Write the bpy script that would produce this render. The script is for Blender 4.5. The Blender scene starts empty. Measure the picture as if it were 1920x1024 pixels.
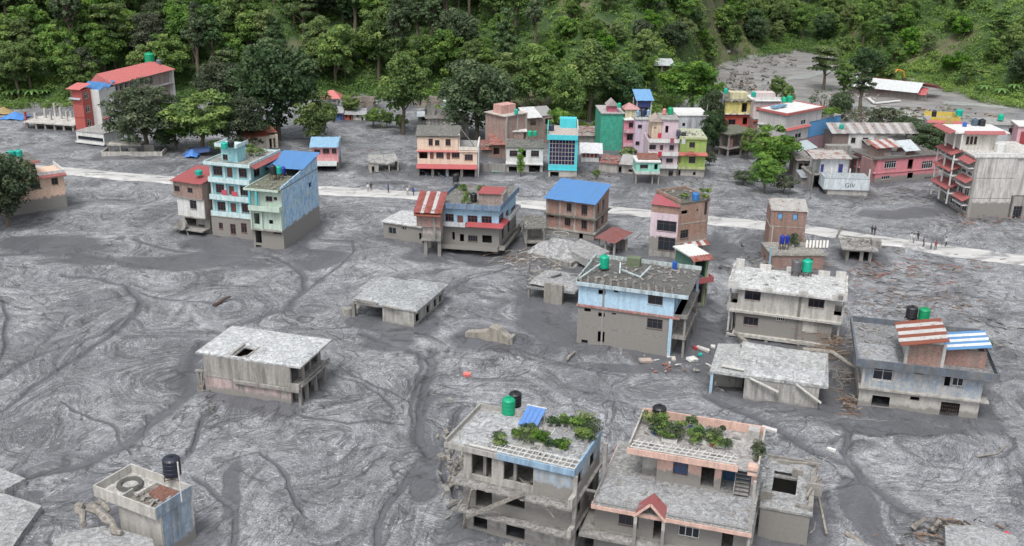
import bpy, math, random
import numpy as np
from mathutils import Vector, Matrix
SC = bpy.context.scene
COL = SC.collection
rnd = random.Random(7)
# ---------------------------------------------------------------- camera
F_PX, CAM_H, ROLL = 1950.0, 60.0, math.radians(1.0)
PITCH = math.atan2(722.0, F_PX)
fwd = Vector((0, math.cos(PITCH), -math.sin(PITCH)))
r0 = Vector((1, 0, 0)); u0 = Vector((0, math.sin(PITCH), math.cos(PITCH)))
right = r0*math.cos(ROLL) + u0*math.sin(ROLL)
up = u0*math.cos(ROLL) - r0*math.sin(ROLL)
CAM = Vector((0, 0, CAM_H))
cd = bpy.data.cameras.new('camera'); cam = bpy.data.objects.new('camera', cd); COL.objects.link(cam)
cam.matrix_world = Matrix(((right.x, up.x, -fwd.x, 0), (right.y, up.y, -fwd.y, 0), (right.z, up.z, -fwd.z, CAM_H), (0, 0, 0, 1)))
cd.sensor_width = 36; cd.lens = 36*F_PX/1920; cd.clip_start = 1; cd.clip_end = 4000
SC.camera = cam
# ---------------------------------------------------------------- light: bright overcast
SC.view_settings.view_transform = 'Standard'; SC.view_settings.look = 'None'
SC.view_settings.exposure = 0.42; SC.view_settings.gamma = 1.0
SUN_EL, SUN_AZ = math.radians(62), math.radians(200)
w = bpy.data.worlds.new('World'); SC.world = w; w.use_nodes = True
nt = w.node_tree; nt.nodes.clear()
sky = nt.nodes.new('ShaderNodeTexSky'); sky.sky_type = 'NISHITA'; sky.sun_disc = False
sky.sun_elevation = SUN_EL; sky.sun_rotation = SUN_AZ; sky.air_density = 1.0; sky.dust_density = 4.5; sky.ozone_density = 1.0
hs = nt.nodes.new('ShaderNodeHueSaturation'); hs.inputs['Saturation'].default_value = 0.30
bg = nt.nodes.new('ShaderNodeBackground'); bg.inputs['Strength'].default_value = 0.15
wo = nt.nodes.new('ShaderNodeOutputWorld')
nt.links.new(sky.outputs[0], hs.inputs['Color']); nt.links.new(hs.outputs[0], bg.inputs[0]); nt.links.new(bg.outputs[0], wo.inputs[0])
sl = bpy.data.lights.new('sun', 'SUN'); sl.energy = 1.3; sl.angle = math.radians(18); sl.color = (1, .97, .93)
sun = bpy.data.objects.new('sun', sl); COL.objects.link(sun)
sd = Vector((math.sin(SUN_AZ)*math.cos(SUN_EL), math.cos(SUN_AZ)*math.cos(SUN_EL), math.sin(SUN_EL)))
sun.rotation_euler = sd.to_track_quat('Z', 'Y').to_euler()
try:
    SC.cycles.max_bounces = 5; SC.cycles.transparent_max_bounces = 6
except Exception: pass
# ---------------------------------------------------------------- the lens' geometry, used to survey points on the photograph
def ray(x, y): return fwd*F_PX + right*(x-960) - up*(y-512)
def P(x, y, z=0.0):
    d = ray(x, y); t = (z-CAM_H)/d.z
    return CAM + d*t
def proj(p):
    q = Vector(p)-CAM; z = q.dot(fwd)
    return 960+F_PX*q.dot(right)/z, 512-F_PX*q.dot(up)/z
def zat(p, y):
    """height on the vertical through p that is seen at row y"""
    lo, hi = -20.0, 59.9
    for _ in range(40):
        m = (lo+hi)/2
        if proj((p[0], p[1], m))[1] > y: lo = m
        else: hi = m
    return (lo+hi)/2
class Tr:
    def __init__(s, x0, y0, k): s.x0, s.y0, s.k = x0, y0, k
    def __call__(s, x, y): return (s.x0+x*s.k, s.y0+y*s.k)
FULL = Tr(0, 0, 1)
c1 = Tr(0, 0, .25); c2 = Tr(480, 0, .25); c3 = Tr(960, 0, .25); c4 = Tr(1440, 0, .25)
c5 = Tr(0, 120, .3125); c6 = Tr(300, 240, .2539); c7 = Tr(560, 170, .1875); c8 = Tr(900, 160, .1856)
c9 = Tr(1100, 150, .1953); c10 = Tr(1340, 130, .2441); c11 = Tr(1600, 150, .2636); c12 = Tr(700, 320, .1954)
c13 = Tr(960, 330, .2051); c14 = Tr(1180, 340, .2148); c15 = Tr(960, 460, .2343); c16 = Tr(1320, 460, .2344)
c17 = Tr(1320, 560, .3021); c18 = Tr(1540, 400, .2344); c19 = Tr(340, 580, .1954); c20 = Tr(620, 500, .2083)
c21 = Tr(800, 710, .3066); c22 = Tr(1090, 730, .2871); c23 = Tr(0, 820, .2292); c24 = Tr(1540, 780, .2383)
# ---------------------------------------------------------------- smooth noise in numpy
def vnoise(x, y, seed=0):
    g = np.random.RandomState(seed).rand(256, 256)
    xi = np.floor(x).astype(np.int64); yi = np.floor(y).astype(np.int64)
    fx = x-xi; fy = y-yi
    fx = fx*fx*fx*(fx*(fx*6-15)+10); fy = fy*fy*fy*(fy*(fy*6-15)+10)
    a = g[xi & 255, yi & 255]; b = g[(xi+1) & 255, yi & 255]; c = g[xi & 255, (yi+1) & 255]; d = g[(xi+1) & 255, (yi+1) & 255]
    return (a*(1-fx)+b*fx)*(1-fy)+(c*(1-fx)+d*fx)*fy
def fbm(x, y, seed=0, o=4):
    s = 0; a = .5
    for i in range(o):
        s = s+a*vnoise(x*2**i+17.3*i, y*2**i-9.1*i, seed+i); a *= .5
    return s/(1-.5**o)
# ---------------------------------------------------------------- materials
MATS = {}
def new_mat(name):
    m = bpy.data.materials.new(name); m.use_nodes = True
    n = m.node_tree.nodes; n.clear()
    o = n.new('ShaderNodeOutputMaterial'); b = n.new('ShaderNodeBsdfPrincipled')
    m.node_tree.links.new(b.outputs[0], o.inputs[0])
    return m, m.node_tree, b
class N:
    """small helper for node graphs"""
    def __init__(s, t): s.t = t
    def __call__(s, kind, **kw):
        n = s.t.nodes.new('ShaderNode'+kind)
        for k, v in kw.items():
            if k == 'i':
                for a, b in v.items():
                    if hasattr(b, 'is_output') or isinstance(b, bpy.types.NodeSocket): s.t.links.new(b, n.inputs[a])
                    else: n.inputs[a].default_value = b
            else: setattr(n, k, v)
        return n
    def noise(s, vec, scale, detail=3, rough=.55, dist=0.0):
        return s('TexNoise', i={'Vector': vec, 'Scale': scale, 'Detail': detail, 'Roughness': rough, 'Distortion': dist}).outputs['Fac']
    def ramp(s, fac, pts):
        n = s('ValToRGB', i={'Fac': fac}); e = n.color_ramp.elements
        while len(e) < len(pts): e.new(.5)
        for q, (p, c) in zip(e, pts):
            q.position = p; q.color = (c, c, c, 1) if not isinstance(c, tuple) else (*c, 1)
        return n.outputs[0]
    def mix(s, fac, a, b, mode='MIX'):
        n = s('MixRGB', blend_type=mode)
        for k, v in ((0, fac), (1, a), (2, b)):
            if isinstance(v, bpy.types.NodeSocket): s.t.links.new(v, n.inputs[k])
            elif isinstance(v, tuple): n.inputs[k].default_value = (*v, 1)
            else: n.inputs[k].default_value = v if k == 0 else (v, v, v, 1)
        return n.outputs[0]
    def math(s, op, a, b=0.0, c=0.0):
        n = s('Math', operation=op)
        for k, v in enumerate((a, b, c)):
            if isinstance(v, bpy.types.NodeSocket): s.t.links.new(v, n.inputs[k])
            else: n.inputs[k].default_value = v
        return n.outputs[0]
    def scaled(s, vec, sc):
        return s('VectorMath', operation='MULTIPLY', i={0: vec, 1: sc}).outputs[0]
    def bump(s, h, st, dist, b):
        n = s('Bump', i={'Height': h, 'Strength': st, 'Distance': dist}); s.t.links.new(n.outputs[0], b.inputs['Normal'])
MUD = (.225, .215, .20)
def paint(col, mud=None, dirt=.35, kind='paint', rough=.85, patchy=None):
    """painted or raw wall; mud = height up to which flood mud coats it; patchy = a second coat that shows in worn patches"""
    key = (kind, tuple(col), mud, dirt, patchy)
    if key in MATS: return MATS[key]
    col = tuple(.86*q+.14*sum(col)/3*.95 for q in col); m, t, b = new_mat(kind+'_wall'); n = N(t)
    g = n('NewGeometry').outputs['Position']; tc = n('TexCoord').outputs['Object']
    big = n.noise(g, .45, 4, .6); fine = n.noise(g, 3.5, 5, .65)
    streak = n.noise(n.scaled(g, (1.8, 1.8, .22)), 1.0, 4, .65)
    c = n.mix(1.0, tuple(col), n.ramp(fine, [(.3, .80), (.7, 1.12)]), 'MULTIPLY')
    if kind == 'brick':
        br = n('TexBrick', i={'Vector': tc, 'Color1': (*col, 1), 'Color2': (col[0]*.72, col[1]*.66, col[2]*.62, 1), 'Mortar': (.36, .33, .30, 1), 'Scale': 1.0, 'Mortar Size': .018, 'Brick Width': .34, 'Row Height': .15})
        # the same courses on both wall directions
        sx = n('SeparateXYZ', i={0: tc}); cv = n('CombineXYZ', i={0: n.math('ADD', sx.outputs[0], sx.outputs[1]), 1: sx.outputs[2]})
        t.links.new(cv.outputs[0], br.inputs['Vector'])
        c = n.mix(1.0, br.outputs['Color'], n.ramp(fine, [(.3, .72), (.7, 1.15)]), 'MULTIPLY')
        c = n.mix(n.ramp(big, [(.5, 0.0), (.72, .5)]), c, (.34, .29, .26))
    if patchy:
        c = n.mix(n.ramp(n.noise(n.scaled(g, (1, 1, .55)), 1.5, 7, .8, .4), [(.43, 0.0), (.60, .85)]), c, tuple(patchy))
    c = n.mix(n.math('MULTIPLY', n.ramp(streak, [(.42, 0.0), (.68, 1.0)]), min(.8, dirt*1.25+.08)), c, (.10, .095, .085))
    c = n.mix(n.math('MULTIPLY', n.ramp(big, [(.5, 0.0), (.7, 1.0)]), dirt*.8), c, (.27, .26, .24))
    if mud is not None:
        sz = n('SeparateXYZ', i={0: g}).outputs[2]
        e = n.math('ADD', n.math('ADD', sz, n.math('MULTIPLY', n.math('SUBTRACT', n.noise(g, .8, 5, .7), .5), 1.6)), n.math('MULTIPLY', n.math('SUBTRACT', streak, .5), 1.6))
        f = n('MapRange', i={0: e, 1: mud-.18, 2: mud+.18, 3: 1.0, 4: 0.0}).outputs[0]
        mc = n.mix(fine, (MUD[0]*.82, MUD[1]*.82, MUD[2]*.82), (MUD[0]*1.25, MUD[1]*1.25, MUD[2]*1.25))
        c = n.mix(f, c, mc)
    t.links.new(c, b.inputs['Base Color']); b.inputs['Roughness'].default_value = rough
    n.bump(fine, .35, .04, b)
    MATS[key] = m; return m
def brick(mud=None, col=(.40, .17, .115)): return paint(col, mud, .3, 'brick')
def conc(mud=None, col=(.33, .315, .29), dirt=.5): return paint(col, mud, dirt, 'concrete')
def sheet_mat(col, rust=0.0, stripes=None):
    key = ('sheet', tuple(col), rust, stripes)
    if key in MATS: return MATS[key]
    col = tuple(.86*q+.14*sum(col)/3 for q in col); m, t, b = new_mat('metal_sheet'); n = N(t); g = n('NewGeometry').outputs['Position']
    c = n.mix(n.ramp(n.noise(g, 1.6, 5, .7), [(.33, 0.0), (.72, .75)]), tuple(col), (col[0]*.5+.09, col[1]*.5+.09, col[2]*.5+.09))
    c = n.mix(n.ramp(n.noise(n.scaled(g, (3, 3, .5)), .9, 4, .7), [(.52, 0.0), (.7, .45)]), c, (.16, .15, .14))
    if rust: c = n.mix(n.ramp(n.noise(g, 1.1, 6, .75), [(.62-rust*.3, 0.0), (.72-rust*.3, 1.0)]), c, (.20, .06, .035))
    t.links.new(c, b.inputs['Base Color']); b.inputs['Roughness'].default_value = .5; b.inputs['Metallic'].default_value = .0
    n.bump(n.noise(g, 4, 3), .2, .03, b)
    MATS[key] = m; return m
def plain(name, col, rough=.6, metal=0.0, var=.25, scale=4.0):
    key = ('plain', name, tuple(col), rough)
    if key in MATS: return MATS[key]
    m, t, b = new_mat(name); n = N(t); g = n('NewGeometry').outputs['Position']
    c = n.mix(1.0, tuple(col), n.ramp(n.noise(g, scale, 4, .65), [(.3, 1-var), (.7, 1+var)]), 'MULTIPLY')
    t.links.new(c, b.inputs['Base Color']); b.inputs['Roughness'].default_value = rough; b.inputs['Metallic'].default_value = metal
    MATS[key] = m; return m
GLASS = plain('dark_glass', (.015, .02, .03), .12)
DARKWOOD = plain('dark_wood', (.10, .045, .03), .6)
WHITEF = plain('white_frame', (.62, .62, .60), .5)
IRON = plain('rusty_iron', (.08, .055, .045), .7)
TIMBER = plain('muddy_timber', (.235, .218, .195), .9, var=.45, scale=3)
MUDDY = conc(None, (.30, .29, .27), .6)
CLOTH = {}
def cloth(c): return plain('cloth', c, .9)
def mudtop_mat(base=(.30, .31, .32)):
    key = ('mudtop', base)
    if key in MATS: return MATS[key]
    m, t, b = new_mat('mud_covered_roof'); n = N(t); g = n('NewGeometry').outputs['Position']
    a = n.noise(g, .9, 6, .7, 2.2); f = n.noise(g, 5.5, 4, .65, 1.2)
    c = n.ramp(a, [(.30, tuple(k*.42 for k in base)), (.46, tuple(k*.8 for k in base)), (.60, tuple(k*1.25 for k in base))])
    c = n.mix(1.0, c, n.ramp(f, [(.32, .62), (.68, 1.3)]), 'MULTIPLY')
    t.links.new(c, b.inputs['Base Color']); b.inputs['Roughness'].default_value = .7
    n.bump(n.math('ADD', a, f), .8, .15, b)
    MATS[key] = m; return m
# ---------------------------------------------------------------- mesh builder
class MB:
    def __init__(s): s.v = []; s.f = []; s.m = []; s.mi = 0
    def _add(s, vs, fs):
        k = len(s.v); s.v += [tuple(p) for p in vs]; s.f += [tuple(k+i for i in f) for f in fs]; s.m += [s.mi]*len(fs); return s
    def quad(s, a, b, c, d): return s._add([a, b, c, d], [(0, 1, 2, 3)])
    def hexa(s, p):
        return s._add(p, [(0, 3, 2, 1), (4, 5, 6, 7), (0, 1, 5, 4), (1, 2, 6, 5), (2, 3, 7, 6), (3, 0, 4, 7)])
    def box(s, x0, x1, y0, y1, z0, z1):
        return s.hexa([(x0, y0, z0), (x1, y0, z0), (x1, y1, z0), (x0, y1, z0), (x0, y0, z1), (x1, y0, z1), (x1, y1, z1), (x0, y1, z1)])
    def beam(s, p, q, w, h=None, w2=None):
        p = Vector(p); q = Vector(q); h = h or w; w2 = w2 or w; d = (q-p)
        if d.length < 1e-6: return s
        d.normalize(); a = d.cross(Vector((0, 0, 1)))
        if a.length < .05: a = Vector((1, 0, 0))
        a.normalize(); c = a.cross(d).normalized(); r = w2/w
        A = a*w/2; C = c*h/2
        return s.hexa([p-A-C, p+A-C, q+(A-C)*r, q-(A+C)*r, p-A+C, p+A+C, q+(A+C)*r, q+(C-A)*r])
    def cyl(s, c, z0, z1, ra, rb=None, n=14, cap=True):
        rb = ra if rb is None else rb; x, y = c
        vs = [(x+ra*math.cos(2*math.pi*i/n), y+ra*math.sin(2*math.pi*i/n), z0) for i in range(n)]+[(x+rb*math.cos(2*math.pi*i/n), y+rb*math.sin(2*math.pi*i/n), z1) for i in range(n)]
        fs = [(i, (i+1) % n, n+(i+1) % n, n+i) for i in range(n)]
        if cap: fs += [tuple(range(n))[::-1], tuple(range(n, 2*n))]
        return s._add(vs, fs)
    def tube(s, pts, rs, n=7):
        k = len(s.v); pts = [Vector(p) for p in pts]
        for i, p in enumerate(pts):
            d = (pts[min(i+1, len(pts)-1)]-pts[max(i-1, 0)]).normalized()
            a = d.cross(Vector((0, 0, 1)))
            if a.length < .1: a = d.cross(Vector((1, 0, 0)))
            a.normalize(); b = a.cross(d)
            for j in range(n):
                t = 2*math.pi*j/n; s.v.append(tuple(p+(a*math.cos(t)+b*math.sin(t))*rs[i]))
        for i in range(len(pts)-1):
            for j in range(n):
                s.f.append((k+i*n+j, k+i*n+(j+1) % n, k+(i+1)*n+(j+1) % n, k+(i+1)*n+j)); s.m.append(s.mi)
        s.f.append(tuple(k+j for j in range(n))[::-1]); s.m.append(s.mi)
        e = k+(len(pts)-1)*n; s.f.append(tuple(e+j for j in range(n))); s.m.append(s.mi)
        return s
    def wall(s, place, u0, u1, z0, z1, holes=(), t=.22):
        """slab with real openings; place(u, n, z) maps to local space (n: outward)"""
        us = sorted({u0, u1, *[min(max(h[k], u0), u1) for h in holes for k in (0, 1)]}); zs = sorted({z0, z1, *[min(max(h[k], z0), z1) for h in holes for k in (2, 3)]})
        def solid(i, j):
            if i < 0 or j < 0 or i >= len(us)-1 or j >= len(zs)-1: return False
            u = (us[i]+us[i+1])/2; z = (zs[j]+zs[j+1])/2
            return not any(h[0] < u < h[1] and h[2] < z < h[3] for h in holes)
        for i in range(len(us)-1):
            for j in range(len(zs)-1):
                if not solid(i, j): continue
                a, b, c, d = us[i], us[i+1], zs[j], zs[j+1]
                s.quad(place(a, 0, c), place(b, 0, c), place(b, 0, d), place(a, 0, d))
                s.quad(place(a, -t, d), place(b, -t, d), place(b, -t, c), place(a, -t, c))
                if not solid(i-1, j): s.quad(place(a, 0, d), place(a, -t, d), place(a, -t, c), place(a, 0, c))
                if not solid(i+1, j): s.quad(place(b, 0, c), place(b, -t, c), place(b, -t, d), place(b, 0, d))
                if not solid(i, j-1): s.quad(place(a, 0, c), place(a, -t, c), place(b, -t, c), place(b, 0, c))
                if not solid(i, j+1): s.quad(place(a, 0, d), place(b, 0, d), place(b, -t, d), place(a, -t, d))
        return s
    def mesh(s, name, mats):
        me = bpy.data.meshes.new(name); me.from_pydata(s.v, [], s.f)
        for m in (mats if isinstance(mats, (list, tuple)) else [mats]): me.materials.append(m)
        if any(s.m): me.polygons.foreach_set('material_index', s.m)
        me.update(); return me
    def build(s, name, mats, parent=None, **kw):
        if not s.v: return None
        return link(name, s.mesh(name, mats), parent, **kw)
def link(name, me, parent=None, label=None, cat=None, group=None, kind=None, loc=None, rot=None):
    o = bpy.data.objects.new(name, me); COL.objects.link(o)
    if parent is not None: o.parent = parent
    if loc is not None: o.location = loc
    if rot is not None: o.rotation_euler = rot
    for k, v in (('label', label), ('category', cat), ('group', group), ('kind', kind)):
        if v: o[k] = v
    return o
def thing(name, label, cat, loc=(0, 0, 0), rotz=0.0, group=None):
    return link(name, None, None, label, cat, group, None, loc, (0, 0, rotz))
def smooth(o):
    o.data.polygons.foreach_set('use_smooth', [True]*len(o.data.polygons)); return o
# ================================================================ terrain
FOOT = [(-600, 215), (-200, 208), (0, 203), (150, 200), (300, 196), (450, 190), (600, 186), (760, 187), (900, 196), (1000, 215), (1100, 238), (1200, 232), (1270, 205), (1310, 160), (1350, 128), (1400, 112), (1450, 104), (1500, 98), (1560, 104), (1600, 128), (1680, 150), (1760, 166), (1840, 190), (1920, 205), (2100, 225), (2500, 240)]
_ft = []
for c_, r_ in FOOT:
    q = P(c_, r_); _ft.append((q.x/q.y, math.hypot(q.x, q.y)))
_fa = np.array([a for a, b in _ft]); _fd = np.array([b for a, b in _ft])
def hill_h(x, y):
    x = np.asarray(x, float); y = np.maximum(np.asarray(y, float), 1.0)
    a = x/y; d = np.hypot(x, y); fd = np.interp(a, _fa, _fd)
    e = d-fd
    far = np.interp(a, [.16, .24, .30], [0., 1., 1.])
    slope = .62-.22*far
    h = np.where(e > 0, slope*(np.sqrt(e*e+64)-8), 0)
    k = np.clip(e/60, 0, 1)
    h = h+k*((fbm(x/55, y/55, 11, 3)-.5)*26*np.clip(e/160, 0, 1.3)+(fbm(x/14, y/14, 21, 2)-.5)*3.0)
    return h
def gnd_base(x, y):
    x = np.asarray(x, float); y = np.asarray(y, float)
    return (fbm(x/17, y/17, 3, 2)-.5)*.5
def terr(x, y): return float(hill_h(x, y))+float(gnd_base(x, y))
def on_hill(px, py):
    d = ray(px, py).normalized(); t = 60.0
    while t < 1000:
        p = CAM+d*t
        if p.z < terr(p.x, p.y): return p
        t += 2.0
    return None
# furrows, channels and wet hollows in the mud, surveyed as (points, half width m, depth m)
LINES = [
 ([(0,702),(100,655),(200,622),(266,582),(272,560),(240,535),(180,520),(110,515)],.7,.30),
 ([(0,772),(60,722),(150,672),(240,612),(268,585)],.6,.25),
 ([(388,640),(372,690),(345,740),(300,778),(230,830),(150,862),(60,890)],1.3,.35),
 ([(395,760),(372,800),(362,850),(300,900)],.5,.25),
 ([(470,472),(540,488),(572,512),(578,540),(545,582),(480,600),(440,610)],.8,.25),
 ([(805,650),(818,690),(803,740),(793,790),(784,830),(812,862)],1.0,.35),
 ([(790,660),(800,690),(782,740),(778,800)],.4,.2),
 ([(690,622),(770,652),(822,682)],.9,.25),
 ([(1340,742),(1440,790),(1540,848),(1600,872),(1625,905),(1680,945),(1745,978)],1.2,.3),
 ([(1592,792),(1590,850),(1612,902)],.7,.3),
 ([(1860,800),(1895,822),(1880,850),(1828,856)],.3,.2),
 ([(1905,880),(1925,915)],.3,.2),
 ([(700,1040),(722,960),(765,895),(792,868)],.7,.25),
 ([(880,765),(850,800),(838,860),(845,930)],.5,.25),
 ([(0,560),(15,585),(10,640),(0,660)],.4,.2),
 ([(180,560),(260,545),(330,560),(400,572)],.3,.12),
 ([(430,870),(500,850),(540,900),(560,960)],.3,.14),
 ([(560,770),(640,800),(700,790),(760,800)],.35,.14),
 ([(600,700),(680,720),(740,770)],.3,.12),
 ([(830,560),(880,520),(960,500)],.3,.12),
 ([(250,450),(340,470),(430,480),(520,490)],.6,.12),
 ([(0,905),(70,940),(130,935)],.5,.3),
 ([(380,900),(420,960),(430,1030)],.5,.2),
 ([(905,640),(985,660),(1080,690),(1180,705)],.4,.12),
 ([(1600,560),(1700,545),(1810,560)],.25,.08),
 ([(660,450),(640,500),(560,560)],.3,.1),
 ([(0,480),(90,470),(180,480),(300,500)],1.2,.08),
 ([(650,700),(720,730),(780,760)],.25,.08),
 ([(120,760),(200,800),(240,850)],.25,.1),
]
WETS = [  # centre px, radius px x, y
 (1030,590,70,75),(600,485,60,20),(420,455,110,14),(1320,640,45,95),(900,480,90,16),(90,462,130,20),(300,490,260,14),(1120,1000,14,90),(350,700,30,60),(740,640,55,22),(700,600,60,14),
 (500,470,120,16),(560,745,70,10),(1660,800,180,16),(1180,690,110,12),(1010,900,0,0),(1620,960,40,70),(60,930,30,16),(430,930,20,60),(830,300,80,9),(800,880,30,60),(1350,470,60,30),(730,345,60,6),(1700,400,90,12)]
def polydist(X, Y, pts):
    d = np.full(X.shape, 1e9)
    for (ax, ay), (bx, by) in zip(pts[:-1], pts[1:]):
        vx, vy = bx-ax, by-ay; L = vx*vx+vy*vy+1e-9
        t = np.clip(((X-ax)*vx+(Y-ay)*vy)/L, 0, 1)
        d = np.minimum(d, np.hypot(X-ax-t*vx, Y-ay-t*vy))
    return d
ROAD = [(60, 317.5), (130, 322.5), (230, 331), (330, 340), (480, 350), (620, 358), (700, 363), (780, 369), (900, 376), (1020, 386), (1160, 397), (1230, 404), (1320, 413), (1400, 420), (1530, 434), (1650, 452), (1760, 468), (1900, 485), (2100, 512)]
ROADW = [P(*q) for q in ROAD]
def in_river(X, Y):
    """0..1: gravel bed at the mouth of the side valley"""
    a = X/np.maximum(Y, 1); d = np.hypot(X, Y)
    k = np.interp(a, [.15, .19, .46, .50], [0, 1, 1, 0])
    return k*np.clip((d-np.interp(a, [.15, .25, .5], [300, 275, 230]))/20, 0, 1)
def make_ground():
    NR, NC = 860, 760
    d = 66*np.exp(np.linspace(0, math.log(1000/66.), NR)); a = np.tan(np.linspace(math.radians(-34), math.radians(34), NC))
    A, D = np.meshgrid(a, d); Y = D; X = A*D
    jx = (fbm(X/9, Y/9, 31, 3)-.5); jy = (fbm(X/9, Y/9, 41, 3)-.5)
    Xw = X+jx*3.0; Yw = Y+jy*3.0
    wet = np.zeros(X.shape); dep = np.zeros(X.shape)
    jf = 1-.5*(fbm(X/3, Y/3, 17, 2)-.5)
    for pts, hw, dp in LINES:
        w_ = [P(*q) for q in pts]; w_ = [(q.x, q.y) for q in w_]
        hw = hw*.62; dd = polydist(Xw, Yw, w_)*jf; k = np.exp(-(dd/hw)**2)
        wet = np.maximum(wet, np.maximum(k*.95, .55*np.exp(-(dd/(hw*2.6))**2))); dep += -dp*k+dp*.35*np.exp(-((dd-hw*1.9)/(hw*.7))**2)
    jw = fbm(X/6, Y/6, 19, 3)
    for px, py, rx, ry in WETS:
        if rx == 0: continue
        c = P(px, py); ex = P(px+rx, py); ey = P(px, py-ry); a_ = (ex-c).length; b_ = (ey-c).length
        q = ((Xw-c.x)/a_)**2+((Yw-c.y)/b_)**2
        wet = np.maximum(wet, np.clip(1.25-q+(jw-.5)*1.4, 0, 1)*.85)
    near = np.clip((300-Y)/60, 0, 1)
    # wetter, heaped mud round the buildings
    fd_ = np.full(X.shape, 99.0)
    for fp in FOOTPRINTS:
        cx = sum(p.x for p in fp)/4; cy = sum(p.y for p in fp)/4; r = max(math.hypot(p.x-cx, p.y-cy) for p in fp)+9
        mk = (np.abs(X-cx) < r) & (np.abs(Y-cy) < r)
        if not mk.any(): continue
        pts = [(p.x, p.y) for p in fp]; xs = Xw[mk]; ys = Yw[mk]; dd = polydist(xs, ys, pts+[pts[0]])
        ins = np.ones(xs.shape, bool)
        for (ax, ay), (bx, by) in zip(pts, pts[1:]+pts[:1]): ins &= ((bx-ax)*(ys-ay)-(by-ay)*(xs-ax)) > 0
        dd[ins] = 0; fd_[mk] = np.minimum(fd_[mk], dd)
    hk = np.exp(-(fd_/1.6)**2); wet = np.maximum(wet, np.exp(-(fd_/3.2)**2)*(.35+.9*fbm(X/5, Y/5, 131, 2)))
    dep = dep+hk*(.55*fbm(X/2.2, Y/2.2, 141, 3))
    # long folds of the flow
    psi = fbm(Xw/26+7, Yw/26, 61, 3)*9; fold = np.abs((psi % 1)-.5)*2
    rd = polydist(X, Y, [(q.x, q.y) for q in ROADW]); flat = np.clip((rd-4)/6, 0, 1)
    pool = np.clip(wet*1.6, 0, 1)
    rough_ = (fbm(X/3.1, Y/3.1, 71, 4)-.5)*.30+(fold**4)*.05+(fbm(X/1.1+jx*4, Y/1.1+jy*4, 77, 3)-.5)*.16
    Z = hill_h(X, Y)+gnd_base(X, Y)+(dep+rough_*(1-.6*pool))*near*(.25+.75*flat)
    riv = in_river(X, Y)
    fleck_amt = np.clip(fbm(X/12, Y/12, 91, 3)*2.6-.75, 0, 1)  # broad noise that sets how many pale flecks the mud gets
    veg = np.clip(hill_h(X, Y)/1.5, 0, 1)
    bare = np.clip((fbm(X/22, Y/22, 101, 3)-.63)*8, 0, .75)
    me = bpy.data.meshes.new('ground'); nv = NR*NC
    me.vertices.add(nv); me.vertices.foreach_set('co', np.stack([X, Y, Z], -1).astype('f4').ravel())
    i = np.arange(nv).reshape(NR, NC); q = np.stack([i[:-1, :-1], i[:-1, 1:], i[1:, 1:], i[1:, :-1]], -1).reshape(-1, 4)
    nf = len(q); me.loops.add(nf*4); me.loops.foreach_set('vertex_index', q.ravel().astype('i4'))
    me.polygons.add(nf); me.polygons.foreach_set('loop_start', (np.arange(nf)*4).astype('i4'))
    me.update(calc_edges=True)
    def attr(nm, vals):
        at = me.attributes.new(nm, 'FLOAT', 'POINT'); at.data.foreach_set('value', vals.astype('f4').ravel())
    attr('wet', wet); attr('fleck_amt', fleck_amt); attr('fold', fold); attr('veg', veg); attr('river', riv); attr('bare', bare)
    at = me.attributes.new('flow', 'FLOAT_VECTOR', 'POINT')
    # flow coordinates: along and across the creeping mud
    th = (fbm(X/38, Y/38, 55, 2)-.5)*7
    fx = X+np.sin(Y/12+th)*4+jx*6; fy = Y+np.sin(X/11-th)*4+jy*6
    at.data.foreach_set('vector', np.stack([fx, fy, psi*3], -1).astype('f4').ravel())
    me.polygons.foreach_set('use_smooth', [True]*nf)
    m, t, b = new_mat('flecked_mud'); n = N(t)
    def A_(nm, vec=False): 
        k = n('Attribute', attribute_name=nm); return k.outputs['Vector'] if vec else k.outputs['Fac']
    g = n('NewGeometry').outputs['Position']; fl = A_('flow', True)
    w_, dr, fo = A_('wet'), A_('fleck_amt'), A_('fold')
    curl = n.noise(fl, .62, 5, .62, 2.2); curl2 = n.noise(n.scaled(fl, (1, 1.25, .5)), 1.75, 4, .64, 2.0)
    med = n.noise(g, .55, 4, .6, .6); patch = n.noise(g, .075, 4, .6, 1.2); fine = n.noise(g, 5.0, 4, .7)
    crack = n.ramp(n.math('ABSOLUTE', n.math('SUBTRACT', n.noise(fl, .085, 3, .55, 1.2), .5)), [(.0, 1.0), (.004, .6), (.010, 0.0)])
    sp_ = n('SeparateXYZ', i={0: fl}); fv = n('CombineXYZ', i={0: n.math('MULTIPLY', sp_.outputs[2], 1.5), 1: n.math('MULTIPLY', sp_.outputs[0], .06), 2: n.math('MULTIPLY', sp_.outputs[1], .06)}).outputs[0]
    lines = n.noise(fv, 1.3, 5, .68, .5)
    base = n.mix(n.ramp(curl, [(.36, 0.0), (.62, 1.0)]), (.080, .084, .094), (.178, .184, .198))
    base = n.mix(n.ramp(med, [(.35, 0.0), (.65, .5)]), base, (.140, .145, .157))
    base = n.mix(1.0, base, n.ramp(lines, [(.33, .66), (.5, 1.0), (.66, 1.3)]), 'MULTIPLY')
    amount = n.math('ADD', n.math('ADD', n.math('MULTIPLY', dr, .5), n.math('MULTIPLY', n.math('SUBTRACT', lines, .5), 3.0)), n.ramp(patch, [(.36, 0.0), (.64, 1.0)]))
    thr = n.math('ADD', n.math('MULTIPLY', amount, .125), curl2)
    blob = n.ramp(thr, [(.59, 0.0), (.635, .5), (.73, 1.0)])
    wisp = n.ramp(n.math('ABSOLUTE', n.math('SUBTRACT', n.noise(n.scaled(fl, (1, 1.25, .5)), 1.0, 5, .66, 2.0), .5)), [(.0, 1.0), (.012, .7), (.03, 0.0)])
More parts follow.
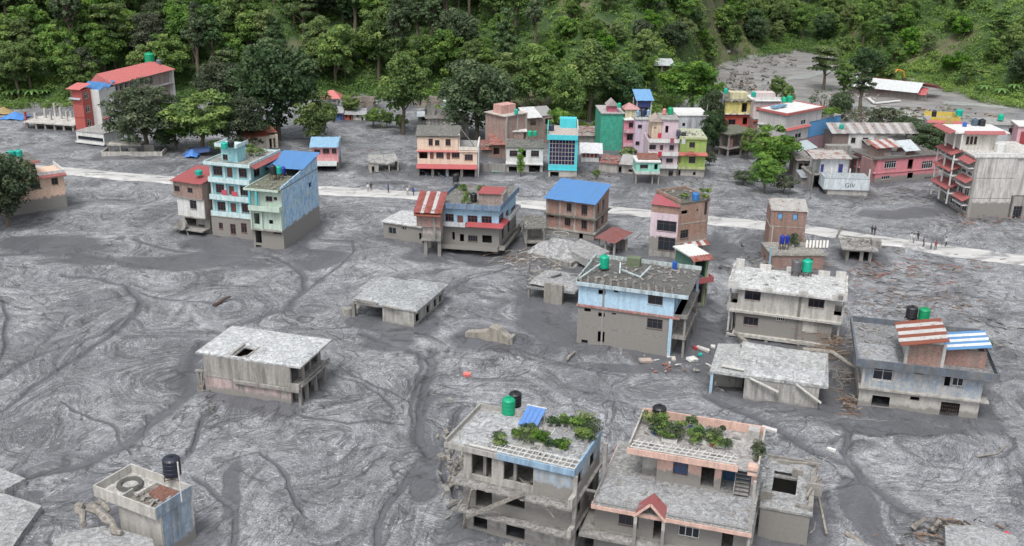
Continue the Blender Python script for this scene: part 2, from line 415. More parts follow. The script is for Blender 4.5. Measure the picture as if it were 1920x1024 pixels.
    speck = n.ramp(n.noise(g, 2.6, 3, .7), [(.60, 0.0), (.70, 1.0)])
    fleck = n.math('MAXIMUM', n.math('MULTIPLY', blob, n.ramp(med, [(.40, .25), (.58, 1.0)])), n.math('MULTIPLY', wisp, n.ramp(amount, [(.35, .15), (.9, .8)])))
    fleck = n.math('MAXIMUM', fleck, n.math('MULTIPLY', speck, .45))
    c = n.mix(fleck, base, n.mix(fine, (.30, .315, .335), (.55, .565, .58)))  # pale grey flecks mixed straight into the base colour
    c = n.mix(n.math('MULTIPLY', n.ramp(n.noise(n.scaled(fl, (1, 1.4, 1)), 2.6, 3, .6, 2.5), [(.36, 1.0), (.44, 0.0)]), .6), c, (.075, .077, .085))
    c = n.mix(1.0, c, n.ramp(fine, [(.3, .80), (.7, 1.18)]), 'MULTIPLY')
    smoothw = n.ramp(n.math('ADD', w_, n.math('MULTIPLY', n.math('SUBTRACT', med, .5), .9)), [(.30, 0.0), (.62, .85)])
    c = n.mix(smoothw, c, n.mix(fine, (.070, .073, .083), (.118, .122, .134)))
    c = n.mix(n.math('MULTIPLY', crack, .8), c, (.045, .045, .05))
    gravel = n.mix(n.ramp(n.noise(n.scaled(g, (.35, 1, 1)), .22, 5, .7), [(.35, 0.0), (.65, 1.0)]), (.16, .155, .145), (.33, .32, .305))
    c = n.mix(n.math('MULTIPLY', A_('river'), .75), c, gravel)
    grass = n.ramp(n.noise(g, .25, 6, .75), [(.3, (.02, .045, .012)), (.5, (.04, .085, .02)), (.7, (.085, .13, .035))])
    grass = n.mix(A_('bare'), grass, n.mix(fine, (.10, .10, .05), (.19, .165, .11)))
    c = n.mix(n.ramp(n.math('ADD', A_('veg'), n.math('MULTIPLY', n.math('SUBTRACT', fine, .5), .8)), [(.45, 0.0), (.6, 1.0)]), c, grass)
    t.links.new(c, b.inputs['Base Color'])
    ro = n.math('SUBTRACT', .62, n.math('MULTIPLY', smoothw, .22)); t.links.new(ro, b.inputs['Roughness'])
    hgt = n.math('ADD', n.math('MULTIPLY', n.math('ADD', curl, n.math('MULTIPLY', lines, 1.6)), 1.0), n.math('ADD', n.math('MULTIPLY', curl2, .8), n.math('MULTIPLY', fine, .35)))
    hgt = n.math('MULTIPLY', hgt, n.math('SUBTRACT', 1.0, n.math('MULTIPLY', smoothw, .75)))
    n.bump(hgt, .65, .24, b)
    me.materials.append(m)
    return link('ground', me, kind='structure')
# ---------------------------------------------------------------- concrete road
def make_road():
    pts = []
    for a, b in zip(ROADW[:-1], ROADW[1:]):
        for k in range(12): pts.append(a.lerp(b, k/12))
    pts.append(ROADW[-1]); vs = []; rows = 9
    px = np.array([p.x for p in pts]); py = np.array([p.y for p in pts])
    for i, p in enumerate(pts):
        q = pts[min(i+1, len(pts)-1)]-pts[max(i-1, 0)]; q.normalize(); nn = Vector((-q.y, q.x, 0))
        for j in range(rows):
            u = (j/(rows-1)-.5)*2; jag = (fbm(np.array(p.x/6.0+u*9), np.array(p.y/6.0), 5+j, 3)-.5)*1.5 if abs(u) > .9 else 0
            o = p+nn*(u*(2.7+float(jag)*1.3))
            vs.append((o.x, o.y, .30+float(gnd_base(o.x, o.y))-(.28 if abs(u) > .99 else 0)))
    fs = [(i*rows+j, i*rows+j+1, (i+1)*rows+j+1, (i+1)*rows+j) for i in range(len(pts)-1) for j in range(rows-1)]
    me = bpy.data.meshes.new('road'); me.from_pydata(vs, [], fs)
    m, t, b = new_mat('dusty_concrete'); n = N(t); g = n('NewGeometry').outputs['Position']
    c = n.mix(n.ramp(n.noise(n.scaled(g, (.25, 1.6, 1)), .5, 5, .65), [(.3, 0.0), (.7, 1.0)]), (.36, .36, .35), (.55, .55, .54))
    c = n.mix(n.ramp(n.noise(n.scaled(g, (.5, 1, 1)), .35, 5, .7, .6), [(.50, 0.0), (.62, .85)]), c, (.19, .193, .20))
    t.links.new(c, b.inputs['Base Color']); b.inputs['Roughness'].default_value = .9
    me.materials.append(m); link('road', me, kind='structure')

def make_path(pts, hw):
    q = [on_hill(*p) for p in pts]; q = [p for p in q if p]; vs = []
    out = []
    for a, b in zip(q[:-1], q[1:]): out += [a.lerp(b, k/10) for k in range(10)]
    for p in out:
        for e in (-hw, -hw*.3, hw*.4, hw): vs.append((p.x, p.y+e, terr(p.x, p.y)+.25+.25*abs(e)/hw))
    mb = MB(); mb._add(vs, [(4*i+k, 4*i+k+1, 4*i+k+5, 4*i+k+4) for i in range(len(out)-1) for k in range(3)]); mb.build('path', plain('dusty_path', (.30, .27, .21), .95, var=.3, scale=.8), kind='structure')
# ================================================================ buildings
FOOTPRINTS = []
class House:
    """frame: local x along the front wall, y into the building, z up. Openings are surveyed on the photograph and set into the wall they lie on."""
    def __init__(s, name, label, A, B, D, tr=FULL, z=0.0, cat='house', group=None, lean=(0, 0), W=None, yaw_deg=None):
        s.tr = tr; a = P(*tr(*A), z); b = P(*tr(*B), z)
        d = (b-a)
        if yaw_deg is not None:
            u = Vector((math.cos(math.radians(yaw_deg)), math.sin(math.radians(yaw_deg)), 0)); lo, hi = .5, 60.0; bx = proj(b)[0]
            for _ in range(40):
                mid = (lo+hi)/2
                if proj(a+u*mid)[0] < bx: lo = mid
                else: hi = mid
            d = u*lo
        s.W = W or d.length; s.D = D; yaw = math.atan2(d.y, d.x)
        s.M = Matrix.Rotation(yaw, 3, 'Z') @ Matrix.Rotation(math.radians(lean[0]), 3, 'Y') @ Matrix.Rotation(math.radians(lean[1]), 3, 'X')
        o = a - s.M @ Vector((0, 0, z)); s.O = o; s.yaw = yaw
        s.root = link(name, None, None, label, cat, group, None, o, s.M.to_euler())
        s.z0 = -1.2; s.wins = []
        FOOTPRINTS.append([s.O+s.M @ Vector(q) for q in ((0, 0, 0), (s.W, 0, 0), (s.W, D, 0), (0, D, 0))])
    def lray(s, x, y, raw=False):
        X = (x, y) if raw else s.tr(x, y); Mt = s.M.transposed()
        return Mt @ (CAM-s.O), Mt @ ray(*X)
    def zr(s, x, y, fy=0.0):
        """local height of a point of the front plane seen at (x, y)"""
        o, d = s.lray(x, y); t = (fy-o.y)/d.y; return (o+d*t).z
    def xz(s, x, y, fy=0.0):
        o, d = s.lray(x, y); t = (fy-o.y)/d.y; q = o+d*t; return q.x, q.z
    def top(s, x, y, z):
        """local x, y of a point at height z seen at (x, y)"""
        o, d = s.lray(x, y); t = (z-o.z)/d.z; q = o+d*t; return q.x, q.y
    def world(s, x, y, z): return s.O + s.M @ Vector((x, y, z))
    def place(s, f, off):
        if f == 'F': return lambda u, n, z: (u, off-n, z)
        if f == 'B': return lambda u, n, z: (u, s.D-off+n, z)
        if f == 'R': return lambda u, n, z: (s.W-off+n, u, z)
        return lambda u, n, z: (off-n, u, z)
    def rect(s, f, off, r):
        x0, y0, x1, y1 = r; cx, cy = (x0+x1)/2, (y0+y1)/2
        def hit(x, y):
            o, d = s.lray(x, y)
            if f in 'FB':
                yy = off if f == 'F' else s.D-off
                t = (yy-o.y)/d.y; q = o+d*t; return q.x, q.z
            xx = s.W-off if f == 'R' else off
            t = (xx-o.x)/d.x; q = o+d*t; return q.y, q.z
        ua, ub = hit(x0, cy)[0], hit(x1, cy)[0]; za, zb = hit(cx, y1)[1], hit(cx, y0)[1]
        if abs(ua-ub) < .1:  # face seen edge-on
            ub = ua+1
        return [min(ua, ub), max(ua, ub), za, zb]
    def win(s, f, *rects, k='w', off=0.0, mull=2, fr=None, col=None):
        for r in rects: s.wins.append((f, off, s.rect(f, off, r), k, mull, fr, col))
        return s
    def uwin(s, f, *rects, k='w', off=0.0, mull=2, fr=None, col=None):
        for r in rects: s.wins.append((f, off, list(r), k, mull, fr, col))
        return s
    def floor(s, z0, z1, mat, F=0.0, R=0.0, L=0.0, B=0.0, sides='FRLB', t=.22, mats=None, xr=None, name='wall'):
        """four walls of a storey; the insets are the depths of balconies in front of the walls"""
        a, b = (L, s.W-R) if xr is None else xr
        for f in sides:
            off = {'F': F, 'R': R, 'L': L, 'B': B}[f]
            if xr and f == 'R': off = s.W-xr[1]
            if xr and f == 'L': off = xr[0]
            u0, u1 = (a, b) if f in 'FB' else (F+t, s.D-B-t)
            hs = []
            for (wf, wo, r, k, mull, fr, col) in s.wins:
                if wf == f and z0 < (r[2]+r[3])/2 < z1 and u0 < (r[0]+r[1])/2 < u1:
                    q = [max(r[0], u0+.12), min(r[1], u1-.12), max(r[2], z0+.02), min(r[3], z1-.05)]
                    if q[1]-q[0] < .15 or q[3]-q[2] < .1: continue
                    hs.append(q); s.fit(f, off, q, k, mull, fr, col)
            mb = MB(); mb.wall(s.place(f, off), u0, u1, z0, z1, hs, t)
            mb.build(name, (mats or {}).get(f, mat), s.root)
        return s
    def fit(s, f, off, q, k, mull, fr, col):
        if k == 'o': return
        pl = s.place(f, off); u0, u1, z0, z1 = q; g = .03; w = .07
        def bx(mb, a, b, c, d, n0, n1):
            mb.hexa([pl(a, n0, c), pl(b, n0, c), pl(b, n1, c), pl(a, n1, c), pl(a, n0, d), pl(b, n0, d), pl(b, n1, d), pl(a, n1, d)])
        if k in 'wW':
            fm = fr or (WHITEF if k == 'W' else DARKWOOD)
            mb = MB(); u0 += g; u1 -= g; z0 += g; z1 -= g
            bx(mb, u0, u1, z0, z0+w, -.14, -.07); bx(mb, u0, u1, z1-w, z1, -.14, -.07); bx(mb, u0, u0+w, z0+w, z1-w, -.14, -.07); bx(mb, u1-w, u1, z0+w, z1-w, -.14, -.07)
            for i in range(1, mull):
                u = u0+(u1-u0)*i/mull; bx(mb, u-w/2, u+w/2, z0+w, z1-w, -.14, -.07)
            if z1-z0 > 1.3:
                zz = z1-(z1-z0)*.3; bx(mb, u0+w, u1-w, zz-.03, zz+.03, -.136, -.074)
            o = mb.build('window', fm, s.root)
            mb = MB(); bx(mb, u0+w*.5, u1-w*.5, z0+w*.5, z1-w*.5, -.115, -.10); mb.build('pane', col or GLASS, o)
            mb = MB(); bx(mb, u0-.08, u1+.08, z0-.10-g, z0-.03-g, -.05, .06); mb.build('sill', fr or MUDDY, o)
        elif k == 'd':
            mb = MB(); bx(mb, u0+.05, u1-.05, z0, z1-.05, -.15, -.10)
            for i in range(2):
                a = u0+.12+(u1-u0-.24)*i/2; bb = a+(u1-u0-.24)/2-.08
                bx(mb, a, bb, z0+.2, (z0+z1)/2-.06, -.10, -.08); bx(mb, a, bb, (z0+z1)/2+.06, z1-.2, -.10, -.08)
            mb.build('door', col or DARKWOOD, s.root)
        elif k == 's':  # iron lattice in the opening
            mb = MB(); nn = max(3, int((u1-u0)/.22))
            for i in range(1, nn): u = u0+(u1-u0)*i/nn; bx(mb, u-.02, u+.02, z0, z1, -.13, -.09)
            for i in range(1, 4): z = z0+(z1-z0)*i/4; bx(mb, u0, u1, z-.02, z+.02, -.09, -.06)
            mb.build('window', fr or IRON, s.root)
    def slab(s, z, th=.2, o=(0, 0, 0, 0), mat=None, F=0.0, hole=None, name='slab', x0=None, x1=None):
        """o: overhang front, right, back, left"""
        mb = MB(); a = (-o[3] if x0 is None else x0); b = (s.W+o[1] if x1 is None else x1); c = F-o[0]; d = s.D+o[2]
        if hole:
            h = hole; mb.box(a, h[0], c, d, z, z+th); mb.box(h[1], b, c, d, z, z+th); mb.box(h[0], h[1], c, h[2], z, z+th); mb.box(h[0], h[1], h[3], d, z, z+th)
        else: mb.box(a, b, c, d, z, z+th)
        mb.build(name, mat or MUDDY, s.root); return s
    def parapet(s, z, h, mat, o=(0, 0, 0, 0), sides='FRBL', t=.16, x0=None, x1=None, mats=None, F=0.0, name='parapet', cope=None):
        a = (-o[3] if x0 is None else x0); b = (s.W+o[1] if x1 is None else x1); c = F-o[0]; d = s.D+o[2]
        R_ = {'F': (a, b, c, c+t), 'B': (a, b, d-t, d), 'L': (a, a+t, c+t, d-t), 'R': (b-t, b, c+t, d-t)}
        for f in sides:
            q = R_[f]; mb = MB(); mb.box(q[0], q[1], q[2], q[3], z, z+h); p = mb.build(name, (mats or {}).get(f, mat), s.root)
            if cope: 
                mb = MB(); e = .05; mb.box(q[0]-e, q[1]+e, q[2]-e, q[3]+e, z+h, z+h+.07); mb.build('coping', cope, p)
        return s
    def bal(s, z, o, mat, h=.85, th=.18, side='F', u0=None, u1=None, solid=True, F=0.0, rail=None):
        """balcony slab with a parapet or railing"""
        if side == 'F': a, b, c, d = (0 if u0 is None else u0), (s.W if u1 is None else u1), F-o, F-.002
        elif side == 'R': a, b, c, d = s.W+.002, s.W+o, (0 if u0 is None else u0), (s.D if u1 is None else u1)
        else: a, b, c, d = -o, -.002, (0 if u0 is None else u0), (s.D if u1 is None else u1)
        mb = MB(); mb.box(a, b, c, d, z, z+th); p = mb.build('balcony', mat if solid else MUDDY, s.root)
        mb = MB(); t = .1; zt = z+th
        if solid:
            if side == 'F': mb.box(a, b, c, c+t, zt, zt+h); mb.box(a, a+t, c+t, d, zt, zt+h); mb.box(b-t, b, c+t, d, zt, zt+h)
            elif side == 'R': mb.box(b-t, b, c, d, zt, zt+h); mb.box(a, b-t, c, c+t, zt, zt+h); mb.box(a, b-t, d-t, d, zt, zt+h)
            else: mb.box(a, a+t, c, d, zt, zt+h); mb.box(a+t, b, c, c+t, zt, zt+h); mb.box(a+t, b, d-t, d, zt, zt+h)
            mb.build('parapet', mat, p)
        else:
            pts = {'F': [(a+t, d), (a+t, c+t), (b-t, c+t), (b-t, d)], 'R': [(a, c+t), (b-t, c+t), (b-t, d-t), (a, d-t)], 'L': [(b, c+t), (a+t, c+t), (a+t, d-t), (b, d-t)]}[side]
            s.rail([(q[0], q[1], zt) for q in pts], h, rail or WHITEF, p)
        return s
    def rail(s, pts, h, mat, parent=None, step=.55, bars=3, w=.05, name='railing'):
        mb = MB()
        for p, q in zip(pts[:-1], pts[1:]):
            p = Vector(p); q = Vector(q); n_ = max(1, int((q-p).length/step))
            for i in range(n_+1):
                a = p.lerp(q, i/n_); mb.beam(a, a+Vector((0, 0, h)), w)
            for j in range(1, bars+1):
                hh = Vector((0, 0, h*j/bars)); mb.beam(p+hh, q+hh, w*.9)
        mb.build(name, mat, parent or s.root); return s
    def awning(s, z, proj, drop, mat, side='F', u0=0.0, u1=None, off=0.0, th=.08, name='awning'):
        u1 = (s.W if side in 'FB' else s.D) if u1 is None else u1; pl = s.place(side, off)
        mb = MB(); mb.hexa([pl(u0, .005, z-th), pl(u1, .005, z-th), pl(u1, proj, z-drop-th), pl(u0, proj, z-drop-th), pl(u0, .005, z), pl(u1, .005, z), pl(u1, proj, z-drop), pl(u0, proj, z-drop)])
        n_ = int((u1-u0)/.45)
        for i in range(n_):
            u = u0+(i+.5)*(u1-u0)/n_; mb.beam(Vector(pl(u, .02, z+.02)), Vector(pl(u, proj, z-drop+.02)), .09, .07)
        mb.build(name, mat, s.root); return s
    def cols(s, pts, z0, z1, w=.3, mat=None, name='column'):
        for (x, y) in pts:
            mb = MB(); mb.box(x-w/2, x+w/2, y-w/2, y+w/2, z0, z1); mb.build(name, mat or MUDDY, s.root)
        return s
    def box(s, name, x0, x1, y0, y1, z0, z1, mat, parent=None):
        mb = MB(); mb.box(x0, x1, y0, y1, z0, z1); return mb.build(name, mat, parent or s.root)
    def sheets(s, x0, x1, y0, y1, zf, zb, mats, n=None, along='y', parent=None, zf2=None, name='roofing_sheet'):
        """corrugated sheets laid side by side, sloping from the front (zf) to the back (zb)"""
        n = n or max(2, int((x1-x0 if along == 'y' else y1-y0)/1.1)); mats = mats if isinstance(mats, list) else [mats]
        r_ = random.Random(int(x0*10+y1*7+zf*3)); 
        for i in range(n):
            j = r_.uniform(-.08, .08); dz = (i % 2)*.03+r_.uniform(0, .02)
            mb = MB(); m_ = 8
            if along == 'y': a, b = x0+(x1-x0)*i/n, x0+(x1-x0)*(i+1)/n+.04
            else: a, b = y0+(y1-y0)*i/n, y0+(y1-y0)*(i+1)/n+.04
            def pt(u, e, up_):
                q = a+(b-a)*u
                if along == 'y': return (q, (y0+j) if e == 0 else (y1+j), (zf if e == 0 else zb)+dz+up_)
                return ((x0+j) if e == 0 else (x1+j), q, (zf if e == 0 else zb)+dz+up_)
            top = []; 
            for k in range(m_+1): top.append((k/m_, .045*(k % 2)))
            vs = [pt(u, 0, h+.02) for u, h in top]+[pt(u, 1, h+.02) for u, h in top]+[pt(0, 0, -.01), pt(1, 0, -.01), pt(0, 1, -.01), pt(1, 1, -.01)]
            K = m_+1; fs = [(k, k+1, K+k+1, K+k) for k in range(m_)]+[(2*K, 2*K+2, 2*K+3, 2*K+1)]+[tuple([2*K]+[2*K+1]+list(range(m_, -1, -1)))]+[tuple([2*K+3, 2*K+2]+list(range(K, 2*K)))]
            mb._add(vs, fs); mb.build(name, mats[i % len(mats)], parent or s.root)
        return s
    def flat_junk(s, z, n_=6, x0=0.5, x1=None, y0=.5, y1=None, seed=1):
        """loose bricks and blocks left on the roof: one rubble part"""
        r_ = random.Random(seed); x1 = x1 or s.W-.5; y1 = y1 or s.D-.5
        mb = MB()
        for i in range(n_):
            x, y = r_.uniform(x0, x1), r_.uniform(y0, y1); a = r_.uniform(0, 3); L = r_.uniform(.2, .9)
            mb.beam((x, y, z+.1), (x+L*math.cos(a), y+L*math.sin(a), z+.1+r_.uniform(0, .15)), r_.uniform(.1, .35), .15)
        o = mb.build('rubble', MUDDY, s.root); 
        if o: o['kind'] = 'stuff'
        return s
# ---------------------------------------------------------------- water tanks
TANKM = {}
def tank_mat(c):
    return plain('tank_plastic', c, .42, var=.12)
GREEN_T, BLACK_T, BLUE_T, TEAL_T, DBLUE_T = (.0, .30, .15), (.015, .016, .02), (.03, .16, .42), (.01, .36, .28), (.01, .03, .30)
def tank(pos, r, h, col, label, stand=0.0, group='rooftop water tanks'):
    t = thing('water_tank', label, 'water tank', pos, rnd.uniform(0, 3), group)
    mb = MB(); z = stand; prof = [(0, .96), (.06, 1), (.2, 1), (.22, .965), (.25, 1), (.42, 1), (.44, .965), (.47, 1), (.64, 1), (.66, .965), (.69, 1), (.82, 1), (.9, .82), (.96, .45), (.965, .28)]
    n = 18; vs = []; fs = []
    for (k, q) in prof: vs += [(r*q*math.cos(2*math.pi*i/n), r*q*math.sin(2*math.pi*i/n), z+h*k) for i in range(n)]
    for j in range(len(prof)-1): fs += [(j*n+i, j*n+(i+1) % n, (j+1)*n+(i+1) % n, (j+1)*n+i) for i in range(n)]
    fs += [tuple(range(n))[::-1], tuple(range((len(prof)-1)*n, len(prof)*n))]
    mb._add(vs, fs); mb.build('tank_body', tank_mat(col), t)
    mb = MB(); mb.cyl((0, 0), z+h*.965, z+h*1.04, r*.3, r*.27, 12); mb.build('lid', tank_mat(col), t)
    if stand > .15:
        mb = MB(); q = r*.75
        for a in (-1, 1):
            for b in (-1, 1): mb.beam((a*q, b*q, 0), (a*q, b*q, stand-.02), .08)
        for a in (-1, 1): mb.beam((a*q, -q, stand-.06), (a*q, q, stand-.06), .08); mb.beam((-q, a*q, stand-.05), (q, a*q, stand-.05), .08); mb.beam((-q, a*q, .1), (q, a*q, stand-.1), .05)
        mb.build('stand', IRON, t)
    mb = MB(); mb.tube([(r*.8, 0, z+h*.1), (r*1.15, 0, z+h*.1), (r*1.15, 0, z*.2)], [.03]*3, 5); mb.build('pipe', WHITEF, t)
    return t
def tank_on(h, x, y, zroof, rpx, hpx, col, label, stand=0.0):
    """tank standing on a roof of house h, its foot seen at (x, y) of the house's view; radius and height measured in the same pixels"""
    q = P(*h.tr(x, y), 0); lx, ly = h.top(x, y, zroof); p = h.world(lx, ly, zroof)
    k = h.tr.k*(p-CAM).dot(fwd)/F_PX
    return tank(p, rpx*k, hpx*k*1.03, col, label, stand*k)
# ---------------------------------------------------------------- foliage
def leaf_mat(name, c0, c1, c2):
    m, t, b = new_mat(name); n = N(t); g = n('NewGeometry').outputs['Position']
    rn = n('ObjectInfo').outputs['Random']
    a = n('Attribute', attribute_name='tone').outputs['Fac']
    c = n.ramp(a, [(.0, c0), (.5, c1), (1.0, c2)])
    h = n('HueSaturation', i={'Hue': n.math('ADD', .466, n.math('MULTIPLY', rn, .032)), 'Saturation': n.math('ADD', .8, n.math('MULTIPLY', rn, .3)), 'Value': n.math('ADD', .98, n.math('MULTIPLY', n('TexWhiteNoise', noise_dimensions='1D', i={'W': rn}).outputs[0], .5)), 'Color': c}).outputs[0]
    t.links.new(h, b.inputs['Base Color']); b.inputs['Roughness'].default_value = .55
    b.inputs['Specular IOR Level'].default_value = .35
    tr = t.nodes.new('ShaderNodeBsdfTranslucent'); t.links.new(h, tr.inputs[0]); mx = t.nodes.new('ShaderNodeMixShader'); mx.inputs[0].default_value = .42
    t.links.new(b.outputs[0], mx.inputs[1]); t.links.new(tr.outputs[0], mx.inputs[2]); t.links.new(mx.outputs[0], [q for q in t.nodes if q.type == 'OUTPUT_MATERIAL'][0].inputs[0])
    return m
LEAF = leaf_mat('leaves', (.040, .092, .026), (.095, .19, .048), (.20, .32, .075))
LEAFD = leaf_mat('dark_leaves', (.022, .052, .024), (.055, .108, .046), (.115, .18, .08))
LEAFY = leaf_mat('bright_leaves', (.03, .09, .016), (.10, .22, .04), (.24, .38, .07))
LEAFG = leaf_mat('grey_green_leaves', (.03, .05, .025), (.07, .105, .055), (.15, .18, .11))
BARK = plain('bark', (.13, .105, .08), .9, var=.35)
def leaf_mesh(name, centres, radii, tones, per, size, seed, mat, flat=.35, squash=.75):
    """leaf faces scattered through clumps: centres (n,3), radii (n), tones (n)"""
    R = np.random.RandomState(seed); nC = len(centres); k = np.repeat(np.arange(nC), per)
    v = R.normal(size=(len(k), 3)); v /= np.linalg.norm(v, axis=1)[:, None]; v[:, 2] = np.where(v[:, 2] < -.35, -v[:, 2], v[:, 2])
    rr = radii[k]*(.55+.45*R.rand(len(k))**.6); off = v*rr[:, None]; off[:, 2] *= squash
    c = centres[k]+off
    nrm = v*.9+R.normal(size=v.shape)*.55+np.array([0, 0, flat]); nrm /= np.linalg.norm(nrm, axis=1)[:, None]
    a = np.cross(nrm, R.normal(size=nrm.shape)); a /= np.linalg.norm(a, axis=1)[:, None]; b = np.cross(nrm, a)
    s = size*(.6+.8*R.rand(len(k)))[:, None]; e = .62
    q = np.stack([c-a*s, c-b*s*e+nrm*s*.15, c+a*s, c+b*s*e+nrm*s*.15], 1)
    n = len(k); me = bpy.data.meshes.new(name)
    me.vertices.add(n*4); me.vertices.foreach_set('co', q.reshape(-1).astype('f4'))
    me.loops.add(n*4); me.loops.foreach_set('vertex_index', np.arange(n*4, dtype='i4'))
    me.polygons.add(n); me.polygons.foreach_set('loop_start', (np.arange(n)*4).astype('i4')); me.update(calc_edges=True)
    at = me.attributes.new('tone', 'FLOAT', 'FACE'); at.data.foreach_set('value', np.clip(tones[k]+R.normal(size=n)*.13, 0, 1).astype('f4'))
    me.materials.append(mat); return me

def mudlayer(h, x0, x1, y0, y1, z, seed=0, th=.16, base=(.36, .37, .38), hole=None):
    """uneven skin of dried mud left on a roof"""
    nx, ny = max(6, int((x1-x0)/.35)), max(6, int((y1-y0)/.35)); X, Y = np.meshgrid(np.linspace(x0, x1, nx), np.linspace(y0, y1, ny)); s_ = seed*7.7
    e = np.minimum(np.minimum(X-x0, x1-X), np.minimum(Y-y0, y1-Y)); ed = np.clip(e/(.25+.5*fbm(X/1.3+s_, Y/1.3, 3, 2)), 0, 1)
    Z = z+.012+ed*(th*(.25+1.5*fbm(X/1.8+s_, Y/1.8, 5, 4)))-.03*(1-ed)
    X = X+(fbm(X+s_, Y*1.3, 9, 2)-.5)*.35*(e < .05); Y = Y+(fbm(X*1.3, Y+s_, 12, 2)-.5)*.35*(e < .05)
    fs = []
    for j in range(ny-1):
        for i in range(nx-1):
            if hole and hole[0] < X[j, i]+.17 < hole[1] and hole[2] < Y[j, i]+.17 < hole[3]: continue
            fs.append((j*nx+i, j*nx+i+1, (j+1)*nx+i+1, (j+1)*nx+i))
    mb = MB(); mb._add(list(zip(X.ravel().tolist(), Y.ravel().tolist(), Z.ravel().tolist())), fs); return smooth(mb.build('mud_layer', mudtop_mat(base), h.root))
GREYC = conc(3.0); GREYP = (.42, .40, .37)
BLUEW = (.40, .62, .80); PEACH = (.68, .43, .35); PINKW = (.70, .56, .60)
RED_R = sheet_mat((.38, .045, .05)); BLUE_R = sheet_mat((.03, .22, .56)); RUST_R = sheet_mat((.30, .06, .04), .9); WHITE_R = sheet_mat((.50, .50, .49), .25)
TILE_R = sheet_mat((.36, .07, .07), .25)
def plants(spots, h, z, group, label='leafy potted plants growing on the roof terrace'):
    pass
def potted(pos, r, hh, label, group, mat=None, pot=(.5, .5, .48), seed=0, box=None, yaw=0):
    t = thing('potted_plant', label, 'plant', pos, yaw, group)
    mb = MB()
    if box: mb.box(-box[0]/2, box[0]/2, -box[1]/2, box[1]/2, 0, .35)
    else: mb.cyl((0, 0), 0, .38, .16, .22, 10)
    mb.build('pot', plain('pot', pot, .7), t)
    R = np.random.RandomState(seed+5); n = 11; r *= 1.2; hh *= 1.15; L = (box[0] if box else r*1.3)*1.15
    c = np.stack([(R.rand(n)-.5)*L, (R.rand(n)-.5)*r*1.0, .4+R.rand(n)*(hh-.4)*.8], -1)
    link('foliage', leaf_mesh('foliage', c, r*(.35+.4*R.rand(n)), R.rand(n), 62, .075+.02*r, seed, mat or LEAF), t)
    return t
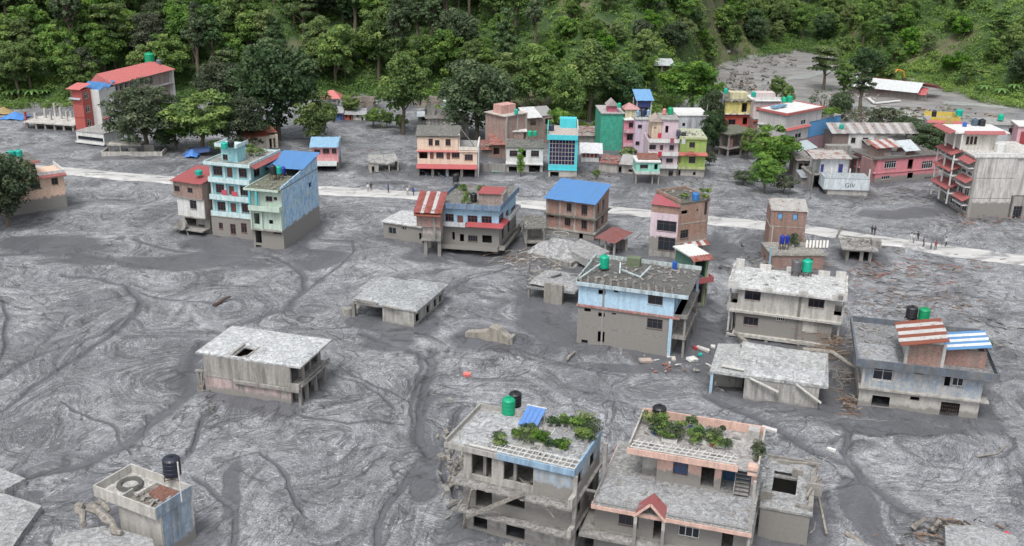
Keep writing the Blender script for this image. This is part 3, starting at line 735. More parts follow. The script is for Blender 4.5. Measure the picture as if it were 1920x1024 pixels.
def near_houses():
    # ------------------------------------------------ house with the roof garden, bottom centre
    h = House('concrete_house', 'muddy three storey house with planted roof terrace and blue roof edge, bottom centre', (225, 930), (885, 1100), 7.8, tr=c21)
    W, D = h.W, h.D; g1, g2, g3 = conc(1.2, GREYP), conc(4.6, GREYP), paint((.43, .41, .38), 6.9, .4)
    bw = paint((.40, .40, .38), 7.6, .35, patchy=(.30, .44, .60))
    h.win('F', (285, 835, 370, 915), k='o').win('F', (485, 885, 600, 975), k='o').win('F', (300, 640, 400, 790), (485, 695, 600, 785), k='o')
    h.uwin('R', (1.2, 2.6, 1.0, 2.6), (4.5, 6.2, .8, 2.4), (1.2, 2.6, 3.9, 5.6), (4.5, 6.5, 3.6, 5.6), k='o').uwin('R', (1.0, 2.3, 7.2, 8.7), (4.5, 6.2, 7.2, 8.7), k='o')
    h.floor(h.z0, 2.9, g1); h.floor(3.1, 6.0, g2)
    h.slab(2.9, .2, (1.25, .25, 0, .2)); h.slab(6.0, .22, (1.3, .3, 0, .7))
    for i in range(9): h.box('slab_lump', .5+i*1.2, .9+i*1.2, -1.42-.05*(i % 2), -1.31, 6.02, 6.2, MUDDY)
    # top storey: open front with piers
    x1, z_ = h.xz(655, 600); 
    h.win('F', (275, 440, 398, 600), (470, 490, 652, 640), k='o')
    h.floor(6.22, 9.3, g2, mats={'R': bw}); h.box('wall_panel', x1, W-.02, -.04, -.003, 6.24, 9.28, bw)
    h.cols([(2.0, .7), (5.2, .6)], 6.22, 9.3, .3)
    h.box('ceiling_beam', .3, W-.3, 3.0, 3.3, 8.9, 9.29, MUDDY); h.box('partition_wall', 3.3, 3.5, .4, 6, 6.22, 9.29, g3); h.box('partition_wall', 3.5, W-.4, 3.9, 4.1, 6.22, 8.89, g3)
    h.slab(9.3, .25, (.3, .0, .2, 1.85), mudtop_mat((.36, .36, .35)), name='roof'); mudlayer(h, -1.6, 4.5, .3, D-.2, 9.55, 1, .14, (.40, .41, .42)); mudlayer(h, 6.5, W-.4, 1.5, D-.2, 9.55, 2, .12, (.36, .37, .38))
    blue = paint((.20, .40, .62), None, .35, patchy=(.34, .47, .58)); pg = conc(None, (.40, .385, .36), .4)
    h.parapet(9.18, .62, blue, (.36, .05, .25, 1.9), 'F', x0=3.6); h.parapet(9.18, .55, pg, (.36, .05, .25, 1.9), 'F', x1=3.59)
    h.parapet(9.18, .62, blue, (.36, .05, .25, 1.9), 'R', t=.2); h.parapet(9.55, .5, pg, (.3, .0, .2, 1.85), 'LB')
    # steel pergola grid lying along the front edge
    mb = MB(); zt = 9.9
    for k in range(3): mb.beam((2.8, -.1+k*.75, zt), (W, -.1+k*.75, zt), .07)
    for i in range(16): x = 2.8+i*(W-2.8)/15; mb.beam((x, -.2, zt+.05), (x, 1.5, zt+.05), .06)
    mb.build('pergola', WHITEF, h.root)
    mb = MB(); mb.beam((7.0, 1.2, 9.7), (7.0, 6.5, 9.7), .1); mb.build('beam', plain('pale_timber', (.5, .49, .46), .8), h.root); mb = MB(); mb.beam((.5, .3, 9.68), (3.2, .3, 9.68), .28, .12); mb.build('beam', plain('pale_timber', (.5, .49, .46), .8), h.root)
    h.flat_junk(9.55, 26, -1, W, .4, 6.5, 3); mudlayer(h, -.6, W, -1.25, -.05, 6.22, 31, .16, (.26, .25, .24)); mudlayer(h, 0, W, -1.2, -.05, 3.1, 32, .16, (.26, .25, .24)); h.flat_junk(.1, 30, 5.0, 7.4, -1.4, .1, 33); h.flat_junk(6.4, 16, 4.5, 7.2, .2, 1.4, 34)
    # columns and fallen beams at the front
    for (a, b, w_) in (((1.1, -1.6, 2.9), (6.9, -1.45, 6.9), .32), ((.1, -.3, .5), (1.5, -1.3, 5.9), .2), ((8.9, -1.3, 6.1), (9.9, -1.2, 4.9), .12)):
        mb = MB(); mb.beam(a, b, w_); mb.build('fallen_beam', TIMBER, h.root)
    h.box('ledge_bracket', W-.15, W+.3, -1.3, -.05, 3.12, 3.9, g1); h.box('ledge_bracket', W-.15, W+.3, -1.35, -.05, 6.24, 7.3, g1)
    h.box('corner_column', W-.02, W+.32, -.33, -.02, -1, 9.15, g2); h.cols([(W+.9, 6.6)], -1, 9.3, .35, g2)
    mb = MB()
    for i in range(9): mb.beam((W+.25, 2.6+.32*i, 6.2-.33*i), (W+1.3, 2.6+.32*i, 6.2-.33*i), .35, .12)
    mb.build('stair', MUDDY, h.root)
    G = h
    tank_on(h, 500, 215, 9.55, 41, 112, GREEN_T, 'large green water tank on the roof with the planted terrace', 0)
    tank_on(h, 541, 165, 9.55, 39, 95, BLACK_T, 'black water tank behind the large green one on the planted roof', 0)
    lx, ly = h.top(640, 270, 9.6); p = h.world(lx, ly, 9.6)
    t = thing('solar_panel', 'blue corrugated panel tilted up on the planted roof beside the green tank', 'panel', p, h.yaw)
    for i in range(4):
        mb = MB(); a = -1.0+i*.5; mb.hexa([(a, -1.1, .15), (a+.46, -1.1, .15), (a+.46+.4, .5, 1.55), (a+.4, .5, 1.55), (a, -1.1, .21), (a+.46, -1.1, .21), (a+.46+.4, .5, 1.61), (a+.4, .5, 1.61)])
        mb.build('panel_strip', plain('blue_panel', (.04, .16, .45), .3), t)
    mb = MB(); mb.beam((-.6, .5, 0), (-.6, .5, 1.5), .08); mb.beam((1.2, .5, 0), (1.2, .5, 1.5), .08); mb.beam((-.7, .55, 1.62), (1.4, .55, 1.62), .12); mb.build('frame', WHITEF, t)
    sp = [(450,420,.6,1.3),(440,390,.5,1.0),(555,370,.55,1.1),(620,390,.7,1.5),(660,360,.6,1.2),(690,410,.7,1.6),(720,400,.5,1.3),(770,430,.5,1.1),(815,440,.55,1.2),(840,430,.5,1.0),(610,340,.5,.9),(780,290,.5,1.0),(830,290,.55,1.2),(880,295,.5,1.1),(905,300,.5,1.2),(945,330,.8,1.9),(990,320,.9,2.1),(1010,360,.9,1.9),(975,390,.8,1.5),(935,380,.6,1.2),(965,290,.7,1.3)]
    for i, (x, y, r, hh) in enumerate(sp):
        lx, ly = h.top(x, y, 9.6); ly = min(ly, D-.2); lx = min(lx, W+.1)
        bx_ = (.9, .45) if i in (5, 7, 8, 10) else None
        potted(h.world(lx, ly, 9.56), r, hh, 'green potted plant in the %s of the blue edged roof garden' % ('front row' if 3 < i < 10 or i < 2 else 'middle row' if i < 11 else 'back row' if i < 15 else 'right corner clump'), 'roof garden plants, %s' % ('front row' if 3 < i < 10 or i < 2 else 'middle row' if i < 11 else 'back row' if i < 15 else 'right corner clump'), [LEAF, LEAFD, LEAFY][i % 3] if i < 11 else [LEAF, LEAF, LEAFD][i % 3], seed=i, box=bx_, yaw=h.yaw)
    # ------------------------------------------------ peach house
    h = House('peach_house', 'peach trimmed two tier house with roof plants and a red gabled porch, bottom', (80, 745), (1110, 935), 12.4, tr=c22, z=6.2)
    W, D = h.W, h.D; pe = paint(PEACH, None, .2); wl = paint((.46, .45, .42), 5.0, .3); up_ = paint(PEACH, 7.55, .15); upg = conc(6.9, (.44, .43, .41), .25)
    h.win('F', (245, 800, 375, 890), k='W', off=1.0, mull=3, fr=IRON).win('F', (632, 875, 775, 968), k='W', off=1.0, mull=3).win('F', (470, 850, 548, 985), (915, 935, 990, 1060), k='o', off=1.0)
    h.uwin('R', (3, 4.4, 3.9, 5.2), (8, 9.5, 3.9, 5.2), k='o')
    h.floor(h.z0, 2.6, GREYC, F=1.0); h.slab(2.6, .25, (1.4, .1, 0, 1.2), F=1.0); h.floor(2.85, 6.0, wl, F=1.0, R=.1)
    h.slab(6.0, .22, (.1, .05, 0, .1), mudtop_mat((.33, .33, .325)), name='terrace'); mudlayer(h, .2, W-.3, .3, 5.8, 6.22, 8, .12, (.34, .35, .36))
    h.parapet(5.75, .38, pe, (.2, .06, 0, .2), 'FL', t=.1)
    mudlayer(h, -1, W, -.35, .9, 2.85, 35, .18, (.28, .27, .26)); h.rail([(.0, 5.5, 6.25), (.0, 0.05, 6.25), (4.6, .05, 6.25)], .6, plain('grey_rail', (.32, .32, .32), .6)); h.rail([(7, .05, 6.25), (W-.1, .05, 6.25)], .6, plain('grey_rail', (.32, .32, .32), .6)); h.cols([(W-.16, .2)], 2.9, 11.3, .28, conc(None, (.55, .53, .5)), 'corner_column')
    # gabled porch
    gx, gz = h.xz(505, 720); gx = 5.4
    mb = MB(); 
    for sgn in (-1, 1):
        mb.hexa([(gx, -.6, 7.55), (gx, 1.3, 7.55), (gx+sgn*1.35, 1.3, 6.2), (gx+sgn*1.35, -.6, 6.2), (gx, -.6, 7.67), (gx, 1.3, 7.67), (gx+sgn*1.35, 1.3, 6.34), (gx+sgn*1.35, -.6, 6.34)])
    mb.build('porch_roof', TILE_R, h.root)
    mb = MB()
    for sgn in (-1, 1): mb.beam((gx, -.62, 7.55), (gx+sgn*1.5, -.62, 6.0), .12, .22)
    mb.build('porch_gable', pe, h.root)
    h.cols([(gx-1.3, -.45), (gx+1.3, -.45)], 2.86, 6.0, .3, wl)
    # upper storey, set back
    a0 = h.top(385, 575, 6.2); a1 = h.top(1110, 690, 6.2); fy = a0[1]; xa, xb = a0[0], W-.4
    print('peach upper', a0, a1, W)
    h.win('F', (598, 475, 697, 560), k='w', off=fy, mull=2, col=plain('blue_glass', (.03, .07, .16), .15)).win('F', (780, 505, 868, 640), k='o', off=fy)
    dz = 6.22; x_split = h.xz(912, 590, fy)[0]; x_left = h.xz(492, 530, fy)[0]
    h.floor(dz, 9.35, up_, F=fy, xr=(x_left, x_split)); h.floor(dz, 9.35, upg, F=fy+.8, xr=(xa, x_left-.01), sides='FLB')
    db = plain('dark_blue_wall', (.03, .09, .17), .8); h.box('wall', x_split+.01, xb, fy+2.2, fy+2.4, dz, 9.35, db); h.box('wall', xb-.2, xb, fy+2.41, D, dz, 9.35, upg)
    h.cols([(xb-.1, fy+.2)], dz, 9.35, .45, up_)
    mb = MB()
    for i in range(11): mb.box(x_split+1.3, xb-.45, fy-.8+.27*i, fy-.8+.27*i+.33, dz+.28*i, dz+.28*i+.1)
    st = mb.build('stair', MUDDY, h.root); h.rail([(x_split+1.3, fy-.9, dz), (x_split+1.3, fy+2.0, dz+3.0)], .8, plain('grey_rail', (.32, .32, .32), .6), st)
    h.slab(9.35, .2, (1.0, .0, 0, .9), mudtop_mat((.38, .37, .36)), F=fy, x0=xa-1.2, x1=xb+.3, name='roof')
    h.parapet(9.2, .62, pe, (1.1, 0, .05, 0), 'F', x0=xa-1.3, x1=xb-1.6, F=fy, t=.14); h.parapet(9.56, .9, pe, (1.0, 0, 0, 0), 'B', x0=xa-1.2, x1=xb+.2, F=fy); h.parapet(9.56, .7, conc(None, (.5, .47, .44)), (1.0, 0, 0, 0), 'LR', x0=xa-1.2, x1=xb+.3, F=fy)
    h.box('chimney_block', xb-.7, xb+.2, fy-1.0, fy-.2, 9.0, 9.95, up_); h.box('roof_block', xb-1.3, xb-.2, D-1.6, D-.5, 9.56, 10.6, upg)
    mb = MB(); zt = 9.95
    for k in range(3): mb.beam((xa-1.0, fy-.9+k*.6, zt), (xb-1.8, fy-.9+k*.6, zt), .07)
    for i in range(15): x = xa-1.0+i*(xb-1.0-xa)/15; mb.beam((x, fy-1, zt+.05), (x+.5, fy+.7, zt+.05), .06)
    mb.build('pergola', WHITEF, h.root); h.flat_junk(9.56, 14, xa, xb, fy, D-1, 5); h.flat_junk(6.22, 14, .5, W-.5, .3, fy-.4, 8)
    tank_on(h, 505, 205, 9.7, 46, 112, BLACK_T, 'black water tank with a white cap on the planted peach roof', .0)
    sp = [(450,240,.7,1.5),(480,290,.5,1.1),(520,250,.7,1.6),(560,300,.8,1.9),(600,330,.7,1.6),(640,290,.6,1.2),(575,340,.5,1.0),(715,260,.5,1.4),(750,320,.6,1.3),(740,360,.6,1.4),(800,350,.7,1.3),(850,370,.6,1.2),(900,370,.6,1.1),(940,380,.5,1.0),(870,320,.6,1.0),(1190,440,.6,1.4),(1150,430,.5,1.0),(1195,470,.5,1.3),(920,300,.4,.9)]
    for i, (x, y, r, hh) in enumerate(sp):
        lx, ly = h.top(x, y, 9.6); bx_ = (1.5, .5) if i in (6, 10, 12) else None
        potted(h.world(min(lx, xb+.1), min(ly, D-.4), 9.56), r, hh, 'bushy potted plant on the peach roof, %s' % ('left clump under the black tank' if i < 7 else 'middle clump' if i < 14 else 'scraggly one at the right or back edge'), 'plants on the peach roof, %s' % ('left' if i < 7 else 'middle' if i < 14 else 'right'), [LEAF, LEAFD, LEAFY][i % 3] if i < 14 else LEAFG, seed=40+i, box=bx_, pot=[(.55, .55, .52), (.02, .08, .3), (.35, .10, .08)][i % 3] if not bx_ else (.6, .6, .57), yaw=h.yaw)
    # ------------------------------------------------ ruined annex right of the peach house
    h = House('ruined_annex', 'roofless mud filled annex with broken wall beside the peach house', (1150, 950), (1470, 1010), 9.5, tr=c22, z=0.5, cat='ruin')
    m = conc(4, (.30, .285, .26)); t_ = mudtop_mat((.34, .34, .335))
    for i_, (xx, yy, hh) in enumerate(((-.2, 1, 1.0), (h.W-1.5, .4, .5), (2.5, 6.4, .9), (h.W-.6, 3.5, 1.3), (1.0, 8.2, .7))): h.box('broken_wall', xx, xx+1.1+.4*(i_ % 2), yy, yy+.35, 3.86, 3.86+hh, m)
    mudlayer(h, 0, h.W, 0, 9.4, 3.86, 71, .3, (.34, .345, .35), hole=(.8, 3.2, 2.6, 6.2)); h.floor(h.z0, 3.6, m, t=.3); h.slab(3.6, .25, (.1, .2, 0, .1), t_, hole=(.8, 3.2, 2.6, 6.2), name='roof')
    h.parapet(3.86, .5, m, (.1, .2, 0, .1), 'B'); h.box('broken_wall', h.W-.3, h.W+.15, .5, 7.5, 3.86, 4.4, m); h.flat_junk(3.9, 16, 0, h.W, 6.3, 9, 12)
    for i, (a, b) in enumerate((((h.W-.5, 2, 4.5), (h.W+.4, 6, 4.9)), ((h.W-1.5, 4, 4), (h.W+.8, 4.6, 4.6)), ((.5, 8.6, 4.1), (5.2, 8.9, 4.5)), ((h.W, 7, 4.2), (h.W+1.8, 2.5, .4)))):
        mb = MB(); mb.beam(a, b, .22); mb.build('fallen_beam', TIMBER, h.root)
    # ------------------------------------------------ grey block with a mud covered roof
    h = House('concrete_building', 'bare grey concrete building with mud covered flat roof, half buried, left of centre', (240, 800), (1060, 930), 8.3, tr=c19, cat='building')
    W, D = h.W, h.D; m = paint((.36, .345, .32), 2.2, .55, patchy=None); pk = paint((.36, .34, .32), .9, .5, patchy=(.60, .40, .40))
    h.uwin('R', (.35, 2.5, 2.7, 5.0), (2.9, 5.2, 2.7, 5.0), (5.6, 7.6, 2.7, 5.0), (.5, 1.2, 0, 2.2), (2.2, 3.4, .1, 2.2), (4.4, 5.4, .1, 2.2), (6.3, 7.3, .1, 2.2), k='o')
    h.floor(h.z0, 2.4, pk, mats={'R': m, 'L': m}); h.floor(2.55, 5.25, m)
    h.slab(2.4, .15, (.06, 1.3, 0, .05), m); h.box('ledge', W*.35, W+1.25, -.35, -.0, 2.1, 2.55, m)
    h.box('balcony_wall', W-.2, W+1.3, -.3, -.12, 2.56, 3.25, m); h.rail([(W+1.2, .1, 2.56), (W+1.2, D, 2.56)], .45, MUDDY, step=1.9, bars=1, w=.14)
    h.cols([(W+1.0, 2.2), (W+1.0, 4.6), (W+1.0, 7.2), (W+1.1, .3)], -1, 2.4, .35, m); h.cols([(W+.5, 2.4)], 2.56, 5.25, .3, m)
    h.slab(5.25, .22, (.02, 1.5, .4, 1.0), mudtop_mat((.48, .49, .49)), hole=(4.0, 5.6, .5, 3.2), name='roof'); mudlayer(h, -.9, 3.5, 0, D+.3, 5.47, 3, .2, (.50, .52, .53)); mudlayer(h, 6.0, W+1.4, 0, D+.3, 5.47, 4, .2, (.50, .52, .53)); mudlayer(h, 3.5, 6.0, 3.7, D+.3, 5.47, 5, .2, (.50, .52, .53))
    for i in range(5): h.box('stair_step', 4.1, 5.0, .6+.5*i, .9+.5*i, 4.9-.12*i, 5.0-.12*i, m)
    h.box('roof_upstand', 3.6, 3.9, .4, 3.6, 5.47, 5.75, m); h.box('roof_upstand', 5.7, 5.9, .4, 3.6, 5.47, 5.6, m)
    h.box('annex_column', -1.2, -.95, .1, .35, -1, 2.9, m); h.box('annex_column', -.6, -.4, .0, .2, -1, 2.7, m); h.box('annex_beam', -1.3, -.1, .0, .3, 2.7, 2.95, m)
    for i in range(5): mb = MB(); mb.beam((-1.1+.2*i, -.3-.1*i, -.3), (-.9+.15*i, .3, 2.6-.2*i), .1); mb.build('fallen_beam', TIMBER, h.root)
    # ------------------------------------------------ sunken slab
    h = House('sunken_building', 'collapsed flat building sunk to its eaves with a dark garage opening, centre', (470, 510), (750, 555), 11.0, tr=c20, cat='ruin')
    W, D = h.W, h.D; t_ = mudtop_mat((.36, .37, .38))
    h.uwin('R', (.6, 2.0, .5, 1.8), (4.5, 5.7, .4, 1.7), (7.2, 8.3, .4, 1.7), (9.2, 10.3, .4, 1.7), k='o'); h.floor(h.z0, 2.6, paint((.42, .41, .38), .3, .5)); h.slab(2.6, .22, (.15, .6, .5, 1.0), t_, name='roof'); mudlayer(h, -1, W+.5, 0, D+.4, 2.82, 6, .35, (.36, .38, .39)); mudlayer(h, -5.3, -1.0, 1, D, 2.65, 7, .35, (.36, .38, .39))
    h.box('roof', -5.4, -1.02, .9, D, 2.45, 2.65, t_); h.box('roof', -6.8, -5.42, 5.0, D, 2.2, 2.4, t_)
    h.box('lintel', -5.2, -.05, .8, 1.15, 2.0, 2.45, MUDDY); h.cols([(-5.2, 1.0), (-5.4, 6)], -1, 2.0, .5); h.box('wall', -5.2, -.2, 6, 6.2, -1, 2.2, MUDDY)
    for a, b, w_ in (((-4.8, .6, 2.9), (-.6, -.2, 3.1), .25), ((.2, -.35, 3.0), (2.8, -.5, 2.8), .3), ((-6.2, 4.8, 1.6), (-5.4, 2.6, .4), .4)):
        mb = MB(); mb.beam(a, b, w_, .12); mb.build('fallen_beam', TIMBER, h.root)
    mb = MB(); mb.cyl((-6.6, 1.2), 0, .9, 1.0, .8, 12); mb.build('broken_tank', MUDDY, h.root)
    h = House('wall_fragment', 'tan broken wall top poking out of the mud, centre', (1210, 640), (1600, 705), 1.2, tr=c20, cat='ruin')
    mb = MB(); W = h.W; z = [(0, -.5), (W, -.5), (W, .9), (W*.82, 1.5), (W*.75, 2.0), (W*.55, 2.2), (W*.5, 1.5), (W*.3, 1.1), (0, .8)]
    mb._add([(x, 0, q) for x, q in z]+[(x, 1.2+q*.4, q*.9) for x, q in z], [tuple(range(9))[::-1], tuple(range(9, 18))]+[(i, (i+1) % 9, 9+(i+1) % 9, 9+i) for i in range(9)])
    mb.build('wall', paint((.34, .31, .26), None, .5), h.root); h.box('stub_wall', W+.02, W+.5, .2, 1.6, -.5, 1.1, MUDDY)
    # ------------------------------------------------ pale blue house
    h = House('blue_house', 'house with pale blue upper storey over mud coated walls and a dark mossy roof', (515, 790), (1265, 920), 10.6, tr=c15, yaw_deg=-18)
    W, D = h.W, h.D; lo = paint(BLUEW, 5.2, .3); hi = paint(BLUEW, None, .12)
    h.win('F', (1080, 590, 1205, 668), k='w', off=0, mull=3, fr=IRON).win('F', (578, 505, 630, 532), (690, 540, 742, 575), (800, 542, 832, 556), (555, 757, 605, 790), (685, 690, 740, 778), k='o')
    h.win('F', (1088, 380, 1208, 476), k='w', mull=2).win('F', (690, 358, 748, 396), (812, 358, 848, 378), k='o')
    h.uwin('R', (.7, 1.9, 6.8, 8.6), (3.5, 5.2, 6.4, 8.6), (7, 8.5, 6.8, 8.6), (.8, 2.2, 3.8, 5.4), (4, 5.2, 3.2, 5.4), (7, 8.4, 3.8, 5.4), (1, 2.4, .5, 2.3), (5, 6.4, .2, 2.3), k='o')
    h.floor(h.z0, 2.85, conc(5, GREYP)); h.slab(2.85, .12, (.0, .0, 0, .0), MUDDY); h.floor(2.98, 5.85, lo, mats={'F': conc(8, (.43, .41, .385), .3)}); h.slab(5.85, .28, (.22, .9, 0, .15), paint((.45, .12, .10), None, .5, patchy=(.42, .38, .35))); h.floor(6.15, 9.15, hi)
    ts = mudtop_mat((.13, .13, .125))
    h.slab(9.15, .18, (.5, 1.9, .3, .35), ts, name='roof'); h.parapet(9.05, .5, paint((.48, .62, .70), None, .5), (.6, 0, .4, .45), 'F', t=.18, x1=W+1.9); h.parapet(9.33, .55, paint((.50, .60, .60), None, .6), (.5, 1.9, .3, .35), 'BL')
    for i in range(13):  # half round ribs of the front roof strip
        x = .3+i*(W/12.6); mb = MB(); mb.beam((x, -.3, 9.5), (x-.5, 1.9, 9.56), .3, .16); mb.build('roof_rib', mudtop_mat((.22, .20, .18)), h.root)
    for z in (2.9, 5.95): h.bal(z, 1.9, MUDDY, .35, .18, 'R')
    h.cols([(W+1.6, .4), (W+1.6, D-.5), (W+1.6, 4.5)], -1, 2.88, .3, lo); h.cols([(W+1.6, .4), (W+1.6, D-.5)], 3.1, 5.9, .3); h.cols([(W+1.6, D-.5)], 6.2, 9.1, .3, hi)
    h.box('corner_column', W-.45, W-.02, -.28, -.01, -1, 5.84, hi); h.box('corner_column', 3.45, 3.7, -.07, -.005, -1, 9.1, conc(None, (.33, .31, .3))); 
    h.box('chimney_block', 3.0, 3.6, -.4, .2, 9.52, 9.9, MUDDY); h.flat_junk(9.33, 60, .2, W+1.6, 1.5, D-.3, 21); h.flat_junk(9.33, 30, 3, W-1, 4, D-.3, 22)
    for a, b in (((4.8, 5.2, 10.0), (7.8, 4.4, 9.5)), ((7.6, 4.3, 9.5), (8.7, 6.4, 10.6)), ((4.6, 4.9, 9.5), (4.4, 6, 10.8)), ((-.2, .3, 9.6), (1.7, 5.5, 10.4))):
        mb = MB(); mb.beam(a, b, .18); mb.build('fallen_beam', paint((.48, .60, .62), None, .4), h.root)
    lx, ly = h.top(970, 170, 9.4); h.box('roof_hatch', lx-1, lx+.9, ly, ly+1.2, 9.33, 10.6, plain('olive_sheet', (.13, .16, .10), .8))
    tank_on(h, 735, 190, 9.5, 40, 105, (.0, .33, .2), 'green water tank on the dark roof of the pale blue house', 12)
    mb = MB(); mb.cyl((0, 0), 0, 1.0, .35, .35, 12); o = mb.build('drum', tank_mat((.02, .10, .4)), None, label='small blue drum near the back corner of the dark mossy roof', cat='drum'); o.location = h.world(*h.top(1300, 185, 9.35), 9.35)
    # ------------------------------------------------ cream concrete house
    h = House('cream_house', 'cream concrete house with white roof parapet blocks and two tanks on tall stands', (240, 735), (1000, 870), 8.0, tr=c16, yaw_deg=-17)
    W, D = h.W, h.D; k = -.3; a = conc(None, (.50, .485, .45), .32); b_ = conc(4.8, (.46, .445, .41), .35); wt = paint((.54, .545, .54), None, .45)
    z1, z2, z3 = h.zr(240, 690), h.zr(255, 515), h.zr(255, 335); print('cream', z1, z2, z3, W)
    h.win('F', (325, 355, 455, 440), k='w', mull=2).win('F', (588, 362, 670, 388), k='o').win('F', (835, 408, 965, 500), k='w', mull=3).win('F', (315, 575, 435, 640), k='w', mull=3).win('F', (575, 575, 648, 608), k='W', mull=4).win('F', (560, 765, 625, 798), (300, 720, 390, 785), k='o')
    h.win('F', (785, 612, 908, 695), k='W', mull=2, fr=a, col=a)
    h.floor(h.z0, z1-.2, conc(4, (.32, .31, .29)), F=1.0, R=.5); h.slab(z1-.2, .2, (.9, .0, 0, .3), a, F=.3); h.floor(z1, z2-.2, b_); h.slab(z2-.2, .3, (.45, 1.1, .2, 1.0), a); h.floor(z2+.1, z3, a); 
    h.bal(z2-.2, 1.4, a, .9, .3, 'L', u1=4); h.bal(z2-.2, 1.3, a, .9, .3, 'R', u1=4)
    h.cols([(-.9, -.2), (4.5, -.3), (9.0, -.3), (W+.3, -.3)], -1, z1-.21, .42, a); h.cols([(W+.9, .2)], z1, z2-.2, .25, a); h.cols([(-1.0, .1)], z1, z2-.2, .25, a); h.cols([(-1.1, .1), (W+1.1, .1)], z2+1, z3, .22, a); h.box('wall', -.6, -.41, .3, 3, z1, z2-.21, b_)
    h.box('pipe_channel', W*.63, W*.66, -.08, -.005, z1, z3, conc(None, (.18, .17, .16))); h.box('cross_beam', -1, W+1.2, -.62, -.42, z1-.42, z1-.12, a)
    h.slab(z3, .28, (.75, 1.5, .4, 1.5), wt, name='roof'); mudlayer(h, -1.2, W+1.2, 0, D-.2, z3+.28, 9, .12, (.52, .53, .53)); zt = z3+.28
    for (x, y, w_, hh) in ((-1.5, -.75, 1.2, .9), (3.6, -.75, 1.1, .55), (8.2, -.75, 1.2, .6), (12.6, -.75, 1.5, .6), (W+.2, -.75, 1.25, .9)): h.box('parapet_block', x, x+w_, y, y+.25, zt, zt+hh, paint((.58, .57, .54), None, .3), None)
    for (x, w_, hh) in ((-1.3, 1.2, 1.2), (2.2, 1.6, .8), (6, 2.2, .8), (10.5, 1.6, .8), (W-.2, 1.4, 1.0)): h.box('parapet_block', x, x+w_, D, D+.3, zt, zt+hh, paint((.60, .59, .56), None, .3), None)
    for y in (.4, 3.2, 6): h.box('parapet_block', -1.5, -1.25, y, y+1.3, zt, zt+.8, paint((.58, .57, .54), None, .3)); h.box('parapet_block', W+1.2, W+1.45, y, y+1.3, zt, zt+.8, paint((.58, .57, .54), None, .3))
    h.flat_junk(zt, 12, 0, W, .5, D, 30)
    tank_on(h, 815, 250, zt, 41, 98, (.0, .34, .22), 'green water tank on tall stand on the cream house roof', 48); tank_on(h, 730, 250, zt, 38, 95, (.10, .10, .11), 'dark grey water tank on tall stand on the cream house roof', 48)
    # ------------------------------------------------ collapsed building with a sloping mud roof
    h = House('collapsed_building', 'collapsed concrete building with a mud smeared slanting roof, in front of the cream house', (240, 625), (700, 688), 9.5, tr=c17, cat='ruin')
    W, D = h.W, h.D; t_ = mudtop_mat((.42, .43, .43)); m = paint((.42, .41, .39), .2, .6)
    h.floor(h.z0, 3.0, m, sides='FRB'); h.slab(3.0, .4, (.1, 1.0, .4, .0), t_, name='roof'); mudlayer(h, 0, W+.9, 0, 4, 3.4, 10, .35, (.44, .45, .46))
    mb = MB(); mb.hexa([(-4.4, .3, 2.9), (-.02, -.1, 3.0), (-.02, D+.4, 3.0), (-4.2, D+.2, 2.6), (-4.4, .3, 3.25), (-.02, -.1, 3.4), (-.02, D+.4, 3.4), (-4.2, D+.2, 2.95)]); mb.build('roof', t_, h.root)
    mb = MB(); mb.hexa([(-1.0, 4.6, 3.45), (9.6, 2.6, 3.5), (9.9, 7.8, 3.5), (-1.0, 8.6, 3.45), (-1, 4.9, 3.9), (9.6, 3.0, 3.95), (9.9, 7.8, 4.1), (-1.0, 8.6, 4.2)]); mb.build('fallen_slab', t_, h.root)
    h.cols([(-4.1, .6)], -1, 2.9, .35, paint(BLUEW, .2, .2)); h.box('wall', -3.9, -.3, 3, 3.2, -1, 2.8, MUDDY)
    for a, b, w_ in (((.6, -.3, 3.2), (4.2, -.7, 2.0), .35), ((6.2, -.3, 3.2), (9.4, -.7, 1.3), .35), ((-3, 1.5, 3.6), (-.2, .8, 3.7), .45)):
        mb = MB(); mb.beam(a, b, w_, .14); mb.build('fallen_plank', plain('pale_timber', (.5, .49, .46), .8), h.root)
    # ------------------------------------------------ dark parapet house, right
    h = House('dark_parapet_house', 'two storey house with dark blue stained parapet and rusty and blue striped roof shed', (950, 672), (1690, 785), 12.6, tr=c17, yaw_deg=-14)
    W, D = h.W, h.D; lo = conc(1.0, (.47, .455, .42), .25); hi = paint((.50, .50, .48), 4.2, .25, patchy=None); hib = paint((.48, .47, .45), None, .2, patchy=(.20, .29, .40))
    z1 = 2.75
    h.win('F', (1047, 425, 1175, 508), k='w', mull=2, fr=WHITEF).win('F', (1310, 450, 1365, 470), k='o').win('F', (1493, 470, 1530, 545), k='o').win('F', (1540, 472, 1615, 545), k='W', mull=2).win('F', (1040, 605, 1152, 672), (1280, 610, 1337, 632), k='o').win('F', (1465, 645, 1585, 735), k='s')
    h.uwin('R', (2, 3.5, .8, 2.2), (7, 8.6, .8, 2.2), (2, 3.5, 3.8, 5.2), (7, 8.6, 3.8, 5.2), k='o')
    h.floor(h.z0, z1, lo); h.slab(z1, .22, (.5, .9, 0, .2), conc(None, (.42, .40, .37))); h.floor(z1+.22, 6.0, hi, mats={'F': hib})
    dk = paint((.09, .12, .17), None, .6, patchy=(.15, .17, .19)); tp = mudtop_mat((.24, .245, .25))
    h.slab(6.0, .2, (.9, 1.3, .5, .9), tp, name='roof'); mudlayer(h, -.5, 4.2, .4, 6, 6.2, 11, .12, (.34, .35, .37)); h.parapet(5.95, 1.0, dk, (1.0, 1.4, .6, 1.0), 'FRBL', t=.2)
    h.box('corner_column', 0.02, .35, -.2, -.01, z1+.25, 5.94, lo)
    # roof shed
    sx, sy = h.top(1255, 400, 6.25); sx2 = h.top(1462, 400, 6.25)[0]; ex = h.top(1735, 400, 6.25)[0]
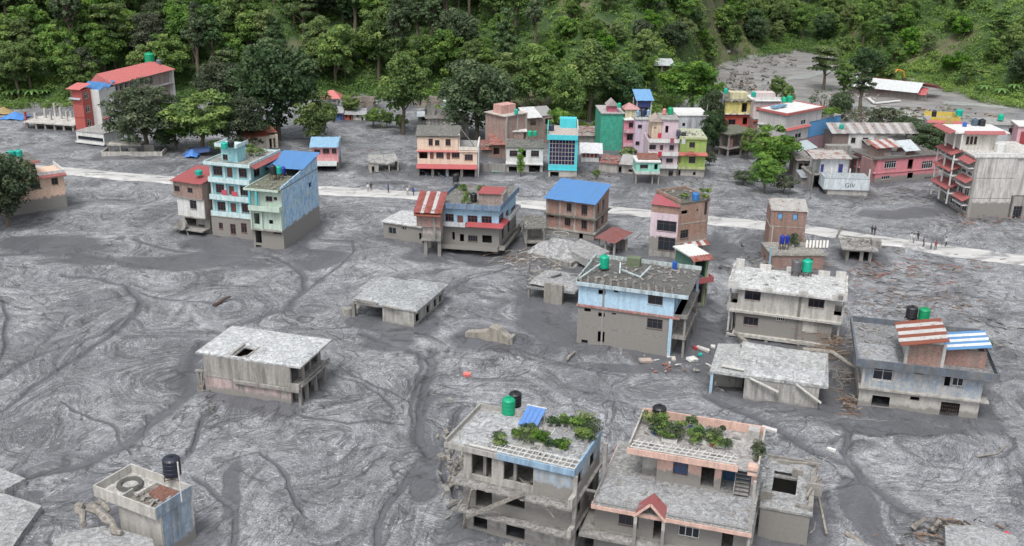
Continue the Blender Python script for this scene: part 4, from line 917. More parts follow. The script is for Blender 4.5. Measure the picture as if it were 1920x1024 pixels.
    br = brick(None, (.50, .26, .20)); h.box('shed_wall', sx, sx2, sy, sy+.2, 6.2, 9.0, br); h.box('shed_wall', sx-.02, sx+.25, sy+.21, sy+6, 6.2, 9.0, paint((.6, .6, .58), None, .4)); h.cols([(sx2+.1, sy+.1), (sx-.15, sy+.1)], 6.2, 9.2, .35, paint((.6, .6, .58), None, .3))
    h.box('shed_wall', sx2+.3, min(ex, W+.2), sy+1.0, sy+1.2, 6.2, 8.4, brick(None, (.42, .18, .14))); h.box('shed_wall', min(ex, W+.2)-.2, min(ex, W+.2), sy+1.21, sy+5, 6.2, 8.3, br)
    h.sheets(sx-1.2, sx2+.2, sy-1.4, sy+6.2, 9.0, 10.2, [RUST_R, WHITE_R], 7, 'x', zf2=None)
    h.sheets(sx2+.25, ex+.1, sy+.2, sy+5.6, 8.4, 9.4, [sheet_mat((.03, .22, .50)), sheet_mat((.62, .66, .70))], 7, 'x')
    h.flat_junk(6.2, 24, 0, sx-1, .5, D, 31)
    tank_on(h, 1283, 132, 9.0, 35, 78, BLACK_T, 'black water tank behind the rusty roof shed of the dark parapet house', 14); tank_on(h, 1360, 140, 9.0, 34, 75, (.0, .25, .10), 'green water tank behind the rusty roof shed of the dark parapet house', 14)
    for i, (x, y) in enumerate(((1690, 280), (1735, 320), (1750, 290))):
        potted(h.world(*h.top(x, y, 6.3), 6.2), .6, 1.0, 'small green weeds growing in the right corner of the dark parapet roof', 'weeds on the dark parapet roof', LEAF, seed=70+i)
    # ------------------------------------------------ sunken house, bottom left
    h = House('sunken_house', 'small house sunk to its roof with open parapet trough and pale blue side, bottom left', (768, 395), (1262, 585), 4.6, tr=c23, z=6.0)
    h.O.z -= 1.3; h.root.location.z -= 1.3
    W, D = h.W, h.D; m = paint((.50, .485, .45), 1.5, .25); bl = paint((.36, .43, .50), 1.0, .5, patchy=(.18, .27, .38))
    zg = 4.6; h.z0 = 0
    h.floor(-.5, 6.2, m, F=.5, L=2.4, mats={'R': bl}); h.slab(6.2, .2, (1.0, 0, 0, .1), paint((.52, .51, .49), None, .5), F=1.0, name='roof')
    h.parapet(6.1, 1.2, m, (1.02, .05, .05, .12), 'FLB', F=1.0, t=.14, mats={}); h.parapet(6.1, 1.2, bl, (1.02, .05, .05, .1), 'R', F=1.0, t=.14)
    h.box('trough_wall', W*.42, W*.42+.15, 0.2, 1.6, 6.4, 7.2, m); h.box('trough_floor', W*.45, W-.15, .3, D-.3, 6.4, 6.43, mudtop_mat((.22, .195, .175))); h.box('rusty_sheet', W*.55, W*.86, 2.2, D-.5, 6.44, 6.5, plain('red_brown_stain', (.17, .085, .065), .9, var=.5)); mudlayer(h, .1, W*.42, .2, D-.2, 6.4, 36, .16, (.46, .45, .43)); h.flat_junk(6.45, 14, W*.5, W-.4, .4, D-.5, 37)
    mb = MB(); n = 20
    mb.tube([(1.9+1.05*math.cos(i*.33), 2.6+1.0*math.sin(i*.33), 6.6) for i in range(20)], [.28]*20, 6); mb.build('mud_ring', plain('dark_mud', (.09, .09, .085), .8), h.root)
    h.cols([(.6, 2.4)], 0, 6.2, .5, m)
    mb = MB(); mb.cyl((W+.1, .9+D*.5), 6.3, 10.6, .07, .07, 8); mb.build('vent_pipe', WHITEF, h.root)
    tank_on(h, 1415, 335, 7.3, 72, 165, (.02, .025, .04), 'muddy black water tank beside the sunken house at the bottom left', 40)
near_houses()
def mid_houses():
    TEAL = (.30, .66, .72); tl = paint(TEAL, None, .12); tlw = paint((.55, .74, .76), None, .2); cut = (.20, .10, .07)
    rw = plain('red_brown_frame', (.16, .06, .045), .6)
    # ---------------- red roofed brick house, leftmost of the row of three
    h = House('brick_house', 'narrow brick and white house with red roof left of the turquoise house', (150, 770), (345, 800), 7.0, tr=c6)
    W, D = h.W, h.D; b = brick(None, (.36, .20, .16)); wp = paint((.62, .63, .61), None, .2)
    z1, z2, z3 = h.zr(130, 640), h.zr(115, 505), h.zr(90, 385)
    h.win('F', (110, 425, 150, 468), (208, 440, 245, 478), k='w', mull=2).win('F', (220, 535, 270, 598), k='w', mull=2, fr=IRON).win('F', (150, 655, 235, 735), k='o')
    h.uwin('F', (W*.55, W*.8, .2, 1.6), k='o')
    h.floor(h.z0, z1-.15, MUDDY, F=1.2, L=.3); h.slab(z1-.15, .18, (.3, 0, 0, .4), MUDDY); h.slab(1.0, .2, (1.2, 0, 0, .8), MUDDY)
    h.floor(z1, z2, b, mats={'F': wp}); h.slab(z2, .12, (.3, 0, 0, .5), MUDDY); h.floor(z2+.12, z3, b, F=-.2, L=-.4)
    h.sheets(-.8, W+.2, -.7, D+.4, z3+.05, z3+1.0, RED_R, 6); h.box('gable_wall', -.3, W-.05, D-.4, D-.2, z3, z3+.9, b)
    for a, q in (((.3, -.8, .2), (1.6, -.2, 2.8)), ((2.6, -1.0, -.2), (1.4, -.4, 2.2)), ((-.6, -.6, 1.3), (2.4, -1.0, 1.5))): mb = MB(); mb.beam(a, q, .16); mb.build('fallen_beam', TIMBER, h.root)
    mb = MB(); mb.cyl((0, 0), 0, .5, 1.1, 1.0, 14); o = mb.build('mud_wheel', MUDDY, h.root); o.location = (1.4, -.9, 1.9); o.rotation_euler = (1.4, .2, 0)
    tank_on(h, 287, 345, z3+1.0, 27, 35, TEAL_T, 'teal water tank on the red roof of the narrow brick house')
    # ---------------- turquoise house
    h = House('turquoise_house', 'bright turquoise four storey house with white balconies and rooftop stair room, left of centre', (390, 795), (690, 828), 11.2, tr=c6)
    W, D = h.W, h.D; low = conc(9, (.38, .36, .34), .4)
    z1, z2, z3, z4 = 3.85, 7.0, 10.2, h.zr(340, 262); print('teal z4', z4)
    h.win('F', (435, 700, 465, 745), (520, 710, 560, 785), k='w', mull=2, fr=rw); h.uwin('F', (W*.72, W*.86, 1.2, 3.0), k='w', fr=rw)
    h.win('F', (405, 555, 465, 620), (587, 570, 640, 635), k='w', mull=3, fr=rw).win('F', (503, 565, 543, 632), k='d', col=rw)
    h.win('F', (392, 425, 455, 490), (570, 440, 630, 510), k='w', mull=3, fr=rw).win('F', (490, 440, 528, 505), k='d', col=rw)
    h.win('F', (372, 292, 440, 358), (555, 308, 622, 372), k='w', mull=3, fr=rw).win('F', (475, 302, 515, 375), k='d', col=rw)
    h.win('R', (693, 293, 738, 360), k='w', mull=2, fr=rw).win('R', (778, 280, 803, 312), k='w', mull=2, fr=rw)
    h.floor(h.z0, z1-.1, low); h.slab(z1-.1, .15, (.1, 0, 0, .1), MUDDY)
    for za, zb in ((z1+.05, z2-.1), (z2+.08, z3-.1), (z3+.08, z4)): h.floor(za, zb, tl, F=.9)
    for z in (z1-.02, z2-.1, z3-.1): h.bal(z, .9, tlw, .75, .16, 'F', F=.9)
    for z in (z2-.1, z3-.1): h.slab(z, .15, (.0, .02, 0, .02), tlw, F=.9)
    for u in (.25, 2.9, 5.6, W-.25):
        for za, zb in ((z1+.05, z2-.12), (z2+.08, z3-.12), (z3+.08, z4)): h.box('pilaster', u-.22, u+.22, .72, .89, za, zb, tlw)
    h.slab(z4, .16, (.2, .3, .2, .4), mudtop_mat((.30, .30, .28)), name='roof'); h.parapet(z4-.1, .55, tlw, (.3, .4, .3, .5), 'FLB'); h.parapet(z4-.1, .8, tlw, (.3, .4, .3, .5), 'R')
    h.awning(z4+.2, 1.0, .45, TILE_R, 'R', 0, D, -.42); h.awning(z3+.05, .8, .35, TILE_R, 'R', 0, D*.55, -.0)
    # stair room
    cx, cy = h.top(455, 245, z4+.16); cx2 = h.top(585, 250, z4+.16)[0]
    h.win('F', (462, 195, 500, 238), k='w', off=cy, mull=2, fr=rw); h.floor(z4+.16, z4+2.9, tl, F=cy, B=D-cy-3, xr=(cx, cx2)); 
    h.box('roof', cx-.8, cx2+.4, cy-.7, cy+3.4, z4+2.9, z4+3.05, tlw); h.box('parapet', cx-.8, cx2+.4, cy-.7, cy-.58, z4+3.05, z4+3.55, tlw); h.box('parapet', cx-.8, cx-.68, cy-.57, cy+3.4, z4+3.05, z4+3.55, tlw); h.box('parapet', cx2+.28, cx2+.4, cy-.57, cy+3.4, z4+3.05, z4+3.55, tlw)
    tank_on(h, 478, 150, z4+3.1, 26, 45, TEAL_T, 'teal water tank on the stair room of the turquoise house'); tank_on(h, 525, 140, z4+3.1, 26, 45, BLACK_T, 'black water tank on the stair room of the turquoise house')
    mb = MB()
    for u, z, c in ((3.0, z2+1.4, 0), (5.0, z2+1.3, 0)): mb.box(u-.6, u+.5, .2, .26, z-.6, z+.35)
    mb.build('hanging_cloth', plain('red_cloth', (.45, .08, .12), .9), h.root, kind='stuff')
    for i, (x, y) in enumerate(((650, 185), (700, 190), (740, 185), (680, 165))): potted(h.world(*h.top(x, y, z4+.6), z4+.16), .8, 1.3, 'green plant on the back corner of the turquoise house roof', 'plants on the turquoise house roof', LEAF, seed=90+i)
    h.flat_junk(z4+.16, 14, 1, W-1, 2, D-1, 41)
    # ---------------- house with the worn blue side wall
    h = House('blue_wall_house', 'mint fronted house with large peeling blue side wall and bright blue roof sheet', (695, 888), (920, 908), 15.6, tr=c6, yaw_deg=-13)
    W, D = h.W, h.D; mint = paint((.50, .64, .54), None, .15); low = conc(3.9, (.36, .34, .32), .3); cy_ = paint((.04, .50, .58), None, .1)
    bl = paint((.50, .68, .80), 3.9, .15, patchy=(.14, .36, .66))
    z1, z2, z3 = h.zr(700, 740), h.zr(700, 590), h.zr(700, 450); print('bluewall', z1, z2, z3, W)
    h.win('F', (838, 755, 895, 785), k='w', mull=2).win('F', (705, 750, 750, 850), (708, 865, 750, 890), k='o').win('F', (695, 630, 735, 710), (805, 680, 835, 710), k='o').win('F', (780, 505, 830, 542), (838, 510, 865, 535), k='w', mull=2)
    h.win('R', (1100, 400, 1120, 440), k='o', off=0)
    h.floor(h.z0, z1-.15, low); h.slab(z1-.15, .18, (.6, .03, 0, .3), MUDDY); 
    h.floor(z1+.03, z2-.15, mint, mats={'R': bl}); h.slab(z2-.15, .18, (.02, .0, 0, .02), mint); h.floor(z2+.03, z3, mint, mats={'R': bl})
    h.bal(z2-.15, 1.1, mint, .7, .18, 'F'); h.cols([(.35, -.9), (1.6, -.9)], z2+.8, z3, .35, cy_); h.cols([(.1, -.4), (2.0, -.3), (W-.15, -.3)], z1, z2-.2, .22, mint)
    h.slab(z3, .16, (1.1, .0, 0, .6), mudtop_mat((.17, .18, .13)), name='roof'); h.parapet(z3, .35, mint, (1.15, 0, 0, .65), 'FL'); 
    # the side wall rises to the blue roof
    mb = MB(); mb.hexa([(W-.2, 0, z3+.17), (W-.01, 0, z3+.17), (W-.01, D, z3+.17), (W-.2, D, z3+.17), (W-.2, 0, z3+.5), (W-.01, 0, z3+.5), (W-.01, D, z3+2.2), (W-.2, D, z3+2.2)]); mb.build('wall', bl, h.root)
    h.sheets(-1.0, W+.35, 8.4, D+.6, z3+1.6, z3+2.9, BLUE_R, 6); h.box('wall', 0, W-.22, D-.2, D, z3+.17, z3+2.3, mint); h.cols([(.1, 8.8), (W-.4, 8.8)], z3+.17, z3+1.5, .25, MUDDY)
    h.flat_junk(z3+.16, 26, 0, W-.4, -.5, 8, 43)
    tank_on(h, 838, 385, z3+.2, 24, 65, BLACK_T, 'black water tank on stand in front of the peeling blue wall house', 50); tank_on(h, 880, 380, z3+.2, 22, 58, TEAL_T, 'teal water tank between black and blue tanks on the peeling blue wall house', 45); tank_on(h, 912, 355, z3+.2, 20, 50, DBLUE_T, 'blue water tank behind the teal tank on the peeling blue wall house', 20)
    # ---------------- leaning house with dark blue parapet
    h = House('blue_parapet_house', 'two storey house with dark blue parapet and red awning leaning in the mud, centre left', (640, 775), (1210, 825), 12.0, tr=c12, yaw_deg=-14, lean=(-2, 0))
    W, D = h.W, h.D; dk = paint((.10, .20, .34), None, .4, patchy=(.22, .30, .40)); lb = paint((.32, .55, .74), None, .2); lo = conc(9, (.40, .385, .35), .35)
    z1, z2, z3 = h.zr(1200, 775)+.2, h.zr(1200, 590), h.zr(1195, 430); z1, z2, z3 = 1.1, 5.0, 8.3; print('lean', h.zr(1200, 770), h.zr(1200, 580), h.zr(1195, 430), W)
    h.win('F', (690, 415, 772, 488), (903, 432, 1000, 520), (1037, 437, 1137, 523), k='w', mull=3, fr=rw).win('F', (805, 430, 862, 510), k='d', col=rw)
    h.win('F', (757, 590, 782, 665), (830, 610, 870, 682), (1045, 622, 1137, 695), k='o').win('F', (908, 622, 1000, 680), k='W', mull=4, fr=IRON)
    h.win('R', (1205, 415, 1250, 515), (1322, 340, 1365, 410), k='w', mull=2, fr=rw).win('R', (1270, 380, 1300, 480), k='d', col=rw); h.uwin('R', (2, 3.5, 2, 4), (6, 7.5, 2, 4), k='o')
    for u in range(7): h.uwin('F', (.6+u*1.9, 1.7+u*1.9, -.3, .8), k='o')
    h.floor(h.z0, z1-.1, MUDDY, F=1.2, R=.6); h.slab(z1-.1, .25, (.3, 1.0, 0, .3), MUDDY); h.bal(z1-.1, 1.2, lo, .55, .25, 'F', u0=.5); h.bal(z1-.1, 1.0, lo, .5, .25, 'R')
    h.floor(z1+.15, z2, lo); h.slab(z2, .18, (.2, .3, 0, .2), lo); h.floor(z2+.18, z3, lb)
    h.awning(z2+.75, 1.2, .5, sheet_mat((.42, .03, .04)), 'F', 5.2, W+1.0); h.awning(z2+.75, 1.0, .45, sheet_mat((.42, .03, .04)), 'R', 0, 3.5); h.bal(z2, 1.0, paint((.5, .52, .54), None, .3), .6, .2, 'F', u1=5.1); h.bal(z2, .9, paint((.5, .52, .54), None, .3), .6, .2, 'R', u0=4.5)
    h.slab(z3, .15, (.7, .5, .3, .4), mudtop_mat((.20, .20, .185)), name='roof'); h.parapet(z3-.15, .95, dk, (.8, .6, .3, .5), 'FLR'); h.parapet(z3, .6, MUDDY, (.8, .6, .3, .5), 'B')
    cx, cy = h.top(1015, 330, z3+.15); h.box('roof_room', cx, cx+4.3, cy, cy+.2, z3+.15, z3+2.2, brick(None, (.40, .30, .27))); h.box('roof_room', cx+4.1, cx+4.3, cy+.21, cy+3, z3+.15, z3+2.2, MUDDY); h.box('roof_room', cx, cx+.2, cy+.21, cy+3, z3+.15, z3+2.2, MUDDY); h.sheets(cx-.2, cx+4.0, cy-.3, cy+3.2, z3+2.25, z3+2.6, RED_R, 4)
    h.flat_junk(z3+.15, 40, .5, W, .3, D-.5, 45)
    tank_on(h, 962, 295, z3+.3, 33, 75, BLACK_T, 'black water tank left of the brick roof room on the dark blue parapet house', 10); tank_on(h, 793, 168, z3+.2, 32, 75, BLACK_T, 'black water tank on tall stand at the back corner of the dark blue parapet house', 70)
    for i, (x, y) in enumerate(((870, 220), (890, 315), (900, 270), (850, 190), (1040, 205))): potted(h.world(*h.top(x, y, z3+.3), z3+.15), .6, 1.2, 'small green plant on the roof of the dark blue parapet house', 'plants on the dark blue parapet roof', LEAF, seed=110+i)
    # rusty roofed brick wing
    h = House('brick_wing', 'cracked brick annex with red and white striped rusty roof beside the dark blue parapet house', (475, 820), (650, 830), 6.0, tr=c12, cat='annex')
    W, D = h.W, h.D; b = brick(None, (.46, .22, .19)); h.cols([(.5, .3), (W-.3, .3), (.5, 4)], -1, 2.9, .55)
    h.slab(2.9, .3, (.3, 0, 0, .2)); h.floor(3.2, 5.5, paint((.46, .40, .37), 4.0, .5)); h.floor(5.5, 8.2, b, F=-.5, L=-.9); h.box('crack_beam', W*.62, W*.75, -.62, -.51, 3.2, 7.8, MUDDY)
    h.sheets(-1.3, W+.3, -1.3, 4.8, 8.2, 10.3, [sheet_mat((.34, .05, .05), .4), sheet_mat((.34, .05, .05), .6), WHITE_R], 8); h.awning(8.3, .9, .6, RUST_R, 'F', -1.2, W+.2, -.5)
    # low wing on the left
    h = House('low_wing', 'low mud coated wing with flat mud covered roof beside the cracked brick annex', (100, 655), (470, 715), 7.2, tr=c12, cat='annex')
    W, D = h.W, h.D; h.win('F', (145, 545, 220, 608), (275, 540, 318, 568), k='w', mull=2, fr=MUDDY).win('F', (440, 600, 462, 660), k='o'); z = 3.2
    h.floor(h.z0, z, conc(9, (.38, .37, .34), .4)); h.slab(-.1, .25, (.6, 0, 0, .3), MUDDY); h.slab(z, .2, (.3, 0, .3, .4), mudtop_mat((.50, .51, .51)), name='roof'); mudlayer(h, -.3, W, 0, D, z+.2, 21, .2, (.52, .53, .54))
    # ---------------- brick house with blue roof
    h = House('brick_house', 'three storey brick house under a single blue sheet roof, centre', (303, 545), (745, 610), 8.0, tr=c13)
    W, D = h.W, h.D; b = brick(None, (.42, .18, .13)); cm = conc(None, (.42, .40, .36)); z1, z2, z3 = h.zr(303, 465), h.zr(303, 335), h.zr(310, 205); print('brickblue', z1, z2, z3, W)
    h.win('F', (480, 385, 535, 455), (635, 405, 685, 485), (500, 250, 545, 325), (635, 265, 690, 355), k='w', mull=3, fr=IRON).win('F', (333, 352, 382, 376), k='o'); h.uwin('F', (W*.7, W*.78, .2, 1.6), k='o')
    h.uwin('R', (1, 2.1, z1+.8, z2-.4), (4, 5.4, z1+.8, z2-.4), (1.4, 2.4, z2+.8, z3-.3), (4.2, 5.4, z2+.8, z3-.2), k='w', mull=2, fr=IRON)
    h.floor(h.z0, z1-.2, conc(9, (.42, .40, .36), .3)); h.slab(z1-.2, .35, (.15, .3, .1, .1), cm); h.floor(z1+.15, z2-.15, b); h.slab(z2-.15, .2, (.6, .5, .1, .2), mudtop_mat((.13, .13, .11))); h.floor(z2+.05, z3, b)
    for u in (.15, W*.29, W*.6, W-.15): h.box('column', u-.13, u+.13, -.05, -.003, z1+.15, z2-.16, cm); h.box('column', u-.13, u+.13, -.05, -.003, z2+.06, z3, cm)
    for u in (.2, 3.5, D-.4): h.box('column', W+.003, W+.05, u-.12, u+.12, z1+.15, z2-.16, cm); h.box('column', W+.003, W+.05, u-.12, u+.12, z2+.06, z3, cm)
    mb = MB(); mb._add([(W-.2, 0, z3), (W-.2, D, z3), (W-.2, D, z3+1.5), (W, 0, z3), (W, D, z3), (W, D, z3+1.5)], [(0, 2, 1), (3, 4, 5), (0, 1, 4, 3), (1, 2, 5, 4), (2, 0, 3, 5)]); mb.build('gable_wall', b, h.root)
    h.sheets(-.3, W+.3, -.8, D+.3, z3+.2, z3+1.75, BLUE_R, 10)
    mb = MB(); mb.beam((W*.6, -.3, z2+.1), (W*.62, -.5, z2+.1), .4); mb.build('rubble', MUDDY, h.root)
    h = House('open_frame_annex', 'bare concrete frame with sagging slab between the dark blue parapet house and brick house', (120, 660), (300, 660), 7.0, tr=c13, cat='ruin')
    W, D = h.W, h.D; h.cols([(.15, .15), (W-.15, .15), (.15, D-.2), (W-.15, D-.2)], -1, 3.6, .3); h.slab(3.6, .3, (.2, .1, 0, .2), mudtop_mat((.20, .20, .18)), name='roof'); h.slab(.9, .25, (.1, 0, 0, .1)); h.box('wall', .3, W-.3, 3, 3.2, .9, 3.6, MUDDY); h.flat_junk(3.9, 25, 0, W, 0, D, 47)
    for a in (0, 1.2): mb = MB(); mb.beam((-3.2+a, 2+a, 1.5), (.2, 5+a, 4.1), .18); mb.build('fallen_beam', TIMBER, h.root)
    h = House('red_roofed_shed', 'small open shed with dark red roof on posts beside the brick house', (775, 700), (930, 750), 3.8, tr=c13, cat='shed')
    W, D = h.W, h.D; h.cols([(.2, .2), (W*.45, .2), (W-.15, .2), (W-.15, D-.2), (.2, D-.2)], -.6, 2.7, .28, conc(None, (.48, .46, .43))); h.sheets(-.4, W+.4, -.5, D+.8, 2.75, 3.7, sheet_mat((.20, .05, .05), .4), 4); h.box('wall', .4, W-.3, D-.4, D-.2, -.6, 2.4, MUDDY); h.box('crate', 1.0, 1.9, .6, 1.4, -.3, 1.2, MUDDY)
    # ---------------- collapsed dome of slab
    h = House('collapsed_roof', 'lumpy collapsed grey slab tilted on mud and timber, between brick house and pale blue house', (150, 750), (570, 860), 8.5, tr=c13, cat='ruin')
    W, D = h.W, h.D; n_ = 14; vs = []; R = np.random.RandomState(5)
    for j in range(n_):
        for i in range(n_):
            u, v = i/(n_-1), j/(n_-1); e = min(u, 1-u, v, 1-v); z = .9+2.0*min(1, e*5)+(fbm(np.array(u*4.), np.array(v*4.), 3)-.5)*1.5-u*1.0
            vs.append((u*W-.6+float(R.rand()*.2), v*D, float(z)))
    mb = MB(); mb._add(vs, [(j*n_+i, j*n_+i+1, (j+1)*n_+i+1, (j+1)*n_+i) for j in range(n_-1) for i in range(n_-1)]); smooth(mb.build('roof', mudtop_mat((.34, .345, .35)), h.root))
    mb = MB(); mb.box(-.5, W-.8, .1, D-.1, -.5, 1.0); mb.build('wall', MUDDY, h.root)
    mb = MB(); mb.hexa([(W*.62, D*.3, 1.2), (W+2.2, D*.1, .6), (W+2.6, D*.8, .8), (W*.6, D*.9, 1.6), (W*.62, D*.3, 2.4), (W+2.2, D*.1, 2.0), (W+2.6, D*.8, 2.1), (W*.6, D*.9, 2.8)]); mb.build('fallen_slab', mudtop_mat((.32, .32, .32)), h.root)
    mb = MB(); mb.tube([(2.2+1.5*math.cos(i*.42), 6.6+1.2*math.sin(i*.42), 3.2) for i in range(15)], [.14]*15, 6); mb.build('ring', MUDDY, h.root)
    # ---------------- rubble slabs left of the pale blue house
    h = House('collapsed_annex', 'broken slab with hanging concrete chunk left of the pale blue house', (110, 430), (500, 500), 7.0, tr=c15, cat='ruin', z=0)
    W, D = h.W, h.D; t_ = mudtop_mat((.30, .30, .30)); mb = MB(); mb.hexa([(0, .3, 1.7), (W, .0, 2.2), (W, D, 2.6), (.4, D, 2.0), (0, .3, 2.0), (W, .0, 2.6), (W, D, 3.0), (.4, D, 2.4)]); mb.build('roof', t_, h.root)
    h.cols([(.3, .6)], -.5, 1.7, .3); h.box('broken_wall', 3.2, 6.2, -.5, .1, -.4, 3.4, conc(None, (.30, .28, .25))); h.flat_junk(2.3, 40, 0, W, .5, D, 49)
    for p, q, w_, t2 in (((.5, 1, 2.5), (4, 4.5, 3.6), .7, .18), ((2, 5, 2.8), (7, 6, 3.2), .3, .2), ((6, 2, 2.8), (8.5, 5, 3.9), 1.2, .2), ((1, 5.5, 2.4), (3.5, 2.6, 3.0), .2, .2)): mb = MB(); mb.beam(p, q, w_, t2); mb.build('fallen_slab', mudtop_mat((.30, .30, .30)), h.root)
    mudlayer(h, .3, W, .3, D, 2.55, 61, .5, (.33, .335, .34))
    # ---------------- pink and brick tower house
    h = House('pink_brick_house', 'tall pink fronted half of a brick tower house with red roof strip, right of centre', (165, 665), (412, 695), 6.0, tr=c14)
    W, D = h.W, h.D; pk = paint((.66, .52, .58), 4.0, .12); b = brick(None, (.42, .19, .11)); z1, z2, z3 = 3.9, 7.0, h.zr(180, 200); print('pinkbrick', z3, W)
    h.win('F', (240, 345, 412, 438), (250, 490, 400, 608), k='w', mull=3, fr=IRON)
    h.floor(h.z0, 1.6, MUDDY); h.floor(1.62, 8.3, pk); h.floor(8.32, z3, b); h.sheets(-.1, W+.1, -.3, 4.0, z3+.05, z3+.7, sheet_mat((.42, .06, .09)), 5)
    h2 = House('brick_tower_house', 'tall weathered brick house with blue tank on its mossy roof, right half of the pair', (412, 700), (660, 660), 7.5, tr=c14, W=5.9)
    W, D = h2.W, h2.D; h = h2; z3 = h.zr(430, 195); cm = conc(None, (.42, .39, .35)); print('bricktower', z3)
    h.win('F', (455, 255, 508, 288), (588, 240, 602, 262), k='o').win('F', (445, 425, 515, 498), k='w', mull=3, fr=IRON)
    h.floor(h.z0, 3.2, conc(None, (.36, .33, .30))); h.slab(3.2, .2, (.05, .1, 0, 0), cm); h.floor(3.4, 6.6, b); h.slab(6.6, .2, (.05, .1, 0, 0), cm); h.floor(6.8, z3-.2, b); h.slab(z3-.2, .2, (.1, .2, 0, 0), mudtop_mat((.12, .12, .10)), name='roof'); h.parapet(z3, .5, b, (.1, .2, 0, 0), 'LRB'); h.flat_junk(z3, 20, .3, W, .3, D-.4, 51)
    h.box('dark_panel', W-.9, W-.4, -.04, -.003, z3-2.6, z3-.3, plain('near_black', (.03, .03, .03), .9)); h.sheets(W*.05, W+.1, -1.1, .3, 2.6, 3.3, [RUST_R, WHITE_R], 7)  # thin near-black panel set on the upper front wall
    tank_on(h, 577, 165, z3, 32, 70, BLUE_T, 'blue water tank on the mossy roof of the brick tower house')
    for i, (x, y) in enumerate(((665, 160), (640, 110), (480, 150), (690, 110))): potted(h.world(*h.top(x, y, z3), z3), .5, .8, 'weeds growing on the mossy brick tower roof', 'weeds on the brick tower roof', LEAFY, seed=120+i)
    # the low house with the red balcony in front of it
    h = House('red_balcony_house', 'narrow white and green house with red balcony behind the pale blue house', (520, 1110), (655, 1090), 5.0, tr=c14, z=0)
    W, D = h.W, h.D; wp = paint((.62, .6, .58), 3, .2); rd = paint((.46, .09, .10), None, .2); gp = paint((.30, .55, .18), None, .2); z2 = h.zr(560, 860); z3 = h.zr(560, 660); print('redbalc', z2, z3, W)
    h.uwin('F', (.5, W-.5, z2+.2, z3-.7), (.5, W-.6, .6, z2-.6), k='o'); h.floor(h.z0, z2-.2, MUDDY); h.floor(z2, z3, paint((.08, .22, .16), None, .2)); h.cols([(.1, -.3), (W-.1, -.3)], -1, z3, .2, wp); h.cols([(W-.4, -.25)], -1, z3, .12, gp)
    h.bal(z2-.2, 1.4, rd, .7, .2, 'F', u0=-.8, u1=W+.3); h.awning(z3+.2, 1.2, .5, sheet_mat((.36, .10, .09), .5), 'F', -.6, W+.2); h.box('awning_board', -2.2, -.9, -2.2, -.8, z2-2.2, z2+.3, rd)
    h.slab(z3, .2, (.1, .1, 0, .6), WHITEF, name='roof')
    # ---------------- small brick tower
    h = House('small_brick_tower', 'small two storey brick house with two sky blue windows and tin roof, right', (1205, 600), (1512, 615), 5.5, tr=c14)
    W, D = h.W, h.D; b = brick(None, (.38, .17, .12)); z2, z3 = 4.4, h.zr(1222, 255); print('tower', h.zr(1210, 400), z3, W); sk = plain('sky_blue_pane', (.16, .36, .62), .3)
    h.win('F', (1295, 278, 1340, 332), (1425, 285, 1470, 342), k='w', mull=1, col=sk); h.floor(h.z0, z2, b); h.slab(z2, .15, (.05, .1, 0, .1), conc(None, (.42, .39, .35))); h.floor(z2+.15, z3, b)
    h.sheets(-.1, W+.2, -.2, 4.6, z3+.05, z3+1.0, [sheet_mat((.38, .37, .35), .3), sheet_mat((.42, .41, .39), .2)], 6); h.cols([(.5, -.25)], 0, 4.6, .2, conc(None, (.5, .46, .42)))
    h = House('brick_platform_house', 'low ruined brick house with railed flat roof behind the cream house', (1235, 770), (1690, 770), 6.5, tr=c14, z=0, cat='ruin')
    W, D = h.W, h.D; zt = h.zr(1235, 650); print('platform', zt, W); b = brick(None, (.36, .16, .12))
    h.uwin('F', (5.4, 7.0, zt-1.5, zt-.5), k='o'); h.floor(h.z0, zt, b); h.slab(zt, .2, (.2, .3, .2, .2), mudtop_mat((.30, .29, .26)), name='roof'); h.rail([(0, .1, zt+.2), (W, .1, zt+.2)], .7, plain('grey_rail', (.32, .32, .32), .6), step=1.6, bars=2); h.cols([(-.4, -.2)], -1, zt+1.6, .3, paint((.25, .42, .52), None, .3))
    tank_on(h, 1325, 595, zt+.2, 21, 70, DBLUE_T, 'left one of two narrow blue tanks on posts before the small brick tower', 60); tank_on(h, 1370, 595, zt+.2, 17, 70, DBLUE_T, 'right one of two narrow blue tanks on posts before the small brick tower', 60)
    for i in range(7): mb = MB(); a = W*.75+i*.6; mb.beam((a, 3, zt+.3), (a+.5, 4.4, zt+1.2), .35); mb.build('broken_block', plain('pale_timber', (.5, .49, .46), .8), h.root)
    for i, (x, y) in enumerate(((1430, 560), (1450, 540), (1410, 545))): potted(h.world(*h.top(x, y, zt+.4), zt+.2), .8, 1.7, 'green bush in a pot beside the narrow blue tanks', 'bushes beside the narrow blue tanks', LEAFG, seed=130+i)
    # ---------------- muddy shack by the road
    h = House('muddy_shack', 'dark half buried shack with a broken flat roof beside the road, right', (190, 385), (395, 400), 5.5, tr=c18, cat='ruin')
    W, D = h.W, h.D; h.uwin('F', (.5, 2.3, .2, 1.9), (2.9, W-.5, .2, 2.0), k='o'); h.floor(h.z0, 2.3, MUDDY); h.slab(2.3, .25, (.7, .9, .3, .9), mudtop_mat((.32, .31, .30)), name='roof'); h.flat_junk(2.55, 35, 0, W, 0, D, 53)
    h.box('roof_block', W, W+1.6, 1.5, 3.5, 2.5, 3.6, MUDDY); mb = MB(); mb.beam((-.5, 2, 4.0), (2.5, 3.5, 3.4), .2); mb.beam((2.5, 3.5, 3.4), (6, 3.5, 3.5), .2); mb.beam((-1.6, 3, 3.0), (-.8, 3.2, 5.4), .3); mb.build('fallen_beam', TIMBER, h.root, kind='stuff')
mid_houses()
